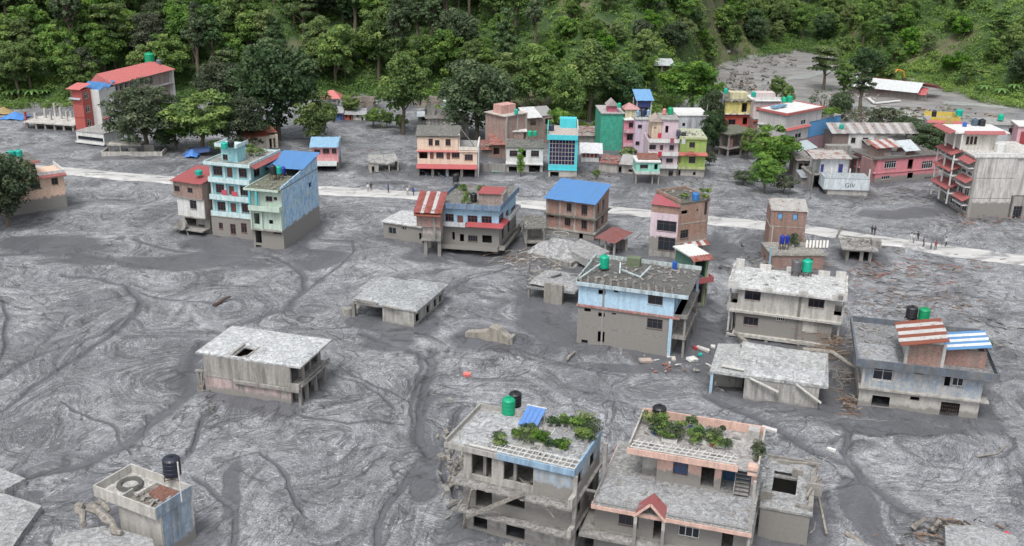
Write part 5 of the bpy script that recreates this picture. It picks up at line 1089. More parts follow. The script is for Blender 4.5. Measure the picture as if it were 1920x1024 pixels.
def far_houses():
    rw = plain('red_brown_frame', (.16, .06, .045), .6); WH = paint((.66, .67, .66), None, .15); dkroof = mudtop_mat((.17, .17, .155)); gyroof = mudtop_mat((.34, .34, .33)); greyr = plain('grey_rail', (.32, .32, .32), .6)
    HR = sheet_mat((.62, .13, .12))
    # ---------------- red and white hotel
    h = House('red_hotel', 'long red roofed hotel with red front tower, white stair block and blue panels, upper left', (458, 395), (518, 401), 33.0, tr=c5, z=2.2, cat='hotel')
    W, D = h.W, h.D; rd = paint((.46, .075, .06), None, .12); zt = h.zr(430, 152); z0 = 2.2; n3 = (zt-z0)/3; print('hotel', zt, W, h.yaw)
    yr, yw = 3.2, 9.5
    h.uwin('R', *[(.8, 2.3, z0+i*n3+1.0, z0+i*n3+2.6) for i in range(3)], k='W', mull=2)
    for i in range(3):
        h.floor(z0+i*n3+.1, z0+(i+1)*n3, rd, B=D-yr); h.slab(z0+i*n3-.05, .14, (.12, .03, yr-D, .1), rd)
    h.box('slat_board', -.5, W*.9, -.6, -.1, zt-2.4, zt-2.0, paint((.5, .55, .65))); h.sheets(-.9, W+.1, -.9, yr+.2, zt+.1, zt+1.0, HR, 5)
    h.box('white_block', .3, W+2.4, yr+.02, yw, z0-1.5, zt-.4, WH); h.box('white_block', .5, W+3.4, yw*.7, yw+.4, z0-1.5, zt-2.2, paint((.60, .61, .62), None, .1)); h.box('dark_vent', W+2.42, W+2.5, yr+2.5, yr+4.2, z0+.3, z0+2.0, MUDDY); h.box('awning_board', W+2.42, W+3.1, yr+.3, yr+2.6, z0+2.4, z0+2.6, rd)
    for i in range(2): h.sheets(.2, W+2.7, yr+.2+i*3.1, yr+2.9+i*3.1, zt-.5, zt+1.0, plain('blue_solar', (.05, .17, .38), .25), 3, name='solar_panel')
    lw = paint((.50, .40, .36), None, .35)
    for k in range(8): h.uwin('R', (10.4+k*2.05, 11.7+k*2.05, zt-2.3, zt-.5), (10.4+k*2.05, 11.9+k*2.05, zt-5.8, zt-3.8), k='W', mull=2)
    h.floor(zt-7.5, zt, lw, F=yw+.45, R=-1.4); h.floor(z0-2, zt-7.6, WH, F=yw+.45, R=-1.4); h.slab(zt-3.4, .2, (0, 2.7, .2, 0), WH, F=yw+.5); h.box('end_wall', -.2, W+2.8, D+.01, D+.3, zt-9, zt+.2, WH)
    mb = MB(); xa, xb, xm, ya = -1.2, W+3.0, W*.5, yw-1.5
    mb._add([(xa, ya, zt+.2), (xm, ya, zt+2.6), (xb, ya, zt+.2), (xa, D+1, zt+.2), (xm, D-2.5, zt+2.6), (xb, D+1, zt+.2)], [(0, 2, 1), (0, 1, 4, 3), (1, 2, 5, 4), (3, 4, 5)]); mb.build('roof', HR, h.root)
    for k in range(22):
        y = ya+.4+k*(D-ya-3)/21; mb = MB(); mb.beam((xm, y, zt+2.64), (xb, y, zt+.24), .09, .06); mb.build('roof_seam', HR, h.root)
    tank(h.world(W*.2, D-2.5, zt+1.6), 1.3, 2.6, (.0, .28, .13), 'green water tank on the far end of the long red hotel roof', .6); tank(h.world(W*.9, D-1.5, zt+.8), .8, 1.8, (.12, .13, .16), 'small grey water tank beside the green one on the hotel roof', .4)
    h = House('white_annex', 'small white block with a dark glass strip below the leaning red hotel', (465, 480), (630, 500), 7, tr=c5)
    W, D = h.W, h.D; z1 = h.zr(465, 480); zt = h.zr(465, 405); h.uwin('F', (.4, W-.3, 1.3, zt-1.0), k='w', mull=8, fr=GLASS); h.floor(.9, zt, WH); h.slab(zt, .2, (.1, .1, .1, .1), gyroof, name='roof'); h.slab(.5, .35, (.5, .2, 0, .1), WH); h.cols([(.6, .3), (W*.5, .3), (W-.4, .3)], -1.2, .5, .5); h.box('wall', .2, W-.2, 3, 3.2, -1.2, .5, MUDDY)
    h = House('broken_foundation', 'row of broken pale walls and slabs beside the leaning red hotel', (610, 560), (975, 560), 5, tr=c5, cat='ruin')
    W, D = h.W, h.D; h.floor(-.8, 1.3, paint((.50, .48, .44), None, .4), sides='FRL'); h.flat_junk(.6, 45, 0, W, 0, D, 61); h.box('slab', .5, W*.6, 3, 6.5, 2.0, 2.3, paint((.5, .48, .42), None, .4)); h.cols([(1, 3.4), (3.5, 3.3), (6, 3.2), (W*.58, 6)], -.5, 2.0, .4); h.box('broken_wall', W*.62, W*.8, 4, 4.3, -.5, 2.0, MUDDY); h.box('broken_wall', W*.4, W*.55, 2.2, 2.6, -.5, 1.6, MUDDY)
    h = House('concrete_deck', 'white concrete deck on short posts with broken upright columns, far left', (150, 345), (440, 365), 8, tr=c5, z=2.0, cat='ruin')
    W, D = h.W, h.D; pc = paint((.56, .54, .50), None, .4); h.slab(1.7, .35, (.3, .5, 0, .3), pc); h.cols([(.3+i*(W-.6)/5, .3) for i in range(6)]+[(.3+i*(W-.6)/5, D-.5) for i in range(6)], -1, 1.7, .5, MUDDY); h.box('wall', .3, W-.3, 3.4, 3.6, -1, 1.7, MUDDY)
    for i in range(9): h.box('broken_column', .5+i*W/9, .95+i*W/9, 3+(i % 3)*2, 3.45+(i % 3)*2, 2.05, 3.6+(i*37 % 5)*.5, pc)
    h.box('red_post', -.8, -.4, 1, 1.5, 0, 4.2, paint((.4, .04, .04)))
    # tarps
    for (x, y, n_, c, s_, lb) in ((90, 330, 'tarpaulin', (.06, .20, .50), 3.2, 'crumpled blue tarpaulin beside the white concrete deck, far left'), (20, 300, 'tarpaulin', (.30, .22, .10), 2.6, 'small brown and blue heap at the left edge of the mud'), (1150, 560, 'tarpaulin', (.06, .20, .55), 1.5, 'blue tarpaulin scrap in rubble left of the narrow brick house')):
        q = P(*c5(x, y)); R = np.random.RandomState(int(x)); mb = MB(); k = 7
        mb._add([(q.x+(i-3)*s_*.33+float(R.rand()*.3), q.y+(j-3)*s_*.3, max(.15, 1.9-.5*math.hypot(i-3, j-3))+float(R.rand()*.35)) for j in range(k) for i in range(k)], [(j*k+i, j*k+i+1, (j+1)*k+i+1, (j+1)*k+i) for j in range(k-1) for i in range(k-1)])
        mb.build(n_, plain('tarp', c, .6), None, label=lb, cat='tarpaulin')
    q = P(*c6(270, 205)); mb = MB(); mb.hexa([(q.x-3, q.y-1, .2), (q.x+3.2, q.y-.3, 1.1), (q.x+3.6, q.y+1.6, 1.3), (q.x-2.4, q.y+1.4, .6), (q.x-3, q.y-1, .5), (q.x+3.2, q.y-.3, 1.9), (q.x+3.6, q.y+1.6, 2.2), (q.x-2.4, q.y+1.4, 1.1)]); mb.build('roof_sheet', sheet_mat((.05, .14, .42)), None, label='crumpled dark blue roof sheet lying on rubble under the trees, upper left', cat='sheet')
    # ---------------- peach house at the left edge
    h = House('peach_house', 'peach two storey house with red roof edges behind a dark tree at the left edge', (0, 930), (408, 868), 8, tr=c5, cat='house')
    W, D = h.W, h.D; pe = paint((.76, .52, .38), 2.9, .1); z2, z3 = 6.2, 9.3; z2 = h.zr(400, 660); print('peachL', z2, W)
    h.win('F', (308, 683, 348, 724), (198, 710, 242, 752), k='w', mull=2).win('F', (185, 603, 225, 650), k='w', mull=2, off=.3); h.floor(h.z0, z2-.2, pe); h.slab(z2-.2, .25, (.7, .4, 0, .2), pe); h.awning(z2+.35, .9, .3, TILE_R, 'F', -.3, W+.4, -.0)
    h.parapet(z2+.05, .9, WH, (.05, .3, 0, 0), 'FR', x0=W*.62); h.floor(z2+.05, z2+3.1, pe, F=.3, xr=(0, W*.62)); h.slab(z2+3.1, .2, (.6, 0, .3, .4), dkroof, x1=W*.66, name='roof'); h.awning(z2+3.4, .9, .3, TILE_R, 'F', -.2, W*.68, .0)
    h.box('balcony', W+.02, W+.6, 1, 2.2, z2-2.6, z2-2.2, pe)
    tank_on(h, 72, 560, z2+3.3, 22, 42, TEAL_T, 'left of two teal water tanks on the peach house at the left edge', 0); tank_on(h, 115, 556, z2+3.3, 20, 42, TEAL_T, 'right of two teal water tanks on the peach house at the left edge', 0)
    # ---------------- tan house with red roof behind the turquoise house
    h = House('tan_hut', 'tan hut with dark red roof half hidden behind the turquoise house', (645, 175), (875, 150), 7, tr=c6)
    h.uwin('F', (h.W*.72, h.W*.8, .2, 2.6), (h.W*.85, h.W*.92, .2, 2.6), k='o'); h.floor(-1, 3.4, paint((.52, .47, .38), None, .3)); h.sheets(-.5, h.W*.66, -1.5, 4, 3.6, 5.0, RUST_R, 6); h.sheets(h.W*.66, h.W+.3, 1, 6.5, 3.7, 4.6, sheet_mat((.35, .12, .08), .5), 3)
    # ---------------- pink house with blue tin roof
    h = House('pink_house', 'small pink balcony house with pale blue roof and blue side wall, upper left of centre', (140, 800), (405, 800), 5.6, tr=c7)
    W, D = h.W, h.D; pk = paint((.74, .32, .34), None, .15); bs = paint((.34, .58, .76), 2.6, .2); z1, z2, z3 = h.zr(140, 700), h.zr(140, 680), h.zr(140, 565); zt = h.zr(140, 565); print('pink', z1, zt, W)
    h.uwin('F', (.5, 1.9, z1+1.6, zt-.5), (2.4, 3.9, z1+1.6, zt-.3), (4.4, W-.4, z1+1.6, zt-.3), k='w', mull=2, fr=rw); h.uwin('F', (.6, W-.6, .2, z1-1.1), k='o'); h.floor(h.z0, z1-.2, MUDDY, mats={'R': bs}); h.slab(z1-.2, .2, (.1, 0, 0, .1), pk); h.floor(z1, zt, pk, mats={'R': bs}); h.bal(z1-.2, .7, pk, .8); h.awning(z1+.1, 1.6, .7, sheet_mat((.42, .50, .50), .15), 'F', -.8, W-.3, -.7)
    h.sheets(-.4, W-.1, -.9, D*.6, zt+.1, zt+1.5, sheet_mat((.20, .42, .62)), 6); mb = MB(); mb.box(W-.09, W+.1, 0, D, zt, zt+1.2); mb.build('wall', bs, h.root)
    h = House('broken_house', 'small caved in house ruin alone on the mud between pink house and cream house', (710, 830), (1000, 815), 5, tr=c7, cat='ruin')
    W, D = h.W, h.D; m = paint((.44, .42, .38), None, .4); h.uwin('F', (.5, 1.1, .2, 1.6), k='o'); h.floor(-.8, 2.5, m, xr=(0, 2.0), B=2.5); h.box('broken_wall', W-2.2, W-2.0, 0, 3, -.5, 2.2, m); h.box('broken_wall', W-.2, W, 0, 4, -.5, 2.6, m)
    mb = MB(); mb.hexa([(-.2, -.2, 2.5), (3.5, -.2, 1.9), (3.7, 4.8, 2.7), (.4, 4.9, 3.0), (-.2, -.2, 2.75), (3.5, -.2, 2.2), (3.7, 4.8, 3.0), (.4, 4.9, 3.2)]); mb.hexa([(3.6, -.2, 1.7), (W, .2, 2.5), (W, 4.8, 2.9), (3.8, 4.9, 2.7), (3.6, -.2, 1.95), (W, .2, 2.75), (W, 4.8, 3.15), (3.8, 4.9, 2.95)]); o = mb.build('fallen_slab', gyroof, h.root); o['kind'] = 'stuff'; h.flat_junk(.3, 40, -1, W+1, -1, 5, 63)
    # ---------------- cream and red three storey house
    h = House('cream_red_house', 'wide cream three storey house with two red awnings and dark collapsed roof, upper centre', (1190, 862), (1785, 872), 9.5, tr=c7)
    W, D = h.W, h.D; cr = paint((.76, .56, .42), None, .12); crw = paint((.72, .66, .58), None, .15); z1, z2, z3 = 3.3, 6.3, 9.3; z1, z2, z3 = h.zr(1190, 745), h.zr(1190, 600), h.zr(1190, 460); print('creamred', z1, z2, z3, W)
    xs = W*.68
    h.win('F', (1298, 482, 1342, 550), (1362, 495, 1408, 550), (1468, 485, 1520, 552), k='w', mull=2, fr=rw).win('F', (1205, 610, 1288, 680), k='o').win('F', (1375, 615, 1450, 675), (1530, 620, 1610, 675), (1660, 638, 1742, 698), k='w', mull=3, fr=rw).win('F', (1313, 612, 1350, 685), (1478, 622, 1515, 690), k='d', col=sheet_mat((.25, .03, .03)))
    h.uwin('F', *[(.4+i*W/4.1, .4+(i+.82)*W/4.1, .1, z1-.6) for i in range(4)], k='o')
    h.floor(h.z0, z1-.2, paint((.40, .37, .33), None, .4)); h.slab(z1-.2, .2, (.1, .1, 0, .1), cr); h.floor(z1, z2-.1, cr); h.slab(z2-.1, .2, (.3, .1, 0, .1), cr); h.floor(z2+.1, z3, cr, xr=(0, xs)); h.awning(z1+.3, 1.2, .7, sheet_mat((.46, .05, .06)), 'F', -.2, W); h.awning(z2+.2, .5, .3, sheet_mat((.46, .05, .06)), 'F', 0, xs)
    for u in (.12, W*.2, W*.46, W*.73, W-.12): h.box('column', u-.1, u+.1, -.06, -.003, z1+.3, z2-.12, crw)
    h.slab(z3, .2, (.3, .2, 0, .2), dkroof, x1=xs+.3, name='roof'); h.slab(z2+.11, .2, (.0, .1, 0, 0), gyroof, x0=xs+.02, name='roof'); h.parapet(z2+.3, .7, crw, (0, .1, 0, 0), 'FR', x0=xs+.1)
    h.sheets(-.4, xs+.3, -.4, D*.6, z3+.25, z3+1.3, dkroof, 8); h.box('side_wall', W+.12, W+.3, 0, D, -.5, z2+1.2, WH); h.flat_junk(z3+1.0, 20, 0, xs, 3, D, 65)
    mb = MB(); mb.beam((xs+.4, 2, z3+1.6), (W-.8, 3, z2+.5), .5, .15); mb.build('fallen_beam', MUDDY, h.root); h.cols([(xs+.2, .5)], z2+.3, z3+.6, .3, crw)
    for i in range(3):  # a rickety slide of debris in front
        pass
    h = House('grey_roof_house', 'low grey house with broad grey roof behind the wide cream house', (1280, 470), (1700, 470), 9, tr=c7); h.floor(-1, 5.0, MUDDY); h.sheets(-.4, h.W*.75, -.6, 5, 5.0, 6.5, sheet_mat((.22, .21, .20), .2), 9); h.box('chimney_block', .3, 2.2, 1, 2.6, 5.2, 8, MUDDY)
    # ---------------- small buildings at the foot of the forest
    h = House('red_pavilion', 'small white pavilion with a red pyramid roof at the forest foot, upper left of centre', (270, 195), (395, 195), 4, tr=c7, z=0.5); W, D = h.W, h.D; zt = h.zr(270, 75)
    h.uwin('F', (.6, W*.45, 3, zt-.7), (W*.55, W-.5, 3, zt-.7), k='w'); h.floor(-.5, zt, WH); h.slab(2.2, .2, (.4, .4, 0, .4)); mb = MB(); mb._add([(-1, -1, zt), (W+1, -1, zt), (W+1, D+1, zt), (-1, D+1, zt), (W*.35, D/2, zt+1.9), (W*.65, D/2, zt+1.9)], [(0, 1, 5, 4), (1, 2, 5), (2, 3, 4, 5), (3, 0, 4), (3, 2, 1, 0)]); mb.build('roof', HR, h.root)
    for (xa, xb, yb, yt, c, lb) in ((372, 440, 305, 225, (.04, .16, .50), 'little blue gabled shed beside the bushy green tree'), (440, 540, 300, 238, (.52, .10, .07), 'little orange red hut between blue shed and white hut'), (545, 665, 300, 240, (.64, .62, .58), 'little white hut with dark windows beside the orange red hut')):
        h = House('small_hut', lb, (xa, yb), (xb, yb), 4, tr=c7, cat='hut'); zt = h.zr(xa, yt); h.uwin('F', (.3*h.W, .45*h.W, .8, 2), (.7*h.W, .85*h.W, 0, 2), k='o'); h.floor(-1, zt, paint(c)); h.sheets(-.3, h.W+.3, -.5, 4.2, zt, zt+.9, sheet_mat((.40, .42, .44), .2), 4)
    h = House('white_shrine', 'white hall with small green dome top among trees, upper centre', (1400, 300), (1640, 300), 6, tr=c7, cat='building'); zt = h.zr(1400, 210); h.floor(-1, zt, WH); h.slab(zt, .2, (.3, .3, .3, .3)); x = h.xz(1500, 180)[0]; h.box('tower', x-1.5, x+1.5, 1, 4, zt+.2, zt+2.6, paint((.18, .36, .26))); mb = MB(); mb.cyl((x, 2.5), zt+2.6, zt+3.6, 1.5, .3, 10); mb.build('dome', WH, h.root)
    h = House('grey_kiosk', 'low grey kiosk with pale roof beside the tall tree, upper centre', (1195, 330), (1325, 330), 4, tr=c7, cat='hut'); zt = h.zr(1195, 262); h.uwin('F', (1, 2.5, .8, 2), k='o'); h.floor(-1, zt, MUDDY); h.sheets(-.3, h.W+.3, -.6, 4.2, zt+.1, zt+.6, sheet_mat((.50, .56, .60)), 4)
    for (xa, xb, yb, yt) in ((500, 765, 165, 60), (1165, 1560, 165, 62)):
        h = House('stone_wall', 'long rough stone retaining wall at the forest foot, %s of the tall tree' % ('left' if xa < 800 else 'right'), (xa, yb), (xb, yb), 2.5, tr=c7, cat='wall')
        W = h.W; zt = h.zr(xa, yt); nx, nz = int(W/1.1), int(zt/1.1); base = MB(); base.box(0, W, .3, 2.5, -1, zt-.3); base.build('backing', conc(None, (.16, .14, .125)), h.root)
        stm = []; 
        for k in range(6):
            R = np.random.RandomState(k); m = MB(); j = lambda: float(R.uniform(-.12, .12)); m.hexa([(-.5+j(), 0+j(), -.5+j()), (.5+j(), 0+j(), -.5+j()), (.5, .5, -.5), (-.5, .5, -.5), (-.5+j(), 0+j(), .5+j()), (.5+j(), 0+j(), .5+j()), (.5, .5, .5), (-.5, .5, .5)]); stm.append(m.mesh('stone', [plain('stone', (.20+.03*(k % 3), .175+.025*(k % 3), .155+.02*(k % 3)), .95, var=.5)]))
        for j in range(nz):
            for i in range(nx): o = link('stone', stm[(i*7+j*3) % 6], h.root, loc=((i+.5+.3*(j % 2))*W/(nx+.5), -.05*(i % 3), (j+.45)*zt/nz)); o.scale = (W/nx*.96, .8, zt/nz*.93)
    # ---------------- white house, brick house, cyan glass house
    h = House('white_house', 'white house with dark windows and open ground floor, left of the cyan glass house', (262, 880), (632, 888), 8, tr=c8)
    W, D = h.W, h.D; z1, z2 = h.zr(262, 785), h.zr(262, 635); h.win('F', (298, 658, 380, 722), (515, 660, 597, 722), k='w', mull=3).win('F', (418, 655, 465, 728), k='o').win('F', (290, 822, 375, 875), (495, 795, 605, 880), k='o')
    h.floor(h.z0, z1-.2, paint((.50, .48, .45), None, .4)); h.slab(z1-.2, .25, (.6, .1, 0, .1), WH); h.floor(z1+.05, z2, WH); h.slab(z2, .3, (.2, .1, .1, .2), dkroof, name='roof'); h.flat_junk(z2+.3, 30, 0, W, 0, D, 67)
    tank_on(h, 503, 515, z2+1.5, 22, 58, (.0, .36, .18), 'left of two green tanks above the white house beside the cyan glass house', 0); tank_on(h, 555, 510, z2+1.5, 21, 50, (.0, .36, .22), 'right of two green tanks above the white house beside the cyan glass house', 0)
    q = P(*c8(410, 925)); conifer_spots.append((q, 24, 'clipped column shaped green tree in front of the white house'))
    h = House('brick_house', 'unplastered brick house on the slope behind the white house', (300, 590), (440, 590), 8, tr=c8, z=3.2); W, D = h.W, h.D; b = brick(None, (.44, .25, .21)); zt = h.zr(300, 470); h.floor(0, zt, b); h.slab(zt, .25, (.3, .8, 0, .2), WH); h.cols([(W+.7, .4)], 0, zt, .4)
    h = House('brick_house', 'taller pinkish brick house with terrace tank, behind the clipped column tree', (255, 510), (465, 470), 7, tr=c8, z=5.5); W, D = h.W, h.D; zt = h.zr(255, 320); h.floor(0, zt, b); h.cols([(.2, -.2), (W*.55, -.2), (W-.2, -.2)], 0, zt, .35, conc(None, (.42, .37, .33))); h.slab(zt, .2, (.3, .2, 0, .5), paint((.5, .45, .4))); h.box('roof_room', W*.1, W*.75, 2, 5, zt+.2, zt+2.2, paint((.62, .32, .28))); tank_on(h, 365, 290, zt+.3, 20, 50, TEAL_T, 'teal tank on the taller pinkish brick house')
    h = House('tin_roofed_house', 'dark house with white tin roof behind the cyan glass house', (470, 450), (740, 430), 7, tr=c8, z=4); W, D = h.W, h.D; zt = h.zr(470, 330); h.uwin('F', (1, 2.5, 5, 6.5), (5, 7, 5, 6.5), k='o'); h.floor(0, zt, brick(None, (.30, .19, .15))); h.sheets(-.3, W*.55, -.8, 5, zt, zt+1.6, sheet_mat((.62, .63, .63)), 5); h.sheets(W*.56, W+.3, 0, 5, zt+.2, zt+1.6, sheet_mat((.30, .30, .30)), 4)
    h = House('red_shack', 'collapsing red brick shack with slanting roof, between white house and wide cream house', (110, 740), (250, 740), 6, tr=c8, cat='shack'); W = h.W; zt = h.zr(110, 600); h.uwin('F', (.6, 2, 1, 2.6), (3, W-.6, .8, 2.4), k='o'); h.floor(-1, zt, brick(None, (.34, .15, .12))); h.sheets(-.4, W+.3, -.8, 5, zt+.1, zt+2.3, sheet_mat((.34, .14, .12), .5), 4)
    h = House('grey_wall', 'low grey boundary wall piece left of the white house', (30, 880), (255, 885), 2, tr=c8, cat='wall'); h.floor(-1, h.zr(30, 790), MUDDY, sides='F'); h.box('pipe', 2, h.W-1, -.4, -.2, .3, .5, paint((.3, .55, .5)))
    h = House('cyan_house', 'bright cyan three storey house with dark gridded glass front, upper centre', (690, 930), (975, 938), 10, tr=c8)
    W, D = h.W, h.D; cy = paint((.02, .58, .66), None, .05); z1, z2, z3, z4 = h.zr(690, 852), h.zr(690, 808), h.zr(690, 545), h.zr(690, 505); print('cyan', z1, z2, z3, z4, W)
    h.uwin('F', (.4, 2.3, .1, z1-.5), k='o'); h.floor(h.z0, z1, paint((.50, .47, .43), None, .3)); 
    h.win('F', (698, 550, 958, 803), k='o'); h.floor(z1+.01, z4, cy, mats={'R': WH}); h.slab(z1-.02, .04, (.3, 0, 0, .1), cy)
    r = h.rect('F', 0, (698, 550, 958, 803)); pg = plain('blue_black_glass', (.012, .014, .06), .1); mw = plain('brass_mullion', (.36, .33, .28), .5)
    nx, nz = 8, 6
    for i in range(nx):
        for j in range(nz):
            a = r[0]+(r[1]-r[0])*i/nx; c_ = r[2]+(r[3]-r[2])*j/nz; h.box('pane', a+.06, a+(r[1]-r[0])/nx-.01, .12, .15, c_+.06, c_+(r[3]-r[2])/nz-.01, pg)
    for i in range(nx+1): a = r[0]+(r[1]-r[0])*i/nx; h.box('mullion', a-.04, a+.05, .05, .14, r[2], r[3], mw)
    for j in range(nz+1): a = r[2]+(r[3]-r[2])*j/nz; h.box('transom', r[0]+.05, r[1]-.05, .06, .13, a-.04, a+.05, mw)
    h.slab(z4-.1, .2, (.3, .0, 0, .4), paint((.5, .42, .38)), name='roof'); h.parapet(z4-.9, 1.1, cy, (.4, 0, .1, .5), 'F'); h.parapet(z4+.1, 1.6, WH, (.4, 0, .1, .5), 'R'); h.parapet(z4+.1, 1.3, cy, (.4, 0, .1, .5), 'L'); h.box('roof_room', W*.35, W-.3, D-2.5, D-.3, z4+.1, z4+2.2, cy)
    tank_on(h, 722, 455, z4+.2, 26, 62, (.03, .04, .07), 'dark blue black water tank on the cyan glass house')
    h = House('red_shed', 'small shed with white roof and red slatted wall right of the cyan glass house', (1020, 780), (1200, 785), 5, tr=c8, cat='shed'); W = h.W; zt = h.zr(1020, 680); rdm = paint((.40, .07, .06)); h.floor(-1, 1.2, WH); h.box('wall', 0, W, .3, .5, 1.2, zt, rdm)
    for i in range(9): h.box('slat', .1+i*W/9, .3+i*W/9, .1, .28, 1.2, zt, [WH, rdm][i % 2])
    h.sheets(-.4, W+.8, -.7, 4.5, zt, zt+1.3, sheet_mat((.64, .66, .67)), 5)
    # ---------------- dense row, centre right
    H2 = lambda *a, **k: House(*a, tr=c9, **k)
    h = H2('green_house', 'tall blank sea green house with pink rooftop room, left end of the dense row', (122, 690), (335, 690), 9); W, D = h.W, h.D; gr = paint((.02, .30, .20), None, .1, patchy=(.05, .42, .30)); zt = h.zr(122, 325); h.floor(h.z0, zt, gr); h.slab(zt, .3, (.3, .3, .3, .1), paint((.45, .42, .42)), name='roof'); h.box('roof_room', W*.32, W*.72, .8, 3.5, zt+.3, zt+1.8, paint((.58, .12, .20))); mb = MB(); mb._add([(W*.25, .3, zt+1.8), (W*.8, .3, zt+1.8), (W*.52, .3, zt+3.2), (W*.25, 4, zt+1.8), (W*.8, 4, zt+1.8), (W*.52, 4, zt+3.2)], [(0, 1, 2), (3, 5, 4), (0, 2, 5, 3), (1, 4, 5, 2)]); mb.build('gable_roof', sheet_mat((.40, .34, .34)), h.root)
    tank_on(h, 312, 265, zt+1.5, 18, 45, (.0, .40, .24), 'green tank on the right corner of the sea green house', 0)
    h = H2('pink_narrow_house', 'narrow deep pink house squeezed beside the sea green house', (345, 700), (445, 700), 9); W = h.W; pk = paint((.66, .22, .30), None, .12); zt = h.zr(345, 385); zm = [h.zr(345, y) for y in (630, 500, 385)]
    h.win('F', (405, 408, 447, 458), (385, 520, 443, 580), k='w', off=0, mull=2); h.uwin('F', (.5, W-.4, zm[0]-1.9, zm[0]-.5), k='o'); h.floor(h.z0, zm[0], pk); h.floor(zm[0]+.1, zm[1], pk); h.floor(zm[1]+.1, zt, pk); [h.bal(z, .7, paint((.70, .40, .46)), .7, .15) for z in (zm[0]-.1, zm[1]-.1)]; h.slab(zt, .2, (.5, .1, 0, .1), WH, name='roof'); h.box('roof_room', .5, W+1.2, 2, 5, zt+.2, zt+2.2, paint((.66, .60, .38))); mb = MB(); mb._add([(0, 1.6, zt+2.2), (W+1.6, 1.6, zt+2.2), (W+1.6, 5.4, zt+2.2), (0, 5.4, zt+2.2), (W*.6, 3.5, zt+3.6)], [(0, 1, 4), (1, 2, 4), (2, 3, 4), (3, 0, 4)]); mb.build('pyramid_roof', sheet_mat((.50, .22, .22)), h.root)
    h = H2('lilac_house', 'lilac house with two small windows in the middle of the dense row', (450, 720), (575, 720), 9); W = h.W; lc = paint((.62, .50, .62), None, .15); zt = h.zr(450, 385); h.win('F', (492, 430, 532, 465), (468, 590, 508, 628), k='w', mull=2); h.floor(h.z0, zt, lc); h.box('pilaster', W*.72, W*.8, -.1, -.005, 0, zt, lc); h.slab(zt, .2, (.2, .2, 0, .1), gyroof, name='roof'); h.parapet(zt+.2, .5, WH, (.2, .2, 0, .1), 'F'); tank_on(h, 540, 345, zt+.5, 25, 70, (.02, .03, .07), 'dark blue tank on the lilac house in the dense row')
    tank_on(h, 490, 345, zt+.5, 16, 55, (.20, .32, .46), 'pale blue drum left of the dark blue tank on the lilac house'); tank_on(h, 590, 345, zt+.5, 17, 60, (.25, .36, .50), 'pale blue drum right of the dark blue tank on the lilac house')
    h = H2('blue_roof_pavilion', 'dark blue pavilion with bright blue roof rising behind the lilac house', (470, 420), (612, 420), 6, z=4, cat='pavilion'); W = h.W; zt = h.zr(470, 200); h.cols([(.1, .1), (W-.1, .1), (.1, 5), (W-.1, 5)], 0, zt, .25, WH); h.box('wall', 0, W, .3, .5, zt-1.7, zt, paint((.02, .06, .30))); h.box('wall', 0, W, 4, 4.2, 0, zt, paint((.06, .04, .04))); h.sheets(-.3, W+.5, -.6, 5.5, zt+.1, zt+1.9, sheet_mat((.10, .34, .66)), 5)
    h = H2('white_balcony_house', 'pink white three storey house with washing on white balconies in the dense row', (575, 930), (860, 935), 9); W, D = h.W, h.D; pw = paint((.64, .50, .56), None, .15); zz = [h.zr(575, y) for y in (835, 715, 590)]; z4 = h.zr(600, 400); print('whitebal', zz, z4)
    h.win('F', (600, 622, 665, 668), (795, 625, 838, 675), (762, 752, 828, 795), (690, 755, 722, 800), k='w', mull=2).win('F', (703, 625, 735, 675), k='d').win('F', (785, 862, 830, 930), k='o')
    h.floor(h.z0, zz[0]-.1, paint((.42, .39, .36), None, .3)); h.floor(zz[0]+.05, zz[1]-.1, pw); h.floor(zz[1]+.05, zz[2], pw); [h.bal(z, .8, WH, .7, .16) for z in (zz[0]-.1, zz[1]-.1, zz[2]-.1)]
    h.win('F', (755, 440, 785, 508), k='o', off=2).win('F', (703, 430, 740, 520), k='o', off=2).win('F', (645, 450, 668, 470), k='o', off=2); h.floor(zz[2]+.06, z4, pw, F=2, xr=(W*.45, W)); h.floor(zz[2]+.06, z4-.4, paint((.74, .55, .40)), F=2, xr=(.8, W*.44)); h.slab(z4, .2, (.3, .1, 0, .2), gyroof, F=2, x0=W*.4, name='roof'); mb = MB(); mb._add([(.3, 1.5, z4-.4), (W*.48, 1.5, z4-.4), (W*.27, 1.5, z4+.9), (.3, 6, z4-.4), (W*.48, 6, z4-.4), (W*.27, 6, z4+.9)], [(0, 1, 2), (3, 5, 4), (0, 2, 5, 3), (1, 4, 5, 2)]); mb.build('gable_roof', sheet_mat((.48, .38, .34)), h.root)
    for i, (u, z, c) in enumerate(((2.2, zz[2]+1.6, (.5, .03, .08)), (5, zz[2]+.5, (.30, .08, .10)), (7.5, zz[2]+.4, (.5, .5, .52)), (2.5, zz[1]+.4, (.45, .03, .06)))): h.box('hanging_cloth', u-.4, u+.4, -.95, -.88, z-.6, z+.5, cloth(c))
    tank_on(h, 803, 325, z4+.3, 27, 62, (.0, .32, .14), 'green tank beside the terracotta drum above the white balcony house'); tank_on(h, 745, 330, z4+.3, 20, 55, (.52, .24, .18), 'terracotta drum beside the green tank above the white balcony house')
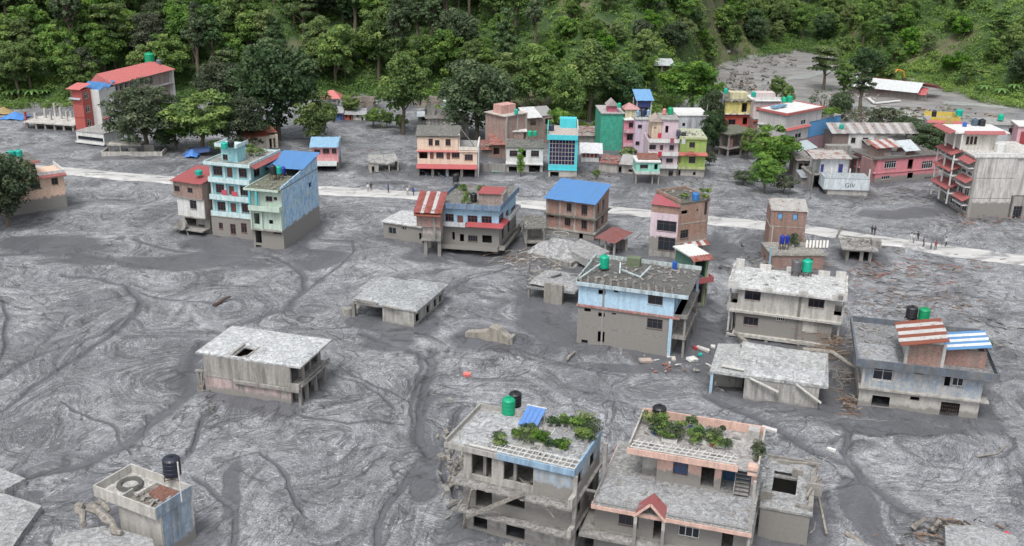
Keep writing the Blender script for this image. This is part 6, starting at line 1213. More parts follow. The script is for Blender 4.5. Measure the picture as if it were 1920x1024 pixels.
    h = H2('grey_blue_house', 'grey white blank walled upper house with one small window, right end of the dense row', (860, 560), (1152, 560), 9, z=3.0); W, D = h.W, h.D; gb = paint((.50, .54, .58), None, .5, patchy=(.42, .44, .46)); zt = h.zr(860, 345); z1 = h.zr(860, 520); h.win('F', (920, 412, 945, 445), k='o'); h.floor(z1, zt, gb); h.floor(0, z1-.1, MUDDY, F=1.5, R=1); h.slab(zt, .25, (.2, .2, 0, .1), WH, name='roof'); h.rail([(0, .1, zt+.25), (W, .1, zt+.25)], .6, WHITEF, step=1.6, bars=2); h.cols([(W-.5, -.1)], -2, z1, .3, WH); h.cols([(W-.4, .3)], zt, zt+2.6, .12, greyr)
    h = H2('lime_house', 'lime green two storey house with red scalloped awning, right end of the dense row', (870, 930), (1125, 935), 9); W, D = h.W, h.D; lm = paint((.33, .47, .09), None, .2); zz = [h.zr(870, y) for y in (845, 700, 560)]; print('lime', zz)
    h.win('F', (985, 598, 1040, 650), (980, 735, 1045, 800), k='w', mull=3).win('F', (868, 740, 902, 800), k='d', col=sheet_mat((.25, .04, .03))).win('F', (878, 865, 900, 935), (1020, 885, 1045, 915), k='o')
    h.floor(h.z0, zz[0]-.1, paint((.42, .39, .36), None, .3)); h.bal(zz[0]-.15, .5, paint((.45, .52, .20)), .4); h.floor(zz[0]+.05, zz[1]-.1, lm); h.awning(zz[1]+.15, .9, .5, sheet_mat((.50, .09, .07)), 'F', -.2, W+.3); mb = MB(); x = W*.42; [mb.beam((x, -.95, zz[1]+.6), (x+sg*1.6, -.95, zz[1]-.4), .2, .3) for sg in (-1, 1)]; mb.build('awning_gable', sheet_mat((.50, .09, .07)), h.root, kind='stuff'); h.slab(zz[1]-.1, .15, (.1, 0, 0, 0), lm); h.floor(zz[1]+.05, zz[2], lm); h.slab(zz[2], .3, (.3, .0, 0, .1), paint((.46, .50, .34), None, .4), name='roof'); h.parapet(zz[2]-.1, .4, paint((.50, .56, .25)), (.4, .0, 0, .2), 'F')
    h.flat_junk(zz[2]+.3, 20, 0, W, 0, D-3, 71); tank_on(h, 880, 540, zz[2]+.3, 22, 60, (.05, .06, .09), 'dark tank between the lime house and the white balcony house'); tank_on(h, 930, 535, zz[2]+.3, 24, 35, (.04, .04, .05), 'low black tank on the roof of the lime house')
    h = H2('mint_house', 'small mint green upper floor on thin posts in front of the dense row', (465, 1010), (690, 1012), 5); W, D = h.W, h.D; mt = paint((.24, .62, .50), None, .15); z1, z2 = h.zr(465, 890), h.zr(465, 790); h.win('F', (512, 812, 590, 850), k='w', mull=2).win('F', (648, 808, 682, 860), k='o'); h.cols([(.1, .1), (W*.72, .1), (W-.1, .1), (.1, 4.5), (W-.1, 4.5)], -1, z1, .3, MUDDY); h.slab(z1-.2, .25, (.2, .1, 0, .1), WH); h.bal(z1-.2, .6, paint((.55, .58, .55)), .4); h.floor(z1+.06, z2, mt); h.slab(z2, .25, (.3, .2, 0, .2), WH, name='roof'); h.sheets(W*.1, W, 1, 4.5, z2+.3, z2+.9, sheet_mat((.20, .12, .10), .6), 4)
    h = H2('long_wall_house', 'long low grey building with a reddish broken roof below the sea green house', (115, 885), (460, 915), 4); W, D = h.W, h.D; zt = h.zr(115, 795); h.win('F', (305, 830, 335, 895), (400, 860, 450, 885), k='o'); h.floor(-1, zt, paint((.42, .39, .36), None, .4)); h.sheets(0, W*.55, -.4, 4.3, zt+.1, zt+.9, sheet_mat((.30, .14, .13), .5), 7); h.sheets(W*.56, W, -.6, 4.3, zt+.2, zt+1.4, sheet_mat((.40, .40, .40), .2), 5); h.flat_junk(zt+.6, 14, 0, W, 0, 3, 73)
    # ---------------- cluster right of the dense row
    H3 = lambda *a, **k: House(*a, tr=c10, **k)
    h = H3('yellow_red_house', 'narrow yellow and red house with twin gabled porches, left of the right hand cluster', (62, 480), (265, 480), 9, z=2.0); W, D = h.W, h.D; yl = paint((.68, .60, .16), None, .15); rd = paint((.55, .08, .05), None, .15); z1, z2, z3 = h.zr(62, 455), h.zr(62, 345), h.zr(62, 245); print('yellow', z1, z2, z3)
    h.win('F', (105, 385, 160, 425), k='w', mull=2).win('F', (215, 370, 250, 425), (208, 260, 248, 330), k='o'); h.floor(-1, z1-.1, MUDDY, F=.5); h.slab(z1-.1, .2, (.5, 0, 0, .2), paint((.5, .38, .30))); h.floor(z1+.1, z2, rd); h.slab(z2, .2, (.6, .1, 0, .1), WH); h.floor(z2+.2, z3, yl); h.slab(z3, .2, (.5, .1, 0, .1), dkroof, name='roof'); h.box('roof_room', W*.25, W*.9, 2, 5, z3+.2, z3+1.8, paint((.62, .58, .34)))
    for z in (z2+.2, z3+.1):
        for x in (W*.33, W*.85): mb = MB(); [mb.beam((x, -.7, z+.8), (x+sg*1.1, -.7, z-.1), .16, .25) for sg in (-1, 1)]; mb.build('porch_gable', paint((.62, .56, .36)), h.root, kind='stuff')
    h.box('side_wall', -.7, -.5, 0, 3, -3, z3+2, paint((.42, .44, .46))); tank_on(h, 85, 185, z3+1.5, 17, 38, TEAL_T, 'teal tank high on the left corner of the narrow yellow and red house')
    h = H3('pink_white_house', 'pale pink white house with grey balcony between the yellow house and the red rimmed house', (285, 520), (490, 520), 9, z=1.5); W, D = h.W, h.D; pk2 = paint((.62, .52, .52), None, .15); brk = paint((.40, .20, .18), None, .3); z1, z2 = h.zr(285, 385), h.zr(285, 250); h.win('F', (345, 462, 375, 502), (425, 462, 460, 505), k='w', mull=2, fr=rw, off=0).win('F', (430, 288, 458, 340), (320, 288, 355, 322), k='w', mull=2, fr=rw, off=1.0)
    h.floor(-1, z1-.1, brk); h.awning(z1-.2, .5, .2, RUST_R, 'F', -.2, W); h.bal(z1-.1, .1, WH, .6, .2, 'F'); h.slab(z1-.1, .2, (.1, 0, 0, 0)); h.floor(z1+.12, z2, pk2, F=1.0); h.slab(z2, .2, (.6, .2, 0, .2), WH, F=1, name='roof'); h.parapet(z2+.2, .8, WH, (-1, .0, 0, .0), 'F', x0=1); tank_on(h, 298, 210, z2+1.2, 19, 38, TEAL_T, 'teal tank on the left of the pale pink white house roof'); h.box('roof_room', W*.1, W*.85, 3, 6, z2+.2, z2+1.7, pk2)
    h = H3('dark_ruin', 'dark open ruined shed with mossy roof below the narrow yellow and red house', (98, 685), (300, 650), 7, cat='ruin'); W, D = h.W, h.D; zt = h.zr(98, 510); h.cols([(.2, .2), (W*.5, .2), (W-.2, .2)], -1, zt, .35); h.slab(zt, .35, (.4, .4, 0, .3), mudtop_mat((.14, .15, .11)), name='roof'); h.slab(h.zr(98, 620), .2, (.1, .1, 0, .1), MUDDY); h.box('wall', .1, W-.1, 3, 3.2, -1, zt, paint((.22, .19, .17))); h.box('wall', .3, 1.8, .4, .6, 2.2, zt-1, paint((.5, .22, .18)))
    h = H3('red_rimmed_house', 'pale house with red roof rim and big blue side panel, right hand cluster', (520, 660), (945, 560), 8, z=1.0, W=None); W, D = h.W, h.D
    gw = paint((.50, .48, .48), None, .2); z0_, z1, z2 = h.zr(570, 560), h.zr(570, 455), h.zr(570, 345); print('redrim', z0_, z1, z2, W); xb = h.xz(815, 400)[0]; xp = h.xz(715, 500)[0]
    h.win('F', (662, 388, 700, 424), (618, 490, 665, 528), k='W', mull=2); pu = paint((.34, .20, .26), None, .2)
    h.floor(-2, z0_, pu); h.floor(z0_+.1, z1, gw, xr=(0, xp)); h.floor(z0_+.1, z1+.6, paint((.06, .28, .58), None, .05), xr=(xp+.02, W)); h.slab(z1+.0, .2, (.1, 0, 0, .3), WH, x1=xp); h.awning(z1+.2, .8, .45, sheet_mat((.52, .10, .09)), 'F', -.2, xp); h.floor(z1+.22, z2, gw, xr=(0, xb)); h.slab(z2, .2, (.4, .3, .3, .4), WH, x1=xb+.3, name='roof'); h.parapet(z2-.2, .6, sheet_mat((.50, .09, .08)), (.5, .3, .4, .5), 'FLRB', x1=xb+.4); h.slab(z1+.62, .2, (.1, .1, 0, 0), gyroof, x0=xb+.42, name='roof'); h.box('roof_block', xb+1, xb+3, 2, 4, z1+.8, z1+1.6, sheet_mat((.45, .16, .14)))
    for i in range(2): h.box('solar_panel', 1.5+i*2.6, 3.6+i*2.6, 4.5, 6, z2+.5, z2+1.0, paint((.16, .34, .50)))
    tank_on(h, 530, 255, z2+.3, 17, 42, (.0, .36, .20), 'left green tank on the red rimmed house'); tank_on(h, 573, 250, z2+.3, 25, 48, (.0, .28, .16), 'right green tank on the red rimmed house'); tank_on(h, 972, 455, z1-1.0, 17, 34, TEAL_T, 'teal tank low at the right of the red rimmed house')
    for i, (x, y) in enumerate(((830, 360), (860, 365), (890, 350), (920, 360))): potted(h.world(*h.top(x, y, z1+1), z1+.8), 1.1, 2.2, 'yellow green bush on the lower roof of the red rimmed house', 'bushes on the red rimmed house', LEAFY, seed=140+i)
    h.sheets(.6, xp-.5, -3.6, -.2, z0_-1.6, z0_-.3, sheet_mat((.42, .52, .56)), 5); h.box('wall', 1.2, xp-.8, -1.6, -1.4, -1, z0_-1.2, paint((.62, .22, .36))); 
    h = H3('white_gutted_house', 'gutted white room with blue doors between grey broken walls, above the blue white lettered wall', (735, 930), (1010, 930), 7, z=0, cat='ruin'); W, D = h.W, h.D; z1, z2 = h.zr(735, 810), h.zr(735, 690); h.win('F', (808, 730, 838, 795), (950, 728, 985, 798), k='d', col=paint((.02, .03, .26)), off=.5).win('F', (760, 820, 815, 930), k='o')
    h.uwin('F', (.6, W-.6, .1, z1-.7), k='o'); h.floor(-1, z1-.1, paint((.34, .31, .29), None, .5), F=.5); h.slab(z1-.1, .2, (.1, .1, 0, .2)); h.floor(z1+.1, z2, paint((.60, .62, .64), None, .2), F=.5, L=W*.22); h.cols([(.15, .1), (.4, 1)], -1, z2, .4); h.sheets(-.3, W+.2, -.5, 5, z2+.1, z2+.8, [sheet_mat((.44, .42, .40), .4)], 6)
    h = H3('lettered_wall', 'blue white painted wall with large letters above a grey mud stained base', (862, 970), (1170, 980), 4.5, cat='building'); W, D = h.W, h.D; bw2 = paint((.58, .66, .70), None, .2); z1, z2 = h.zr(862, 920), h.zr(862, 845); h.floor(-1, z1, paint((.44, .42, .39), None, .3)); h.floor(z1, z2+.2, bw2, F=-.3, L=-1.0, R=-.1); h.slab(z2+.2, .2, (.3, .1, 0, 1.0), paint((.36, .42, .45), None, .4), name='roof'); h.cols([(.3, .2), (W*.5, .2), (W-.1, .2)], z2+.4, z2+2.4, .25, WH)
    tm = plain('black_paint', (.06, .06, .065), .8)
    q = h.rect('F', -.31, (1000, 875, 1100, 908)); ft = bpy.data.curves.new('lettering', 'FONT'); ft.body = 'GIV'; ft.size = (q[3]-q[2])*1.35; ft.extrude = .01
    o = link('lettering', ft, h.root); o.location = (q[0], -.325, q[2]); o.rotation_euler = (math.pi/2, 0, 0); o.scale = ((q[1]-q[0])/(ft.size*2.0), 1, 1); ft.materials.append(tm)
    h = H3('dark_terrace_house', 'grey two storey ruin with long dark slab roof above the lettered wall', (1010, 830), (1195, 830), 8, z=0, cat='ruin'); W, D = h.W, h.D; z2 = h.zr(1010, 680); h.cols([(.2, .1), (2.2, .1), (W*.55, .1), (W-.2, .1)], -1, z2, .4); h.slab(z2, .3, (.5, .6, 0, 5), mudtop_mat((.17, .17, .16)), name='roof'); h.box('wall', -4.5, W, 2.5, 2.7, -1, z2, paint((.33, .25, .22), None, .3)); h.flat_junk(.2, 40, 0, W, -1, 3, 75); h.box('roof_block', -4, 1.5, 3, 5, z2+.3, z2+2.0, MUDDY)
    h = H3('curved_white_house', 'white house with two dark windows under a long wavy tin roof, right hand cluster', (1020, 600), (1215, 600), 8, z=2); W, D = h.W, h.D; z1, z2 = h.zr(1020, 585), h.zr(1020, 510); h.win('F', (1048, 525, 1082, 568), (1135, 525, 1180, 565), k='w', mull=2); h.floor(-1, z2+.5, WH); h.floor(-2, z2+.5, paint((.22, .16, .14)), xr=(-4, -.02)); h.sheets(-4.5, W+11, -.5, 4.5, z2+.6, z2+2.2, [sheet_mat((.44, .43, .42), .2), sheet_mat((.28, .27, .26), .3)], 18)
    # fillers: sheds and half fallen walls between the houses of the cluster
    for (xa, xb, yb, yt, dd, wc, rc, lb, op) in ((500, 610, 700, 640, 4, (.24, .20, .18), (.20, .19, .18), 'dark lean-to shed under the awning of the red rimmed house', True), (620, 720, 840, 700, 5, (.30, .27, .25), (.24, .23, .22), 'grey gutted shed with dark openings left of the gutted white room', True), (660, 760, 900, 830, 3, (.34, .32, .30), (.30, .36, .40), 'low wreck with a pale blue sheet below the gutted shed', False),
          (1015, 1110, 935, 850, 2, (.16, .15, .15), (.12, .12, .12), 'dark gap wall between lettered wall and the dark terrace ruin', False), (855, 1000, 600, 560, 5, (.30, .27, .24), (.26, .25, .23), 'rubble topped shed behind the gutted white room', False), (1180, 1240, 700, 600, 5, (.26, .20, .18), (.22, .21, .20), 'brown shed between the wavy tin roof and the long pink house', True),
          (420, 500, 640, 560, 4, (.42, .22, .20), (.30, .28, .26), 'small reddish shed behind the bright bushy tree', False)):
        h = H3('shed', lb, (xa, yb), (xb, yb), dd, cat='shed'); zt = h.zr(xa, yt)
        if op: h.uwin('F', (.4, h.W*.45, .2, max(1, zt-.7)), (h.W*.55, h.W-.4, .2, max(1, zt-.7)), k='o')
        h.floor(-1, zt, paint(wc, None, .5)); h.sheets(-.3, h.W+.3, -.6, dd+.3, zt+.05, zt+.8, sheet_mat(rc, .25), 4); h.flat_junk(zt+.4, 12, 0, h.W, 0, dd, xa)
    for (xa, xb, yb, yt, dd, wc, rc, lb, op) in ((640, 760, 590, 520, 5, (.40, .36, .32), (.30, .29, .28), 'grey shed before the brown trees on the plain', False), (1040, 1200, 470, 380, 7, (.50, .46, .44), (.40, .38, .38), 'pale shed with rusty roof between blue grey house and awning building', True)):
        h = House('shed', lb, (xa, yb), (xb, yb), dd, tr=c11, cat='shed'); zt = h.zr(xa, yt); h.floor(-1, zt, paint(wc, None, .5)); h.sheets(-.3, h.W+.3, -.6, dd+.3, zt+.05, zt+.8, sheet_mat(rc, .4), 4)
    for (xa, xb, yb, yt, dd, wc, rc, lb, op) in ((20, 110, 740, 650, 4, (.20, .17, .15), (.26, .12, .10), 'brown shack hard right of the wide cream house', True), (150, 250, 700, 540, 5, (.42, .36, .33), (.30, .28, .27), 'leaning concrete frame above the collapsing red brick shack', True), (1000, 1190, 590, 510, 5, (.34, .32, .30), (.34, .33, .32), 'grey wreck with crumpled roof behind the red slatted shed', False)):
        h = House('shed', lb, (xa, yb), (xb, yb), dd, tr=c8, cat='shed'); zt = h.zr(xa, yt); h.floor(-1, zt, paint(wc, None, .5)); h.sheets(-.3, h.W+.3, -.6, dd+.3, zt+.05, zt+1.3, sheet_mat(rc, .5), 4); h.flat_junk(zt+.6, 25, 0, h.W, 0, dd, xa)
    # ---------------- right edge cluster
    H4 = lambda *a, **k: House(*a, tr=c11, **k)
    h = H4('long_pink_house', 'long low pink house with white barred windows, right of the lettered wall', (148, 740), (600, 700), 8); W, D = h.W, h.D; pk = paint((.70, .22, .26), 1.4, .2); z1, z2 = h.zr(148, 665), h.zr(148, 570); print('longpink', z1, z2)
    h.win('F', (222, 575, 305, 628), (488, 575, 565, 630), k='W', mull=5).win('F', (388, 565, 425, 640), k='o').win('F', (200, 682, 262, 708), (505, 685, 560, 705), k='W', mull=4).win('F', (385, 660, 425, 700), k='o')
    h.floor(h.z0, z1-.1, pk); h.slab(z1-.1, .15, (.15, 0, 0, .5), paint((.66, .26, .30))); h.floor(z1+.05, z2, paint((.70, .22, .26), None, .15)); h.slab(z2, .25, (.3, 0, .2, .8), mudtop_mat((.14, .13, .12)), name='roof'); h.box('wall', -1.2, -.01, .5, 4, -1, z2, paint((.35, .18, .18)))
    h.box('roof_room', 1, 5, 2, 5, z2+.25, z2+2.0, paint((.26, .17, .15))); h.sheets(.5, 7.5, 1.4, 5.5, z2+2.1, z2+3.0, [sheet_mat((.40, .12, .10), .5), WHITE_R], 6); h.sheets(7.7, 11.8, .6, 4.4, z2+1.2, z2+2.8, sheet_mat((.50, .58, .62), .15), 4); h.box('roof_room', 8.2, 11, 1.5, 4, z2+.25, z2+1.2, paint((.3, .14, .12))); h.rail([(2, .3, z2+.25), (7.6, .3, z2+.25)], 1.0, plain('grey_rail', (.32, .32, .32), .6), step=.4)
    # big white building with the red awnings
    h = H4('white_red_awning_house', 'big leaning white building with stacked red tiled awnings and blank grey side, right edge', (800, 985), (1095, 985), 13, cat='building'); W, D = h.W, h.D; wh = paint((.56, .545, .52), 3.2, .45); z = [h.zr(835, y) for y in (860, 720, 560)]; zt = h.zr(860, 555); print('bigwhite', zt, W)
    tr_ = sheet_mat((.42, .09, .09), .1); h.z0 = -1
    h.uwin('L', *[(.6+i*2.6, 2.4+i*2.6, zz+.9, zz+2.5) for i in range(4) for zz in (.2, 3.4, 6.6)], k='w', mull=2, fr=WHITEF); h.uwin('F', (W+.3, W+.4, 0, 1), k='o')
    for a in range(3): h.floor(-1 if a == 0 else a*zt/3+.1, (a+1)*zt/3, wh)
    h.box('pilaster', -.05, .6, -.12, -.005, -1, zt, conc(None, (.34, .33, .31)))
    h.slab(zt, .3, (.1, 6, .3, .3), paint((.60, .59, .56), None, .5), name='roof'); h.box('raised_rim', .3, W, .1, .5, zt+.3, zt+.8, WH)
    for a, zz in enumerate((zt*.36, zt*.66, zt*.97)): h.awning(zz, 1.5, .8, tr_, 'L', -.3, 4.5); h.box('balcony', -1.2, -.02, .2, 4.5, zz-1.9, zz-1.7, WH)
    for a, zz in enumerate((zt*.45, zt*.75, zt*1.02)): h.awning(zz, 2.6, .9, tr_, 'L', 5.0, 12.5, 0); h.box('balcony', -2.0, -.02, 5, 12.5, zz-2.0, zz-1.8, WH); h.cols([(-1.9, 5.2), (-1.9, 8.8), (-1.9, 12.3)], max(-1, zz-4), zz-.9, .25, WH)
    h.uwin('F', *[(.2+i*.8+(.0), .2+i*.8+.6, zt+1.4, zt+3.0) for i in range(3)], k='w')
    uw = paint((.64, .62, .56), None, .2); h.floor(zt+.3, zt+3.6, uw, F=5.5, L=-.6, R=2.0); h.cols([(-2.2, 9), (-1.6, 6.6), (-.9, 5.2)], zt+.3, zt+3.4, .25, WH); h.slab(zt+3.6, .25, (.4, .2, 0, 2.5), WH, F=5.5, name='roof'); h.awning(zt+4.2, .9, .5, tr_, 'F', -.7, W-1, 5.1); h.awning(zt+4.2, 1.2, .6, tr_, 'L', 5.0, 13, -2.4)
    mb = MB(); mb.cyl((W-1.8, 4.2), zt+.3, zt+1.9, 1.1, 1.1, 12); mb.build('stair_drum', WH, h.root)
    # the right part with open ground floor
    h.uwin('F', (W+.8, W+2.6, .1, 2.6), (W+3.2, W+5.4, .1, 2.6), (W+3.6, W+5.2, 4.8, 6.4), k='w', mull=3, fr=IRON); h.floor(-1, zt*.37, paint((.34, .33, .31), None, .5), xr=(W+.4, W+8), F=-.2); h.floor(zt*.37+.1, zt-.3, wh, xr=(W+.02, W+8), F=.3)
    for i, (x, y, c, lb) in enumerate(((790, 330, (.03, .10, .42), 'small blue tank on the roof of the big white awning building'), (862, 322, (.06, .10, .14), 'dark blue grey tank on the big white awning building, left of the black one'), (912, 325, BLACK_T, 'black tank on the big white awning building, right of the dark blue grey one'))): tank_on(h, x, y, zt+3.9, 24 if i else 15, 48 if i else 30, c, lb)
    h = H4('yellow_roof_house', 'distant house with yellow parapet roof and red eave behind the big white awning building', (530, 380), (740, 390), 8, z=1); W, D = h.W, h.D; zt = h.zr(530, 300); h.uwin('F', (.6, 3.8, 1.2, zt-.6), k='w', mull=3); h.floor(-1, zt, WH); h.awning(zt+.6, 1.0, .5, sheet_mat((.50, .10, .10)), 'F', -.8, W+.5); h.slab(zt, .2, (.2, .2, .2, .2), gyroof, name='roof'); h.parapet(zt+.2, 1.2, paint((.62, .46, .05), None, .1), (-.2, .2, .2, .0), 'FBR', x0=.2); mb = MB(); x = W*.62; mb._add([(x-1.2, -1, zt-.2), (x+1.2, -1, zt-.2), (x, -1, zt+1.6), (x-1.2, -.6, zt-.2), (x+1.2, -.6, zt-.2), (x, -.6, zt+1.6)], [(0, 1, 2), (3, 5, 4), (0, 3, 4, 1), (1, 4, 5, 2), (2, 5, 3, 0)]); mb.build('gable', paint((.55, .38, .12)), h.root)
    tank_on(h, 572, 262, zt+1.2, 16, 46, BLACK_T, 'black tank on the yellow parapet house'); tank_on(h, 750, 255, zt+1.2, 24, 46, (.0, .38, .28), 'teal tank on the yellow parapet house')
    h = H4('blue_grey_house', 'pale blue grey house with teal tank at the right edge behind the awning building', (1000, 440), (1150, 440), 8, z=2); W, D = h.W, h.D; zt = h.zr(1000, 320); h.uwin('F', (W*.6, W*.85, zt-2.4, zt-.8), k='w', mull=2); h.floor(-1, zt, paint((.46, .52, .54), None, .2)); h.slab(zt, .2, (.5, .3, .2, 3), gyroof, name='roof'); tank_on(h, 1046, 285, zt+.5, 20, 42, (.0, .40, .25), 'green tank on the pale blue grey house at the right edge')
    h = H4('pink_edge_house', 'pink house with dark red doorway cut by the right edge', (1150, 470), (1330, 480), 7, z=2); W, D = h.W, h.D; zt = h.zr(1150, 330); h.uwin('F', (.8, 3.5, .3, zt-1.2), k='d', col=paint((.36, .03, .04))); h.floor(-2, zt, paint((.66, .36, .42), None, .15)); h.slab(zt, .25, (.3, 0, 0, .2), WH)
    # ---------------- far valley: sheds, tent, excavator
    t4 = Tr(1440, 0, .25)
    h = House('long_shed', 'long low shed with white front slope and red back slope on the far river plain', (600, 700), (1110, 755), 12, tr=t4, cat='shed'); W, D = h.W, h.D; zt = 2.4; h.floor(-1, zt, paint((.20, .17, .15), None, .4)); h.sheets(-.6, W+.4, -1.2, D*.5, zt+.1, zt+2.2, sheet_mat((.62, .66, .66)), 22); mb = MB(); mb.hexa([(W*.22, D*.5+.01, zt+2.3), (W+4, D*.5+.01, zt+2.0), (W+5.4, D+1.4, zt-.2), (W*.22, D+1.4, zt+.6), (W*.22, D*.5+.01, zt+2.45), (W+4, D*.5+.01, zt+2.15), (W+5.4, D+1.4, zt), (W*.22, D+1.4, zt+.8)]); mb.build('roof', sheet_mat((.55, .09, .10)), h.root)
    h = House('red_shed_roof', 'low shed with a red roof sheet beside the long white shed', (960, 672), (1190, 692), 6, tr=t4, z=2.6, cat='shed'); h.floor(0, 1.6, MUDDY); h.sheets(-6, h.W, -.8, 5.5, 1.7, 3.0, sheet_mat((.55, .09, .10)), 12)
    h = House('white_tent_house', 'small white pointed roofed house beside the long shed on the far plain', (712, 630), (800, 635), 8, tr=t4, cat='house'); W = h.W; zt = 2.6; h.floor(-1, zt, paint((.4, .38, .36))); mb = MB(); mb._add([(-.6, -.6, zt), (W+.6, -.6, zt), (W+1, 8.5, zt+.6), (-.4, 8.5, zt+.6), (W*.5, 5, zt+4.6)], [(0, 1, 4), (1, 2, 4), (2, 3, 4), (3, 0, 4), (3, 2, 1, 0)]); mb.build('roof', sheet_mat((.66, .70, .74)), h.root)
    q = P(*t4(920, 640)); e = thing('excavator', 'yellow orange excavator working behind the long shed', 'excavator', (q.x, q.y+4, 0), .2); om = plain('orange_paint', (.62, .26, .02), .5); mb = MB(); mb.box(-2, -.9, -.4, .4, 0, .9); mb.build('track', IRON, e); mb = MB(); mb.box(.4, 1.5, -.4, .4, 0, .9); mb.build('track', IRON, e)
    mb = MB(); mb.box(-2.4, 1.2, -.5, 2, 1.0, 2.4); mb.build('body', om, e); mb = MB(); mb.box(.2, 1.3, -.6, .8, 2.42, 3.6); mb.build('cab', GLASS, e); mb = MB(); mb.tube([(1.2, 0, 2), (3.4, 0, 4.6), (5.6, 0, 3.9)], [.32, .3, .24], 6); mb.build('boom', om, e); mb = MB(); mb.tube([(5.6, 0, 3.9), (6.4, 0, 1.8)], [.22, .18], 6); mb.build('arm', om, e); mb = MB(); mb.hexa([(5.9, -.5, .6), (7, -.5, .9), (7, .5, .9), (5.9, .5, .6), (5.9, -.5, 1.6), (6.8, -.5, 1.9), (6.8, .5, 1.9), (5.9, .5, 1.6)]); mb.build('bucket', IRON, e)
    q = on_hill(*c3(1090, 640)); h = House('hillside_shelter', 'open hillside shelter with tin roof among trees above the dense row', (1030, 650), (1200, 650), 5, tr=c3, z=max(q.z-1, 3) if q else 6, cat='shelter'); W = h.W; zb = q.z if q else 6; h.cols([(.2, .1), (W*.5, .1), (W-.3, .1), (W-.3, 4)], zb-4, zb+5.2, .4, conc(None, (.45, .38, .33))); h.slab(zb+1.6, .2, (0, 0, 0, 0)); h.box('wall', .3, W-.5, 3, 3.2, zb-4, zb+5, paint((.10, .09, .08))); h.sheets(-1.2, W+.4, -.8, 4.6, zb+5.3, zb+6.6, sheet_mat((.50, .56, .60), .2), 6)
    # white shelter frame lying on the plain
    for (a, b_, c_) in (((750, 735), (800, 775), .5), ((800, 775), (990, 755), .5)):
        p, r = P(*t4(*a), .4), P(*t4(*b_), .4); mb = MB(); mb.beam(p, r, c_*2, .3); mb.build('fallen_gutter', WHITEF, None, label='long white gutter lying bent on the plain before the long shed, %s piece' % ('short' if a[0] == 750 else 'long'), cat='gutter')
conifer_spots = []
far_houses()
make_ground()
make_road()
# the far land behind and beside the surveyed sheet
mb = MB(); mb.quad((-3000, -400, -3), (3000, -400, -3), (3000, 64, -3), (-3000, 64, -3)); mb.quad((-3000, 64, -3), (-45, 64, -3), (-674, 999, -3), (-3000, 999, -3)); mb.quad((45, 64, -3), (3000, 64, -3), (3000, 999, -3), (674, 999, -3))
mb.quad((-3000, 999, -3), (3000, 999, -3), (3000, 3000, -3), (-3000, 3000, -3))
mb.build('ground', mudtop_mat((.2, .2, .2)), kind='structure')
make_path([(1738, 108), (1760, 118), (1800, 127), (1840, 137), (1872, 144)], 1.3)
make_path([(1150, 98), (1185, 120), (1205, 148)], 1.0)
make_path([(1050, 75), (1066, 62), (1060, 40)], 1.0)
# ================================================================ trees
def crown_centres(kind, R, H, seed):
    """clump centres for a crown of radius R and height H, base of crown at z=0"""
    g = np.random.RandomState(seed); n = {'round': 85, 'tall': 70, 'dense': 120, 'layer': 60, 'bush': 45, 'dead': 26}[kind]
    v = g.normal(size=(n, 3)); v /= np.linalg.norm(v, axis=1)[:, None]; rr = .45+.55*g.rand(n)**.5
    c = v*rr[:, None]; c[:, 2] = c[:, 2]*.5+.5
    lob = g.rand(6, 3)*2-1; lob[:, 2] = lob[:, 2]*.4+.55; lob[:, :2] *= .6
    if kind in ('round', 'dense', 'tall'):
        k = g.randint(0, 6, n); c = np.where(g.rand(n)[:, None] < .55, lob[k]+v*.42, c)
    if kind == 'layer':
        k = g.randint(0, 4, n); a = g.rand(n)*6.28; r = g.rand(n)**.6; c = np.stack([np.cos(a)*r*(1-.12*k), np.sin(a)*r*(1-.12*k), .2+.22*k+.04*g.normal(size=n)], -1)
    if kind == 'tall': c[:, :2] *= (1.0-.45*np.abs(c[:, 2:3]-.45))
    c = c*np.array([R, R, H])
    return c
def make_proto(kind, seed, R, H, trunk, leafs, size, mat, tone=.5, lean=0.0):
    g = np.random.RandomState(seed); c = crown_centres(kind, R, H, seed); n = len(c)
    rad = R*(.20+.14*g.rand(n)) if kind != 'layer' else R*(.22+.1*g.rand(n))
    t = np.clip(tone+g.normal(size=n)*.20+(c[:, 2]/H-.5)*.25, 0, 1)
    cw = c+np.array([0, 0, trunk])
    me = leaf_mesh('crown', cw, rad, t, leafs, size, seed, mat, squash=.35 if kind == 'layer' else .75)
    mb = MB(); top = trunk+H*.75; r_ = .028*(trunk+H)
    pts = [(0, 0, -2.5)]+[(lean*k+float(g.normal()*.15), float(g.normal()*.15), top*k/5) for k in range(1, 6)]
    mb.tube(pts, [r_*(1.25-.2*k) for k in range(6)], 7)
    for k in range(9):
        q = cw[g.randint(0, n)]*.85+np.array([0, 0, trunk*.15]); z0 = trunk*.6+float(g.rand())*H*.4
        m = (q[0]*.45, q[1]*.45, z0+(q[2]-z0)*.6); mb.tube([(lean*z0/top*5, 0, z0), m, tuple(q)], [r_*.5, r_*.32, r_*.12], 5)
    return me, mb.mesh('trunk', [BARK])
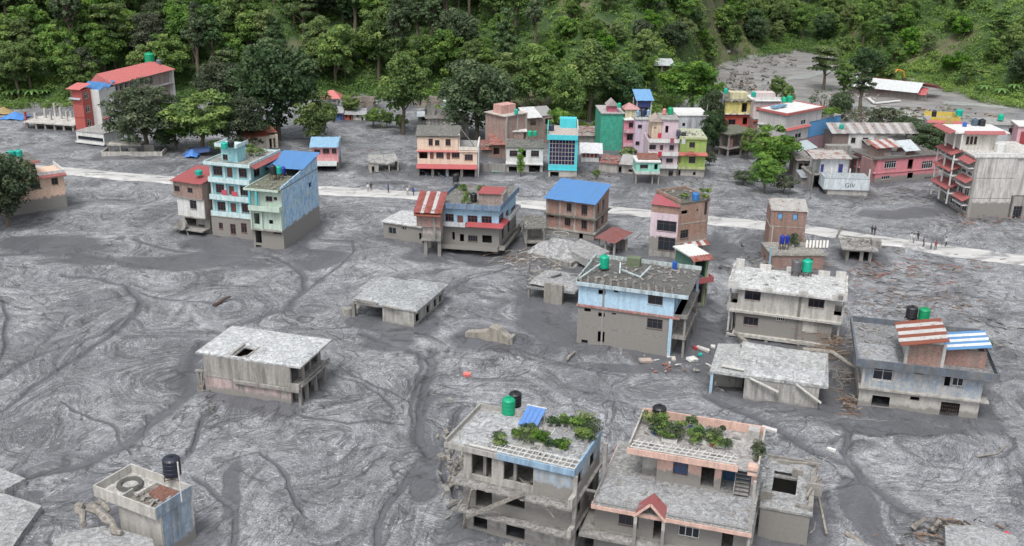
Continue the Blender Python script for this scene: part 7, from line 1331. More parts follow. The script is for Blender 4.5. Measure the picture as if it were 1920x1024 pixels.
PROTO = {
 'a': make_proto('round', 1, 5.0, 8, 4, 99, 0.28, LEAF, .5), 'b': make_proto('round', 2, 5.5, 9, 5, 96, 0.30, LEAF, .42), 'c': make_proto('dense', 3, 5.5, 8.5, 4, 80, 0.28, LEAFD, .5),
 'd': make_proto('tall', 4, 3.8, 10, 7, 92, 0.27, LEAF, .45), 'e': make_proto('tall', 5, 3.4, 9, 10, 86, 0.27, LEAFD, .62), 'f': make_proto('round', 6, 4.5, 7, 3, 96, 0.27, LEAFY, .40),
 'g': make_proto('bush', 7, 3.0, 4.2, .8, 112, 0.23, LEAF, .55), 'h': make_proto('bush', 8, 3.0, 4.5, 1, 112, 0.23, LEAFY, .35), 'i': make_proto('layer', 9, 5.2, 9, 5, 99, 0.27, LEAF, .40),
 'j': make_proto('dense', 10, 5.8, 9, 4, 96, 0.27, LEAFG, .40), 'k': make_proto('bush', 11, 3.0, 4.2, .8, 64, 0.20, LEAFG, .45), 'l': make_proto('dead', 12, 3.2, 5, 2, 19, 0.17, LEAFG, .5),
}
PW = {'a': (5.0, 12), 'b': (5.5, 14), 'c': (5.5, 12.5), 'd': (3.6, 17), 'e': (3.2, 19), 'f': (4.6, 10), 'g': (3, 5), 'h': (3, 5.5), 'i': (5.2, 14), 'j': (5.8, 13), 'k': (3, 5), 'l': (3, 7)}
def tree(k, p, R, H, label, group=None, cat='tree', name='broadleaf_tree'):
    w_, h_ = PW[k]; e = thing(name, label, cat, p, rnd.uniform(0, 6.28), group); e.scale = (R/w_, R/w_, H/h_)
    link('trunk', PROTO[k][1], e); link('crown', PROTO[k][0], e); return e
def ptree(k, x, yb, yt, wpx, label, z=None, **kw):
    """tree whose foot is seen at (x, yb), its top at row yt, its crown wpx wide"""
    p = P(x, yb, 0) if z is None else P(x, yb, z)
    if z is None and hill_h(p.x, p.y) > .5: p = on_hill(x, yb) or p
    s = (p-CAM).dot(fwd)/F_PX; H = (zat(p, yt) if p.z < 1 else zat(p, yt))-p.z
    return tree(k, p, wpx*s/2, H, label, **kw)
def trees():
    L = [('c', 522, 262, 93, 140, 'huge dark round tree rising before the forest, upper left of centre'), ('f', 592, 271, 189, 80, 'bright green bushy tree in front of the huge dark round tree'),
     ('b', 757, 252, 122, 96, 'tall free standing tree with bare lower trunk on the grey mud, upper centre'), ('c', 893, 262, 128, 125, 'big very dark tree right behind the wide cream house'),
     ('j', 276, 284, 170, 124, 'large grey green tree hiding the middle of the red roofed hotel'), ('f', 384, 284, 186, 122, 'broad bright green tree between the grey green tree and the olive one'), ('a', 330, 282, 205, 70, 'mid green tree squeezed between grey green and bright green trees beside the hotel'),
     ('j', 452, 282, 190, 84, 'olive brown tinged tree left of the huge dark round tree'), ('j', 420, 225, 120, 100, 'pale olive tree behind the end of the red hotel roof'), ('c', 15, 425, 298, 112, 'dark tree in front of the peach house at the left edge'),
     ('i', 1543, 168, 84, 70, 'flat layered tree standing alone beside the river'), ('f', 1441, 325, 252, 86, 'bright green bushy tree before the pale pink white house'), ('a', 1432, 362, 300, 60, 'darker green low tree on rubble under the bright bushy one'),
     ('a', 1296, 215, 128, 96, 'round green tree above the grey blue upper house'), ('b', 1105, 232, 98, 98, 'dense green tree on slope left of the sea green house'), ('c', 1160, 220, 128, 84, 'dark green tree right above the sea green house'),
     ('a', 1010, 222, 104, 92, 'broad light green tree behind the tin roofed house'), ('b', 1058, 250, 150, 70, 'green tree between the cyan house and the sea green house'), ('a', 955, 215, 118, 80, 'green tree right of the big very dark tree'), ('h', 1048, 268, 205, 52, 'low yellow green tree behind the cyan glass house'),
     ('e', 1612, 208, 138, 40, 'thin drooping tree in front of the long white shed'), ('l', 1540, 235, 165, 60, 'bare grey broken tree behind the red rimmed house'), ('c', 1573, 232, 178, 44, 'small dark tree right of the bare grey broken tree'), ('c', 1742, 292, 238, 76, 'dark green round bush tree behind the long pink house'),
     ('k', 1652, 250, 205, 62, 'grey green bush with a stump behind the wavy tin roof'), ('l', 1610, 258, 200, 70, 'muddy grey bare bush behind the wavy tin roof'), ('k', 1700, 262, 222, 60, 'muddy grey brown bush right behind the wavy tin roof'), ('h', 1618, 252, 232, 28, 'tiny bright green bush before the muddy bare bush'),
     ('a', 1400, 300, 250, 34, 'small tree behind the dark open ruined shed'), ('c', 1330, 262, 176, 44, 'dark tree left of the narrow yellow and red house'), ('b', 1345, 225, 165, 36, 'dark green tree between lime house and narrow yellow and red house'), ('c', 1335, 290, 215, 46, 'lower dark green tree right of the lime house'),
     ('f', 660, 222, 180, 30, 'little green tree right of the red pavilion'), ('a', 700, 238, 208, 36, 'small dark green bush left of the tall free standing tree'), ('f', 725, 240, 210, 26, 'small yellow green bush beside the tall free standing tree'), ('g', 752, 240, 216, 26, 'small green bush at the foot of the tall free standing tree'), ('h', 815, 222, 198, 40, 'green bush before the right stone wall'),
     ('k', 1395, 345, 322, 40, 'muddy green shrub on debris left of the lettered wall'), ('k', 1470, 362, 330, 46, 'brownish green shrub on debris just left of the gutted white room'), ('g', 1118, 335, 318, 14, 'tiny shrub in the mud below the red slatted shed'), ('g', 1178, 300, 278, 30, 'dark shrub at the base of the sea green house'), ('k', 1330, 312, 285, 24, 'dusty green shrub right of the lime house'),
     ('h', 490, 262, 225, 50, 'green brown bush beside the tan hut'), ('g', 310, 275, 240, 36, 'low dark bush before the hotel wing'), ('k', 240, 262, 225, 30, 'dusty bush by the white annex'), ('d', 1580, 190, 120, 40, 'tree at the river edge left of the white tent house'), ('c', 1622, 160, 96, 60, 'dark tree behind the white tent house'), ('h', 1650, 160, 118, 50, 'light green tree right of the white tent house'),
     ('g', 1475, 208, 162, 24, 'small bush behind the roof of the red rimmed house'), ('a', 1455, 190, 150, 30, 'tiny tree on the river bank above the pale pink white house')]
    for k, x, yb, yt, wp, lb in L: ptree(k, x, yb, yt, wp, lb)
    for q, wp, lb in conifer_spots:
        e = thing('column_tree', lb, 'tree', q); g = np.random.RandomState(3); n = 40; z = g.rand(n)*5.2+1.1; r = .75*np.sin(np.clip(z/6.5, 0, 1)*3.0+.1); a = g.rand(n)*6.28
        c = np.stack([np.cos(a)*r*.6, np.sin(a)*r*.6, z], -1); link('crown', leaf_mesh('crown', c, np.full(n, .6), g.rand(n)*.6+.2, 50, .13, 4, LEAFY), e); mb = MB(); mb.tube([(0, 0, -.5), (0, 0, 3)], [.16, .1], 6); mb.build('trunk', BARK, e)
    # banana plants, far left
    bl = None
    for i, (x, yb, s_) in enumerate(((40, 186, 1.0), (62, 190, 1.1), (22, 188, .9), (85, 184, .8), (5, 180, 1.0), (1845, 178, 1.0), (1875, 186, 1.1), (1900, 176, 1.0), (1800, 160, .9))):
        p = on_hill(x, yb) or P(x, yb)
        e = thing('banana_plant', ('banana plant with arching pale leaves at the forest foot, far left' if x < 200 else 'banana plant with arching pale leaves on the right hand slope'), 'plant', p, i*.9, 'banana plants far left' if x < 200 else 'banana plants on the right slope'); e.scale = (s_,)*3
        if bl is None:
            mb = MB()
            for k in range(9):
                a = k*.7; d = Vector((math.cos(a), math.sin(a), 0)); sd = Vector((-d.y, d.x, 0)); pr = None
                for j in range(6):
                    u = j/5; c = d*(u*2.6)+Vector((0, 0, 2.4+2.3*u-2.6*u*u)); w_ = .42*math.sin(.25+u*2.6)
                    cur = (c-sd*w_, c+sd*w_)
                    if pr: mb.quad(pr[0], pr[1], cur[1], cur[0])
                    pr = cur
            bl = mb.mesh('leaves', [plain('banana_leaf', (.10, .20, .05), .5)]); mb = MB(); mb.tube([(0, 0, -1), (0, 0, 2.6)], [.3, .2], 8); bs = mb.mesh('trunk', [plain('banana_stem', (.14, .15, .06), .8)])
        link('leaves', bl, e); link('trunk', bs, e)
    # the forest
    g = random.Random(11); n = 0; lab = {
      0: 'broadleaf tree in the dense dark forest on the left hillside', 1: 'tree in the dense forest on the middle hillside behind the cream house', 2: 'small tree on the light green ridge above the dense row', 3: 'tree on the dark green hillside beyond the river mouth', 4: 'small tree on the green slope at the upper right'}
    cells = []
    a0, a1 = -.56, .56; cell = 7.6
    for i in range(int((a1-a0)*350/cell)):
        for j in range(11):
            a = a0+(i+.5*(j % 2)+g.uniform(-.4, .4))*cell/350; fd = float(np.interp(a, _fa, _fd)); e = 3+j*8.4+g.uniform(-3.5, 3.5); cells.append((a, fd+e, j))
    def where(px, py, zone):
        hz = ['beside the left edge', 'above the red roofed hotel', 'left above the huge dark round tree', 'right above the huge dark round tree', 'left above the tall free standing tree', 'right above the tall free standing tree', 'above the wide cream house', 'above the cyan glass house', 'above the sea green house', 'above the lime house', 'above the boulder bank', 'above the layered tree by the river', 'above the white tent house', 'above the long shed', 'beside the right edge']
        edge = [-99, 100, 340, 480, 620, 720, 800, 950, 1070, 1190, 1310, 1450, 1600, 1680, 1800, 9999]
        i = max(k for k in range(15) if px >= edge[k]); row = 'at the forest foot' if py > 135 else 'halfway up the slope' if py > 70 else 'high on the slope'
        return 'forest tree %s, %s' % (row, hz[i]), 'trees %s %s' % (row, hz[i])
    g.shuffle(cells); cells.sort(key=lambda q: q[2] > 6)
    for a, d, j in cells:
        if n >= 205: break
        y = d/math.sqrt(1+a*a); x = a*y; z = terr(x, y); px, py = proj((x, y, z))
        if px < -60 or px > 1980 or py < -70 or z < 1.0: continue
        zone = 0 if px < 640 else 1 if px < 1010 else 2 if px < 1330 else 3 if px < 1640 else 4
        ridge = zone == 2; 
        if ridge and g.random() < .50: continue
        if g.random() < {3: .25, 4: .5}.get(zone, 0): continue
        k = g.choice('aaabbfdeij' if zone == 0 else 'abdeeffch' if zone == 1 else 'aghfk' if zone == 2 else 'cagabk' if zone == 3 else 'aghhcfi')
        sc = g.uniform(.8, 1.25)*(1.0 if zone < 2 else .62 if zone == 2 else .8 if zone == 3 else .66)
        if k in 'ghk': sc *= 1.5
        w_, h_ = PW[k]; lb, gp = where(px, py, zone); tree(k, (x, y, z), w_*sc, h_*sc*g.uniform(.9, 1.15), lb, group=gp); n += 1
    for k_ in range(44):
        px, py = (g.uniform(1255, 1500), g.uniform(2, 105)) if k_ < 26 else (g.uniform(1000, 1300), g.uniform(5, 150)) if k_ < 36 else (g.uniform(1660, 1900), g.uniform(5, 120))
        p = on_hill(px, py+12)
        if p is None or p.z < 1.5: continue
        k = g.choice('aghcabf'); sc = g.uniform(.5, .85)*(1.4 if k in 'gh' else 1); w_, h_ = PW[k]; lb, gp = where(px, py, 2); tree(k, p, w_*sc, h_*sc, lb, group=gp); n += 1
    print('forest trees', n)
    # everything lower than the trees: one mass of shrubs and creepers
    R = np.random.RandomState(5); N_ = 11500; a = R.uniform(-.60, .60, N_); fd = np.interp(a, _fa, _fd); e = 95*R.rand(N_)**1.15-1.5; d = fd+e; y = d/np.sqrt(1+a*a); x = a*y
    bare = fbm(x/22, y/22, 101, 3); keep = (bare < .67) | (R.rand(N_) < .35)
    x, y, e, a = x[keep], y[keep], e[keep], a[keep]
    z = hill_h(x, y)+gnd_base(x, y); tone = np.clip(.26+(fbm(x/9, y/9, 201, 3)-.25)*.95+np.where(((a > .02) & (a < .19)) | (a > .3), .25, .06), 0, 1)
    rad = .8+1.6*R.rand(len(x))**2+np.where(a > .18, .5, 0)
    o = link('undergrowth', leaf_mesh('undergrowth', np.stack([x, y, z+rad*.35], -1), rad, tone, 44, .26, 9, LEAF), kind='stuff', label='mass of shrubs and creepers under the forest trees'); 
def bits():
    # ------------------------------------------------ boulders on the river bank
    bm_ = plain('boulder_rock', (.17, .165, .155), .9, var=.45, scale=1.2); meshes = []
    for s_ in range(5):
        R = np.random.RandomState(s_); n = 9; m = 6; vs = []; 
        for j in range(m+1):
            for i in range(n):
                t, f = math.pi*j/m, 2*math.pi*i/n; r = 1+.28*float(R.rand()-.5)*2*(0 < j < m); vs.append((r*math.sin(t)*math.cos(f), r*math.sin(t)*math.sin(f)*.8, r*math.cos(t)*.65))
        mb = MB(); mb._add(vs, [(j*n+i, j*n+(i+1) % n, (j+1)*n+(i+1) % n, (j+1)*n+i) for j in range(m) for i in range(n)]); meshes.append(mb.mesh('boulder', [bm_]))
    g = random.Random(3)
    for i in range(110):
        px = g.uniform(1325, 1500); py = g.uniform(104, 190); lim = 112+(1500-px)*.42
        if py > lim+ 6 or py < 104: continue
        p = P(px, py); s_ = g.uniform(.5, 1.6); o = link('boulder', meshes[i % 5], None, 'grey boulder on the rocky bank at the mouth of the side valley', 'boulder', 'boulders on the river bank', loc=(p.x, p.y, terr(p.x, p.y)+s_*.2), rot=(0, 0, g.uniform(0, 6))); o.scale = (s_*g.uniform(.8, 1.5), s_, s_*g.uniform(.6, 1))
    for i in range(26):
        px, py = g.uniform(1480, 1900), g.uniform(190, 240); 
        p = P(px, py); s_ = g.uniform(.3, .8); o = link('boulder', meshes[i % 5], None, 'small stone scattered on the river plain, upper right', 'stone', 'stones on the river plain', loc=(p.x, p.y, .1), rot=(0, 0, g.uniform(0, 6))); o.scale = (s_*1.3, s_, s_*.7)
    # pale river threads
    wm = plain('silty_water', (.36, .37, .37), .25, var=.25, scale=.6)
    for pts, w_ in (([(1455, 148), (1500, 145), (1540, 136), (1580, 134)], 5), ([(1400, 162), (1450, 153), (1490, 147)], 3.0), ([(1455, 172), (1480, 172), (1500, 174)], 2.2), ([(1575, 198), (1630, 202), (1690, 212), (1740, 222), (1780, 226)], 8), ([(1760, 192), (1820, 195), (1890, 203)], 4)):
        q = [P(*p) for p in pts]; q2 = []
        for a, b in zip(q[:-1], q[1:]): q2 += [a.lerp(b, k/5) for k in range(5)]
        q2.append(q[-1]); vs = []
        for i, p in enumerate(q2):
            ww = w_*(.6+.5*float(vnoise(np.array(p.x/5), np.array(p.y/5), 3)))*(.3+.7*math.sin(math.pi*(i+.5)/len(q2))); base = float(gnd_base(p.x, p.y))+.10
            vs += [(p.x, p.y-ww, base), (p.x+1.5, p.y, base+.03), (p.x, p.y+ww, base)]
        mb = MB(); mb._add(vs, [(3*i+k, 3*i+k+1, 3*i+k+4, 3*i+k+3) for i in range(len(q2)-1) for k in (0, 1)]); mb.build('water', wm, kind='structure')
    # ------------------------------------------------ timber and rubble
    def log(pts, r, lb, name='log', mat=TIMBER, z=.4, grp=None):
        q = []
        for p in pts: c = P(p[0], p[1], p[2] if len(p) > 2 else z); q.append(c)
        mb = MB(); k = (len(q)-1)*3; out = []
        for a, b in zip(q[:-1], q[1:]): out += [a.lerp(b, i/3)+Vector((g.uniform(-1, 1), g.uniform(-1, 1), g.uniform(-1, 1)))*r*.5 for i in range(3)]
        out.append(q[-1]); mb.tube(out, [r*(1.15-.5*i/len(out))*g.uniform(.75, 1.2) for i in range(len(out))], 8); return (mb.build(name, mat, None, label=lb, cat='log', group=grp))
    log([(1378, 622, 1.5), (1412, 648, 1.2), (1470, 657, 1.8), (1550, 682, 3.2)], .27, 'long bleached tree trunk lying along the foot of the cream house')
    log([(1388, 645, 3.8), (1425, 652, 3.9), (1500, 660, 3.9)], .22, 'thin pale trunk on the collapsed mud roof beneath the long bleached trunk')
    log([(1508, 655, 3.4), (1560, 662, 3.4), (1605, 690, 2.4)], .34, 'thick brown trunk end tangled behind the collapsed mud roof')
    log([(148, 948, 3.4), (153, 966, 3.6), (158, 984, 3.3)], .42, 'short broken log beside the sunken house at the bottom left', z=.6); log([(172, 945, 4.6), (200, 975, 4.0), (228, 1000, 3.5)], .45, 'long grey log leaning from the sunken house at the bottom left'); log([(185, 940, 4.6), (205, 958, 4.0)], .3, 'stubby log wedged under the sunken house at the bottom left')
    log([(1710, 990, .3), (1735, 972, 1.6)], .28, 'pale broken branch poking from the hollow at the bottom right, left one'); log([(1748, 992, .3), (1762, 976, 1.5)], .24, 'pale broken branch poking from the hollow at the bottom right, right one')
    log([(1585, 1000, 1.4), (1640, 1040, .8)], .25, 'bleached beam over the broken wall at the bottom edge, right'); log([(1062, 672, .3), (1077, 660, .3)], .2, 'small pale stick on the mud left of the pale blue house')
    log([(400, 572, .2), (432, 556, .5)], .22, 'thin dark stick lying alone on the mud, left', mat=IRON); log([(1830, 856, .2), (1870, 850, .3), (1888, 835, .3)], .12, 'thin curved branch on the mud, lower right')
    def jumble(name, cx, cy, rx, ry, n, L, lb, z=(0, 1.5), mats=(TIMBER,), r=(.05, .13), seed=0, ang=None):
        """tangle of broken wood and debris: nobody could count it"""
        R = random.Random(seed); mb = MB()
        for i in range(n):
            p = P(cx+R.gauss(0, rx*.5), cy+R.gauss(0, ry*.5)); a = R.uniform(0, 3.14) if ang is None else R.gauss(ang, .5); l = R.uniform(.2, .85)*L*.8; d = Vector((math.cos(a)*l, math.sin(a)*l, R.uniform(-.3, .5)*l*.6)); b = Vector((p.x, p.y, R.uniform(*z)+.15)); w_ = R.uniform(*r); mb.mi = R.randrange(len(mats)); k_ = Vector((R.uniform(-.14, .14), R.uniform(-.14, .14), R.uniform(-.05, .12)))*l; (mb.tube([b-d/2, b-d*.1+k_, b+d*.2+k_*.6, b+d/2], [w_*.55, w_*.5, w_*.42, w_*.2], 5) if i % 4 else mb.beam(b-d*.35, b+d*.3, w_*1.5, w_*R.uniform(.3, .9)))
        return mb.build(name, list(mats), None, label=lb, kind='stuff')
    brn = plain('brown_wood', (.19, .12, .08), .9, var=.4); pal = plain('pale_timber', (.5, .49, .46), .8); dk = plain('dark_debris', (.06, .055, .05), .9); bk = plain('brick_bits', (.30, .13, .09), .9, var=.3)
    jumble('driftwood', 1555, 668, 60, 14, 90, 5, 'tangled brown driftwood between the collapsed roof and the dark parapet house', (.5, 3.2), (TIMBER, brn, brn), seed=1, ang=-.4)
    jumble('driftwood', 1578, 715, 26, 44, 55, 4.5, 'broken branches hanging in the gap left of the dark parapet house', (0, 2.6), (TIMBER, TIMBER, brn), seed=2); jumble('driftwood', 1590, 765, 18, 26, 22, 4, 'forked branches on the mud below the gap', (0, .8), (TIMBER, brn), (.08, .2), 3)
    jumble('driftwood', 1350, 715, 34, 26, 60, 3, 'muddy branches before the open left bay of the collapsed building', (0, 1.6), (TIMBER,), seed=4); jumble('driftwood', 855, 900, 26, 80, 70, 3.5, 'broken beams and trunks piled against the left side of the roof garden house', (0, 4), (TIMBER, MUDDY, MUDDY), (.12, .5), 5, 1.4)
    jumble('driftwood', 965, 490, 40, 16, 70, 4, 'scattered boards beside the lumpy collapsed slab', (0, .9), (TIMBER, pal, brn), seed=6, ang=.3); jumble('driftwood', 1100, 475, 60, 14, 60, 2.5, 'rubble between the brick house and the lumpy slab', (0, 1.2), (MUDDY, dk, TIMBER), seed=7)
    jumble('rubble', 1020, 520, 50, 24, 80, 2.4, 'broken slabs and sticks left of the pale blue house', (0, 1.8), (MUDDY, TIMBER, MUDDY), (.1, .4), 8); jumble('debris', 1400, 330, 60, 22, 120, 2.5, 'mud coloured debris below the narrow yellow and red house', (0, .8), (MUDDY, TIMBER, dk), seed=9)
    jumble('debris', 1700, 370, 120, 16, 160, 3, 'debris strewn in front of the long pink house', (0, .5), (MUDDY, dk, TIMBER), seed=10, ang=-.2); jumble('debris', 1850, 415, 90, 18, 170, 2.2, 'broken bricks and timber at the foot of the big white awning building', (0, .7), (MUDDY, bk, dk, TIMBER), seed=11)
    jumble('debris', 1690, 510, 170, 34, 190, 3.2, 'reddish driftwood strewn over the mud below the road, right', (0, .25), (brn, TIMBER, dk, bk), (.05, .16), 12, -.35); jumble('debris', 1720, 570, 150, 30, 150, 3, 'thin driftwood lines above the dark parapet house', (0, .2), (brn, TIMBER, brn, dk), (.05, .15), 13, -.3)
    jumble('debris', 1870, 640, 60, 60, 60, 3, 'dark sticks right of the dark parapet house', (0, .2), (dk, TIMBER), (.05, .15), 14, -.9); jumble('debris', 1430, 500, 60, 30, 60, 2, 'broken rubble mound left of the railed brick ruin', (0, 1.0), (MUDDY, TIMBER, dk), (.1, .4), 15)
    jumble('debris', 1270, 690, 60, 22, 26, 1.6, 'small bright scraps on the wet mud beside the pale blue house', (0, .2), (pal, bk, MUDDY), (.1, .4), 16); jumble('debris', 1100, 330, 90, 14, 120, 2.4, 'rubble line in front of the dense row', (0, .5), (MUDDY, dk, TIMBER), seed=17); jumble('debris', 1300, 345, 60, 12, 60, 2.4, 'rubble before the lime house', (0, .5), (MUDDY, dk, TIMBER), seed=18)
    jumble('debris', 1780, 1000, 90, 26, 110, 2.6, 'brown twigs and splintered wood along the bottom right edge', (0, .4), (brn, TIMBER, dk), (.06, .2), 19, -.5); jumble('debris', 1510, 940, 26, 60, 60, 2.6, 'splintered wood right of the ruined annex', (0, 2.5), (TIMBER, TIMBER, brn), (.06, .22), 20, 1.2)
    jumble('debris', 330, 268, 60, 14, 90, 2.4, 'rubble and planks under the trees right of the hotel', (0, .8), (MUDDY, brn, TIMBER, pal), seed=21); jumble('debris', 70, 205, 110, 10, 90, 2.6, 'brown debris at the forest foot behind the white concrete deck', (0, 1.4), (brn, MUDDY, TIMBER), seed=22); jumble('debris', 395, 770, 22, 26, 34, 1.6, 'dark twigs in the wet mud left of the bare grey block', (0, .3), (dk, TIMBER), (.04, .12), 23)
    jumble('debris', 830, 340, 40, 8, 30, 2.0, 'fallen grey poles before the wide cream house', (0, 1.4), (MUDDY, plain('blue_scrap', (.16, .28, .45), .7)), seed=24); jumble('debris', 700, 290, 160, 26, 110, 2.2, 'low rubble lines on the mud round the caved in ruin', (0, .25), (MUDDY, TIMBER, brn), (.06, .2), 25, 0); jumble('debris', 1750, 262, 130, 8, 160, 2.6, 'brown brushwood heap behind the cluster on the right', (0, 2), (brn, TIMBER, MUDDY), (.05, .18), 26)
    jumble('debris', 1650, 215, 170, 12, 200, 3, 'brown and green flotsam on the far river plain', (0, .5), (brn, dk, plain('drowned_grass', (.10, .13, .05), .9)), (.2, .5), 27, -.1); jumble('debris', 1600, 178, 60, 12, 70, 2.5, 'pale scraps round the thin drooping tree', (0, .5), (pal, MUDDY, brn), (.1, .4), 28); jumble('debris', 1390, 172, 60, 26, 160, 2, 'broken rock and driftwood between the boulders', (0, .8), (MUDDY, brn, dk), (.2, .8), 29)
    for (x, y, w_, d_, c, lb, rz) in ((1297, 677, 1.5, 1.0, (.6, .6, .58), 'white rectangular slab lying on wet mud right of the pale blue house', .6), (1318, 657, 1.9, .5, (.5, .49, .46), 'pale plank piece lying on wet mud behind the white rectangular slab', -.5), (1303, 655, .5, .5, (.45, .04, .06), 'small red scrap beside the pale plank piece', .2), (1312, 668, .5, .3, (.02, .45, .40), 'tiny turquoise scrap beside the white rectangular slab', .2), (1336, 652, .6, .5, (.6, .6, .6), 'small white lump on the wet mud before the cream house', 0),
                                      (875, 705, .9, .7, (.65, .18, .16), 'pinkish red scrap alone on the mud, centre', .4), (1210, 680, 1.8, .9, (.38, .32, .28), 'broken wooden box at the foot of the pale blue house wall', .3), (1262, 677, .5, .9, (.45, .42, .38), 'upright stub beside the blue corner column', 0), (1885, 1007, .5, .4, (.6, .03, .08), 'tiny bright red scrap at the bottom right', .3), (1558, 845, 1.0, .25, (.65, .65, .63), 'white stick like scrap on the channel edge, lower right', -.5), (1442, 808, 1.8, .5, (.5, .5, .49), 'pale foam streaked board below the collapsed building', -.4)):
        p = P(x, y); mb = MB(); mb.hexa([(-w_/2, -d_/2, 0), (w_/2, -d_/2, .02), (w_/2*.9, d_/2, .05), (-w_/2, d_/2*.9, 0), (-w_/2, -d_/2, .3), (w_/2, -d_/2, .36), (w_/2*.9, d_/2, .42), (-w_/2, d_/2*.9, .33)]); o = mb.build('debris_piece', plain('scrap', c, .8), None, label=lb, cat='debris', loc=(p.x, p.y, terr(p.x, p.y)+.1)); o.rotation_euler = (.1, .15, rz)
    # buried roofs at the bottom left, broken wall tops at the bottom right
    tp = mudtop_mat((.36, .37, .375))
    def slab(pts, z, th, lb, name='buried_roof'):
        q = [P(*p, z) for p in pts]; n = len(q); mb = MB(); mb._add([tuple(p) for p in q]+[(p.x, p.y, z-th) for p in q], [tuple(range(n))]+[(i, i+n, (i+1) % n+n, (i+1) % n) for i in range(n)]); e = thing(name, lb, 'ruin', (0, 0, 0)); mb.build('slab', tp, e); return e
    slab([(-60, 872), (0, 878), (48, 897), (8, 918), (-60, 905)], .75, 1.6, 'corner of a buried flat roof at the left edge, lower left'); slab([(-60, 925), (8, 925), (78, 948), (40, 1000), (0, 1060), (-60, 1060)], .55, 1.6, 'larger buried flat roof under mud in the bottom left corner')
    slab([(120, 1000), (200, 985), (285, 1010), (300, 1060), (60, 1060)], 3.2, 5, 'pale buried roof slab in front of the sunken house, bottom left'); slab([(1772, 985), (1840, 985), (1905, 1005), (1925, 1060), (1775, 1060)], 1.2, 2.5, 'mud covered roof corner at the bottom right edge'); slab([(1590, 1008), (1625, 1022), (1640, 1060), (1580, 1060)], 1.5, 2.5, 'pale broken wall top at the bottom edge, lower right')
    # ------------------------------------------------ people on the road
    def figure(seed):
        st = [(-.02, .30), (.16, -.2), (-.05, .1)][seed % 3]
        J = {'pel': (0, 0, .95), 'sp': (0, .01, 1.2), 'ch': (0, 0, 1.42), 'nk': (0, .01, 1.53), 'hd': (0, -.02, 1.66), 'ht': (0, -.01, 1.76),
             'hl': (.1, 0, .90), 'kl': (.11, -.12-st[0], .50), 'al': (.11, st[1]*.6, .09), 'tl': (.12, st[1]*.6-.17, .04), 'hr': (-.1, 0, .90), 'kr': (-.11, -.04, .50), 'ar': (-.11, -st[1]*.6, .09), 'tr': (-.12, -st[1]*.6-.17, .04),
             'sl': (.19, 0, 1.42), 'el': (.25, .06, 1.14), 'wl': (.24, -.1, .90), 'fl': (.24, -.15, .80), 'sr': (-.19, 0, 1.42), 'er': (-.25, .02, 1.14), 'wr': (-.25, -.14, .95), 'fr': (-.25, -.2, .86)}
        E = [('pel', 'sp'), ('sp', 'ch'), ('ch', 'nk'), ('nk', 'hd'), ('hd', 'ht'), ('pel', 'hl'), ('hl', 'kl'), ('kl', 'al'), ('al', 'tl'), ('pel', 'hr'), ('hr', 'kr'), ('kr', 'ar'), ('ar', 'tr'), ('ch', 'sl'), ('sl', 'el'), ('el', 'wl'), ('wl', 'fl'), ('ch', 'sr'), ('sr', 'er'), ('er', 'wr'), ('wr', 'fr')]
        rad = {'pel': .15, 'sp': .135, 'ch': .16, 'nk': .06, 'hd': .095, 'ht': .07, 'hl': .10, 'kl': .065, 'al': .042, 'tl': .035, 'hr': .10, 'kr': .065, 'ar': .042, 'tr': .035, 'sl': .065, 'el': .045, 'wl': .032, 'fl': .03, 'sr': .065, 'er': .045, 'wr': .032, 'fr': .03}
        ks = list(J); me = bpy.data.meshes.new('body'); me.from_pydata([J[k] for k in ks], [(ks.index(a), ks.index(b)) for a, b in E], []); o = bpy.data.objects.new('tmp_body', me); COL.objects.link(o)
        sk = o.modifiers.new('skin', 'SKIN'); 
        if not me.skin_vertices: me.skin_vertices.new(name='')
        for k, v in zip(ks, me.skin_vertices[0].data): v.radius = (rad[k], rad[k]*.85)
        me.skin_vertices[0].data[0].use_root = True; su = o.modifiers.new('sub', 'SUBSURF'); su.levels = 1
        dg = bpy.context.evaluated_depsgraph_get(); out = bpy.data.meshes.new_from_object(o.evaluated_get(dg)); bpy.data.objects.remove(o); out.name = 'body'; return out
    base = [figure(i) for i in range(3)]; skin = plain('skin', (.22, .12, .08), .6); hair = plain('hair', (.012, .01, .01), .6)
    hm = MB(); 
    for j in range(5):
        for i in range(8): t, f = math.pi*.55*j/4, 2*math.pi*i/8; hm.v.append((.105*math.sin(t)*math.cos(f), .02+.115*math.sin(t)*math.sin(f), 1.68+.13*math.cos(t)))
    hm.f = [(j*8+i, j*8+(i+1) % 8, (j+1)*8+(i+1) % 8, (j+1)*8+i) for j in range(4) for i in range(8)]; hm.m = [0]*len(hm.f); hmesh = hm.mesh('hair', [hair])
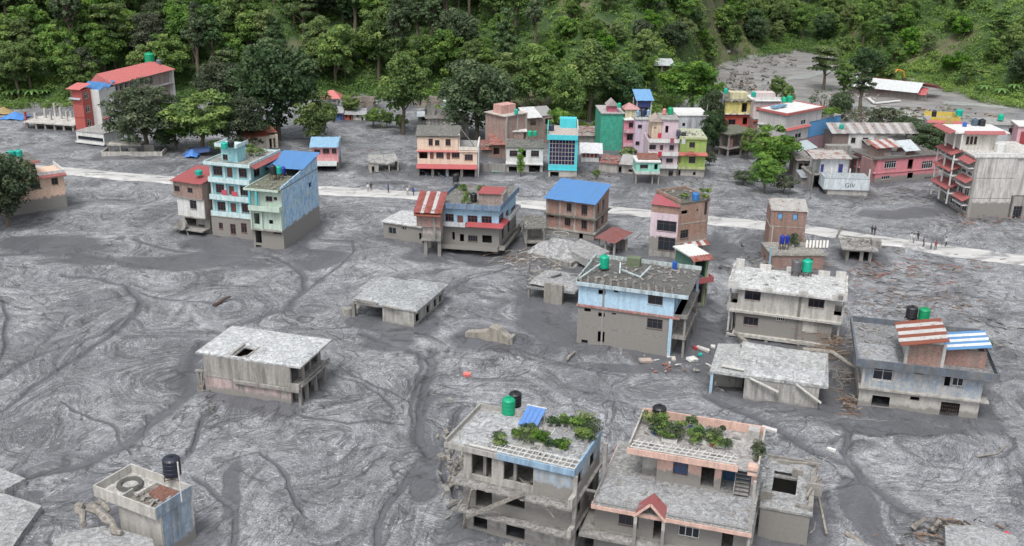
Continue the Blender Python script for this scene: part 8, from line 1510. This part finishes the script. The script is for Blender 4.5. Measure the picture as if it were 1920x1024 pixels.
    cols = {'white': (.6, .6, .58), 'dark': (.03, .03, .04), 'blue': (.03, .08, .35), 'red': (.25, .03, .04), 'grey': (.2, .2, .2), 'brown': (.14, .09, .06)}
    ppl = [(690, 360, 'white', 'grey', 'person in a white shirt on the road, leftmost near the blue roofed house'), (696, 358, 'dark', 'dark', 'person in dark clothes beside the leftmost white shirt on the road'), (728, 362, 'blue', 'dark', 'person in a blue shirt walking alone on the road'), (764, 367, 'white', 'grey', 'person in white walking on the road before the dark blue parapet house'), (775, 368, 'blue', 'dark', 'person in a blue shirt beside the one in white on the road'),
           (1634, 441, 'dark', 'dark', 'left of two dark clothed persons on the road beside the muddy shack'), (1639, 442, 'dark', 'dark', 'right of two dark clothed persons on the road beside the muddy shack'), (1707, 455, 'white', 'white', 'person in white at the left of the road group'), (1712, 457, 'white', 'grey', 'person in a white shirt second in the road group'), (1720, 453, 'dark', 'dark', 'person in black standing behind the road group'),
           (1730, 464, 'brown', 'dark', 'person in brown in the middle of the road group'), (1745, 469, 'grey', 'dark', 'small person in grey beside the one in dark red'), (1753, 470, 'red', 'dark', 'person in dark red standing on the near edge of the road'), (1772, 463, 'white', 'dark', 'person in white shirt and dark trousers at the right of the road group'), (1765, 461, 'grey', 'grey', 'person in grey just left of the rightmost one')]
    for i, (x, y, c1_, c2_, lb) in enumerate(ppl):
        me = base[i % 3].copy(); me.materials.clear(); 
        for m in (skin, plain('shirt', cols[c1_], .9), plain('trousers', cols[c2_], .9)): me.materials.append(m)
        idx = []
        for p in me.polygons: z = p.center.z; ax = abs(p.center.x); idx.append(0 if z > 1.5 or (ax > .2 and z < 1.12) or z < .07 else 1 if z > .93 else 2)
        me.polygons.foreach_set('material_index', idx); q = P(x, y, .3); e = thing('person', lb, 'person', (q.x, q.y, .30+float(gnd_base(q.x, q.y))), g.uniform(0, 6.28), 'people on the road'); link('body', me, e); link('hair', hmesh, e)
        e.scale = (1.05,)*3 if 'small' not in lb else (.75,)*3
trees()
bits()
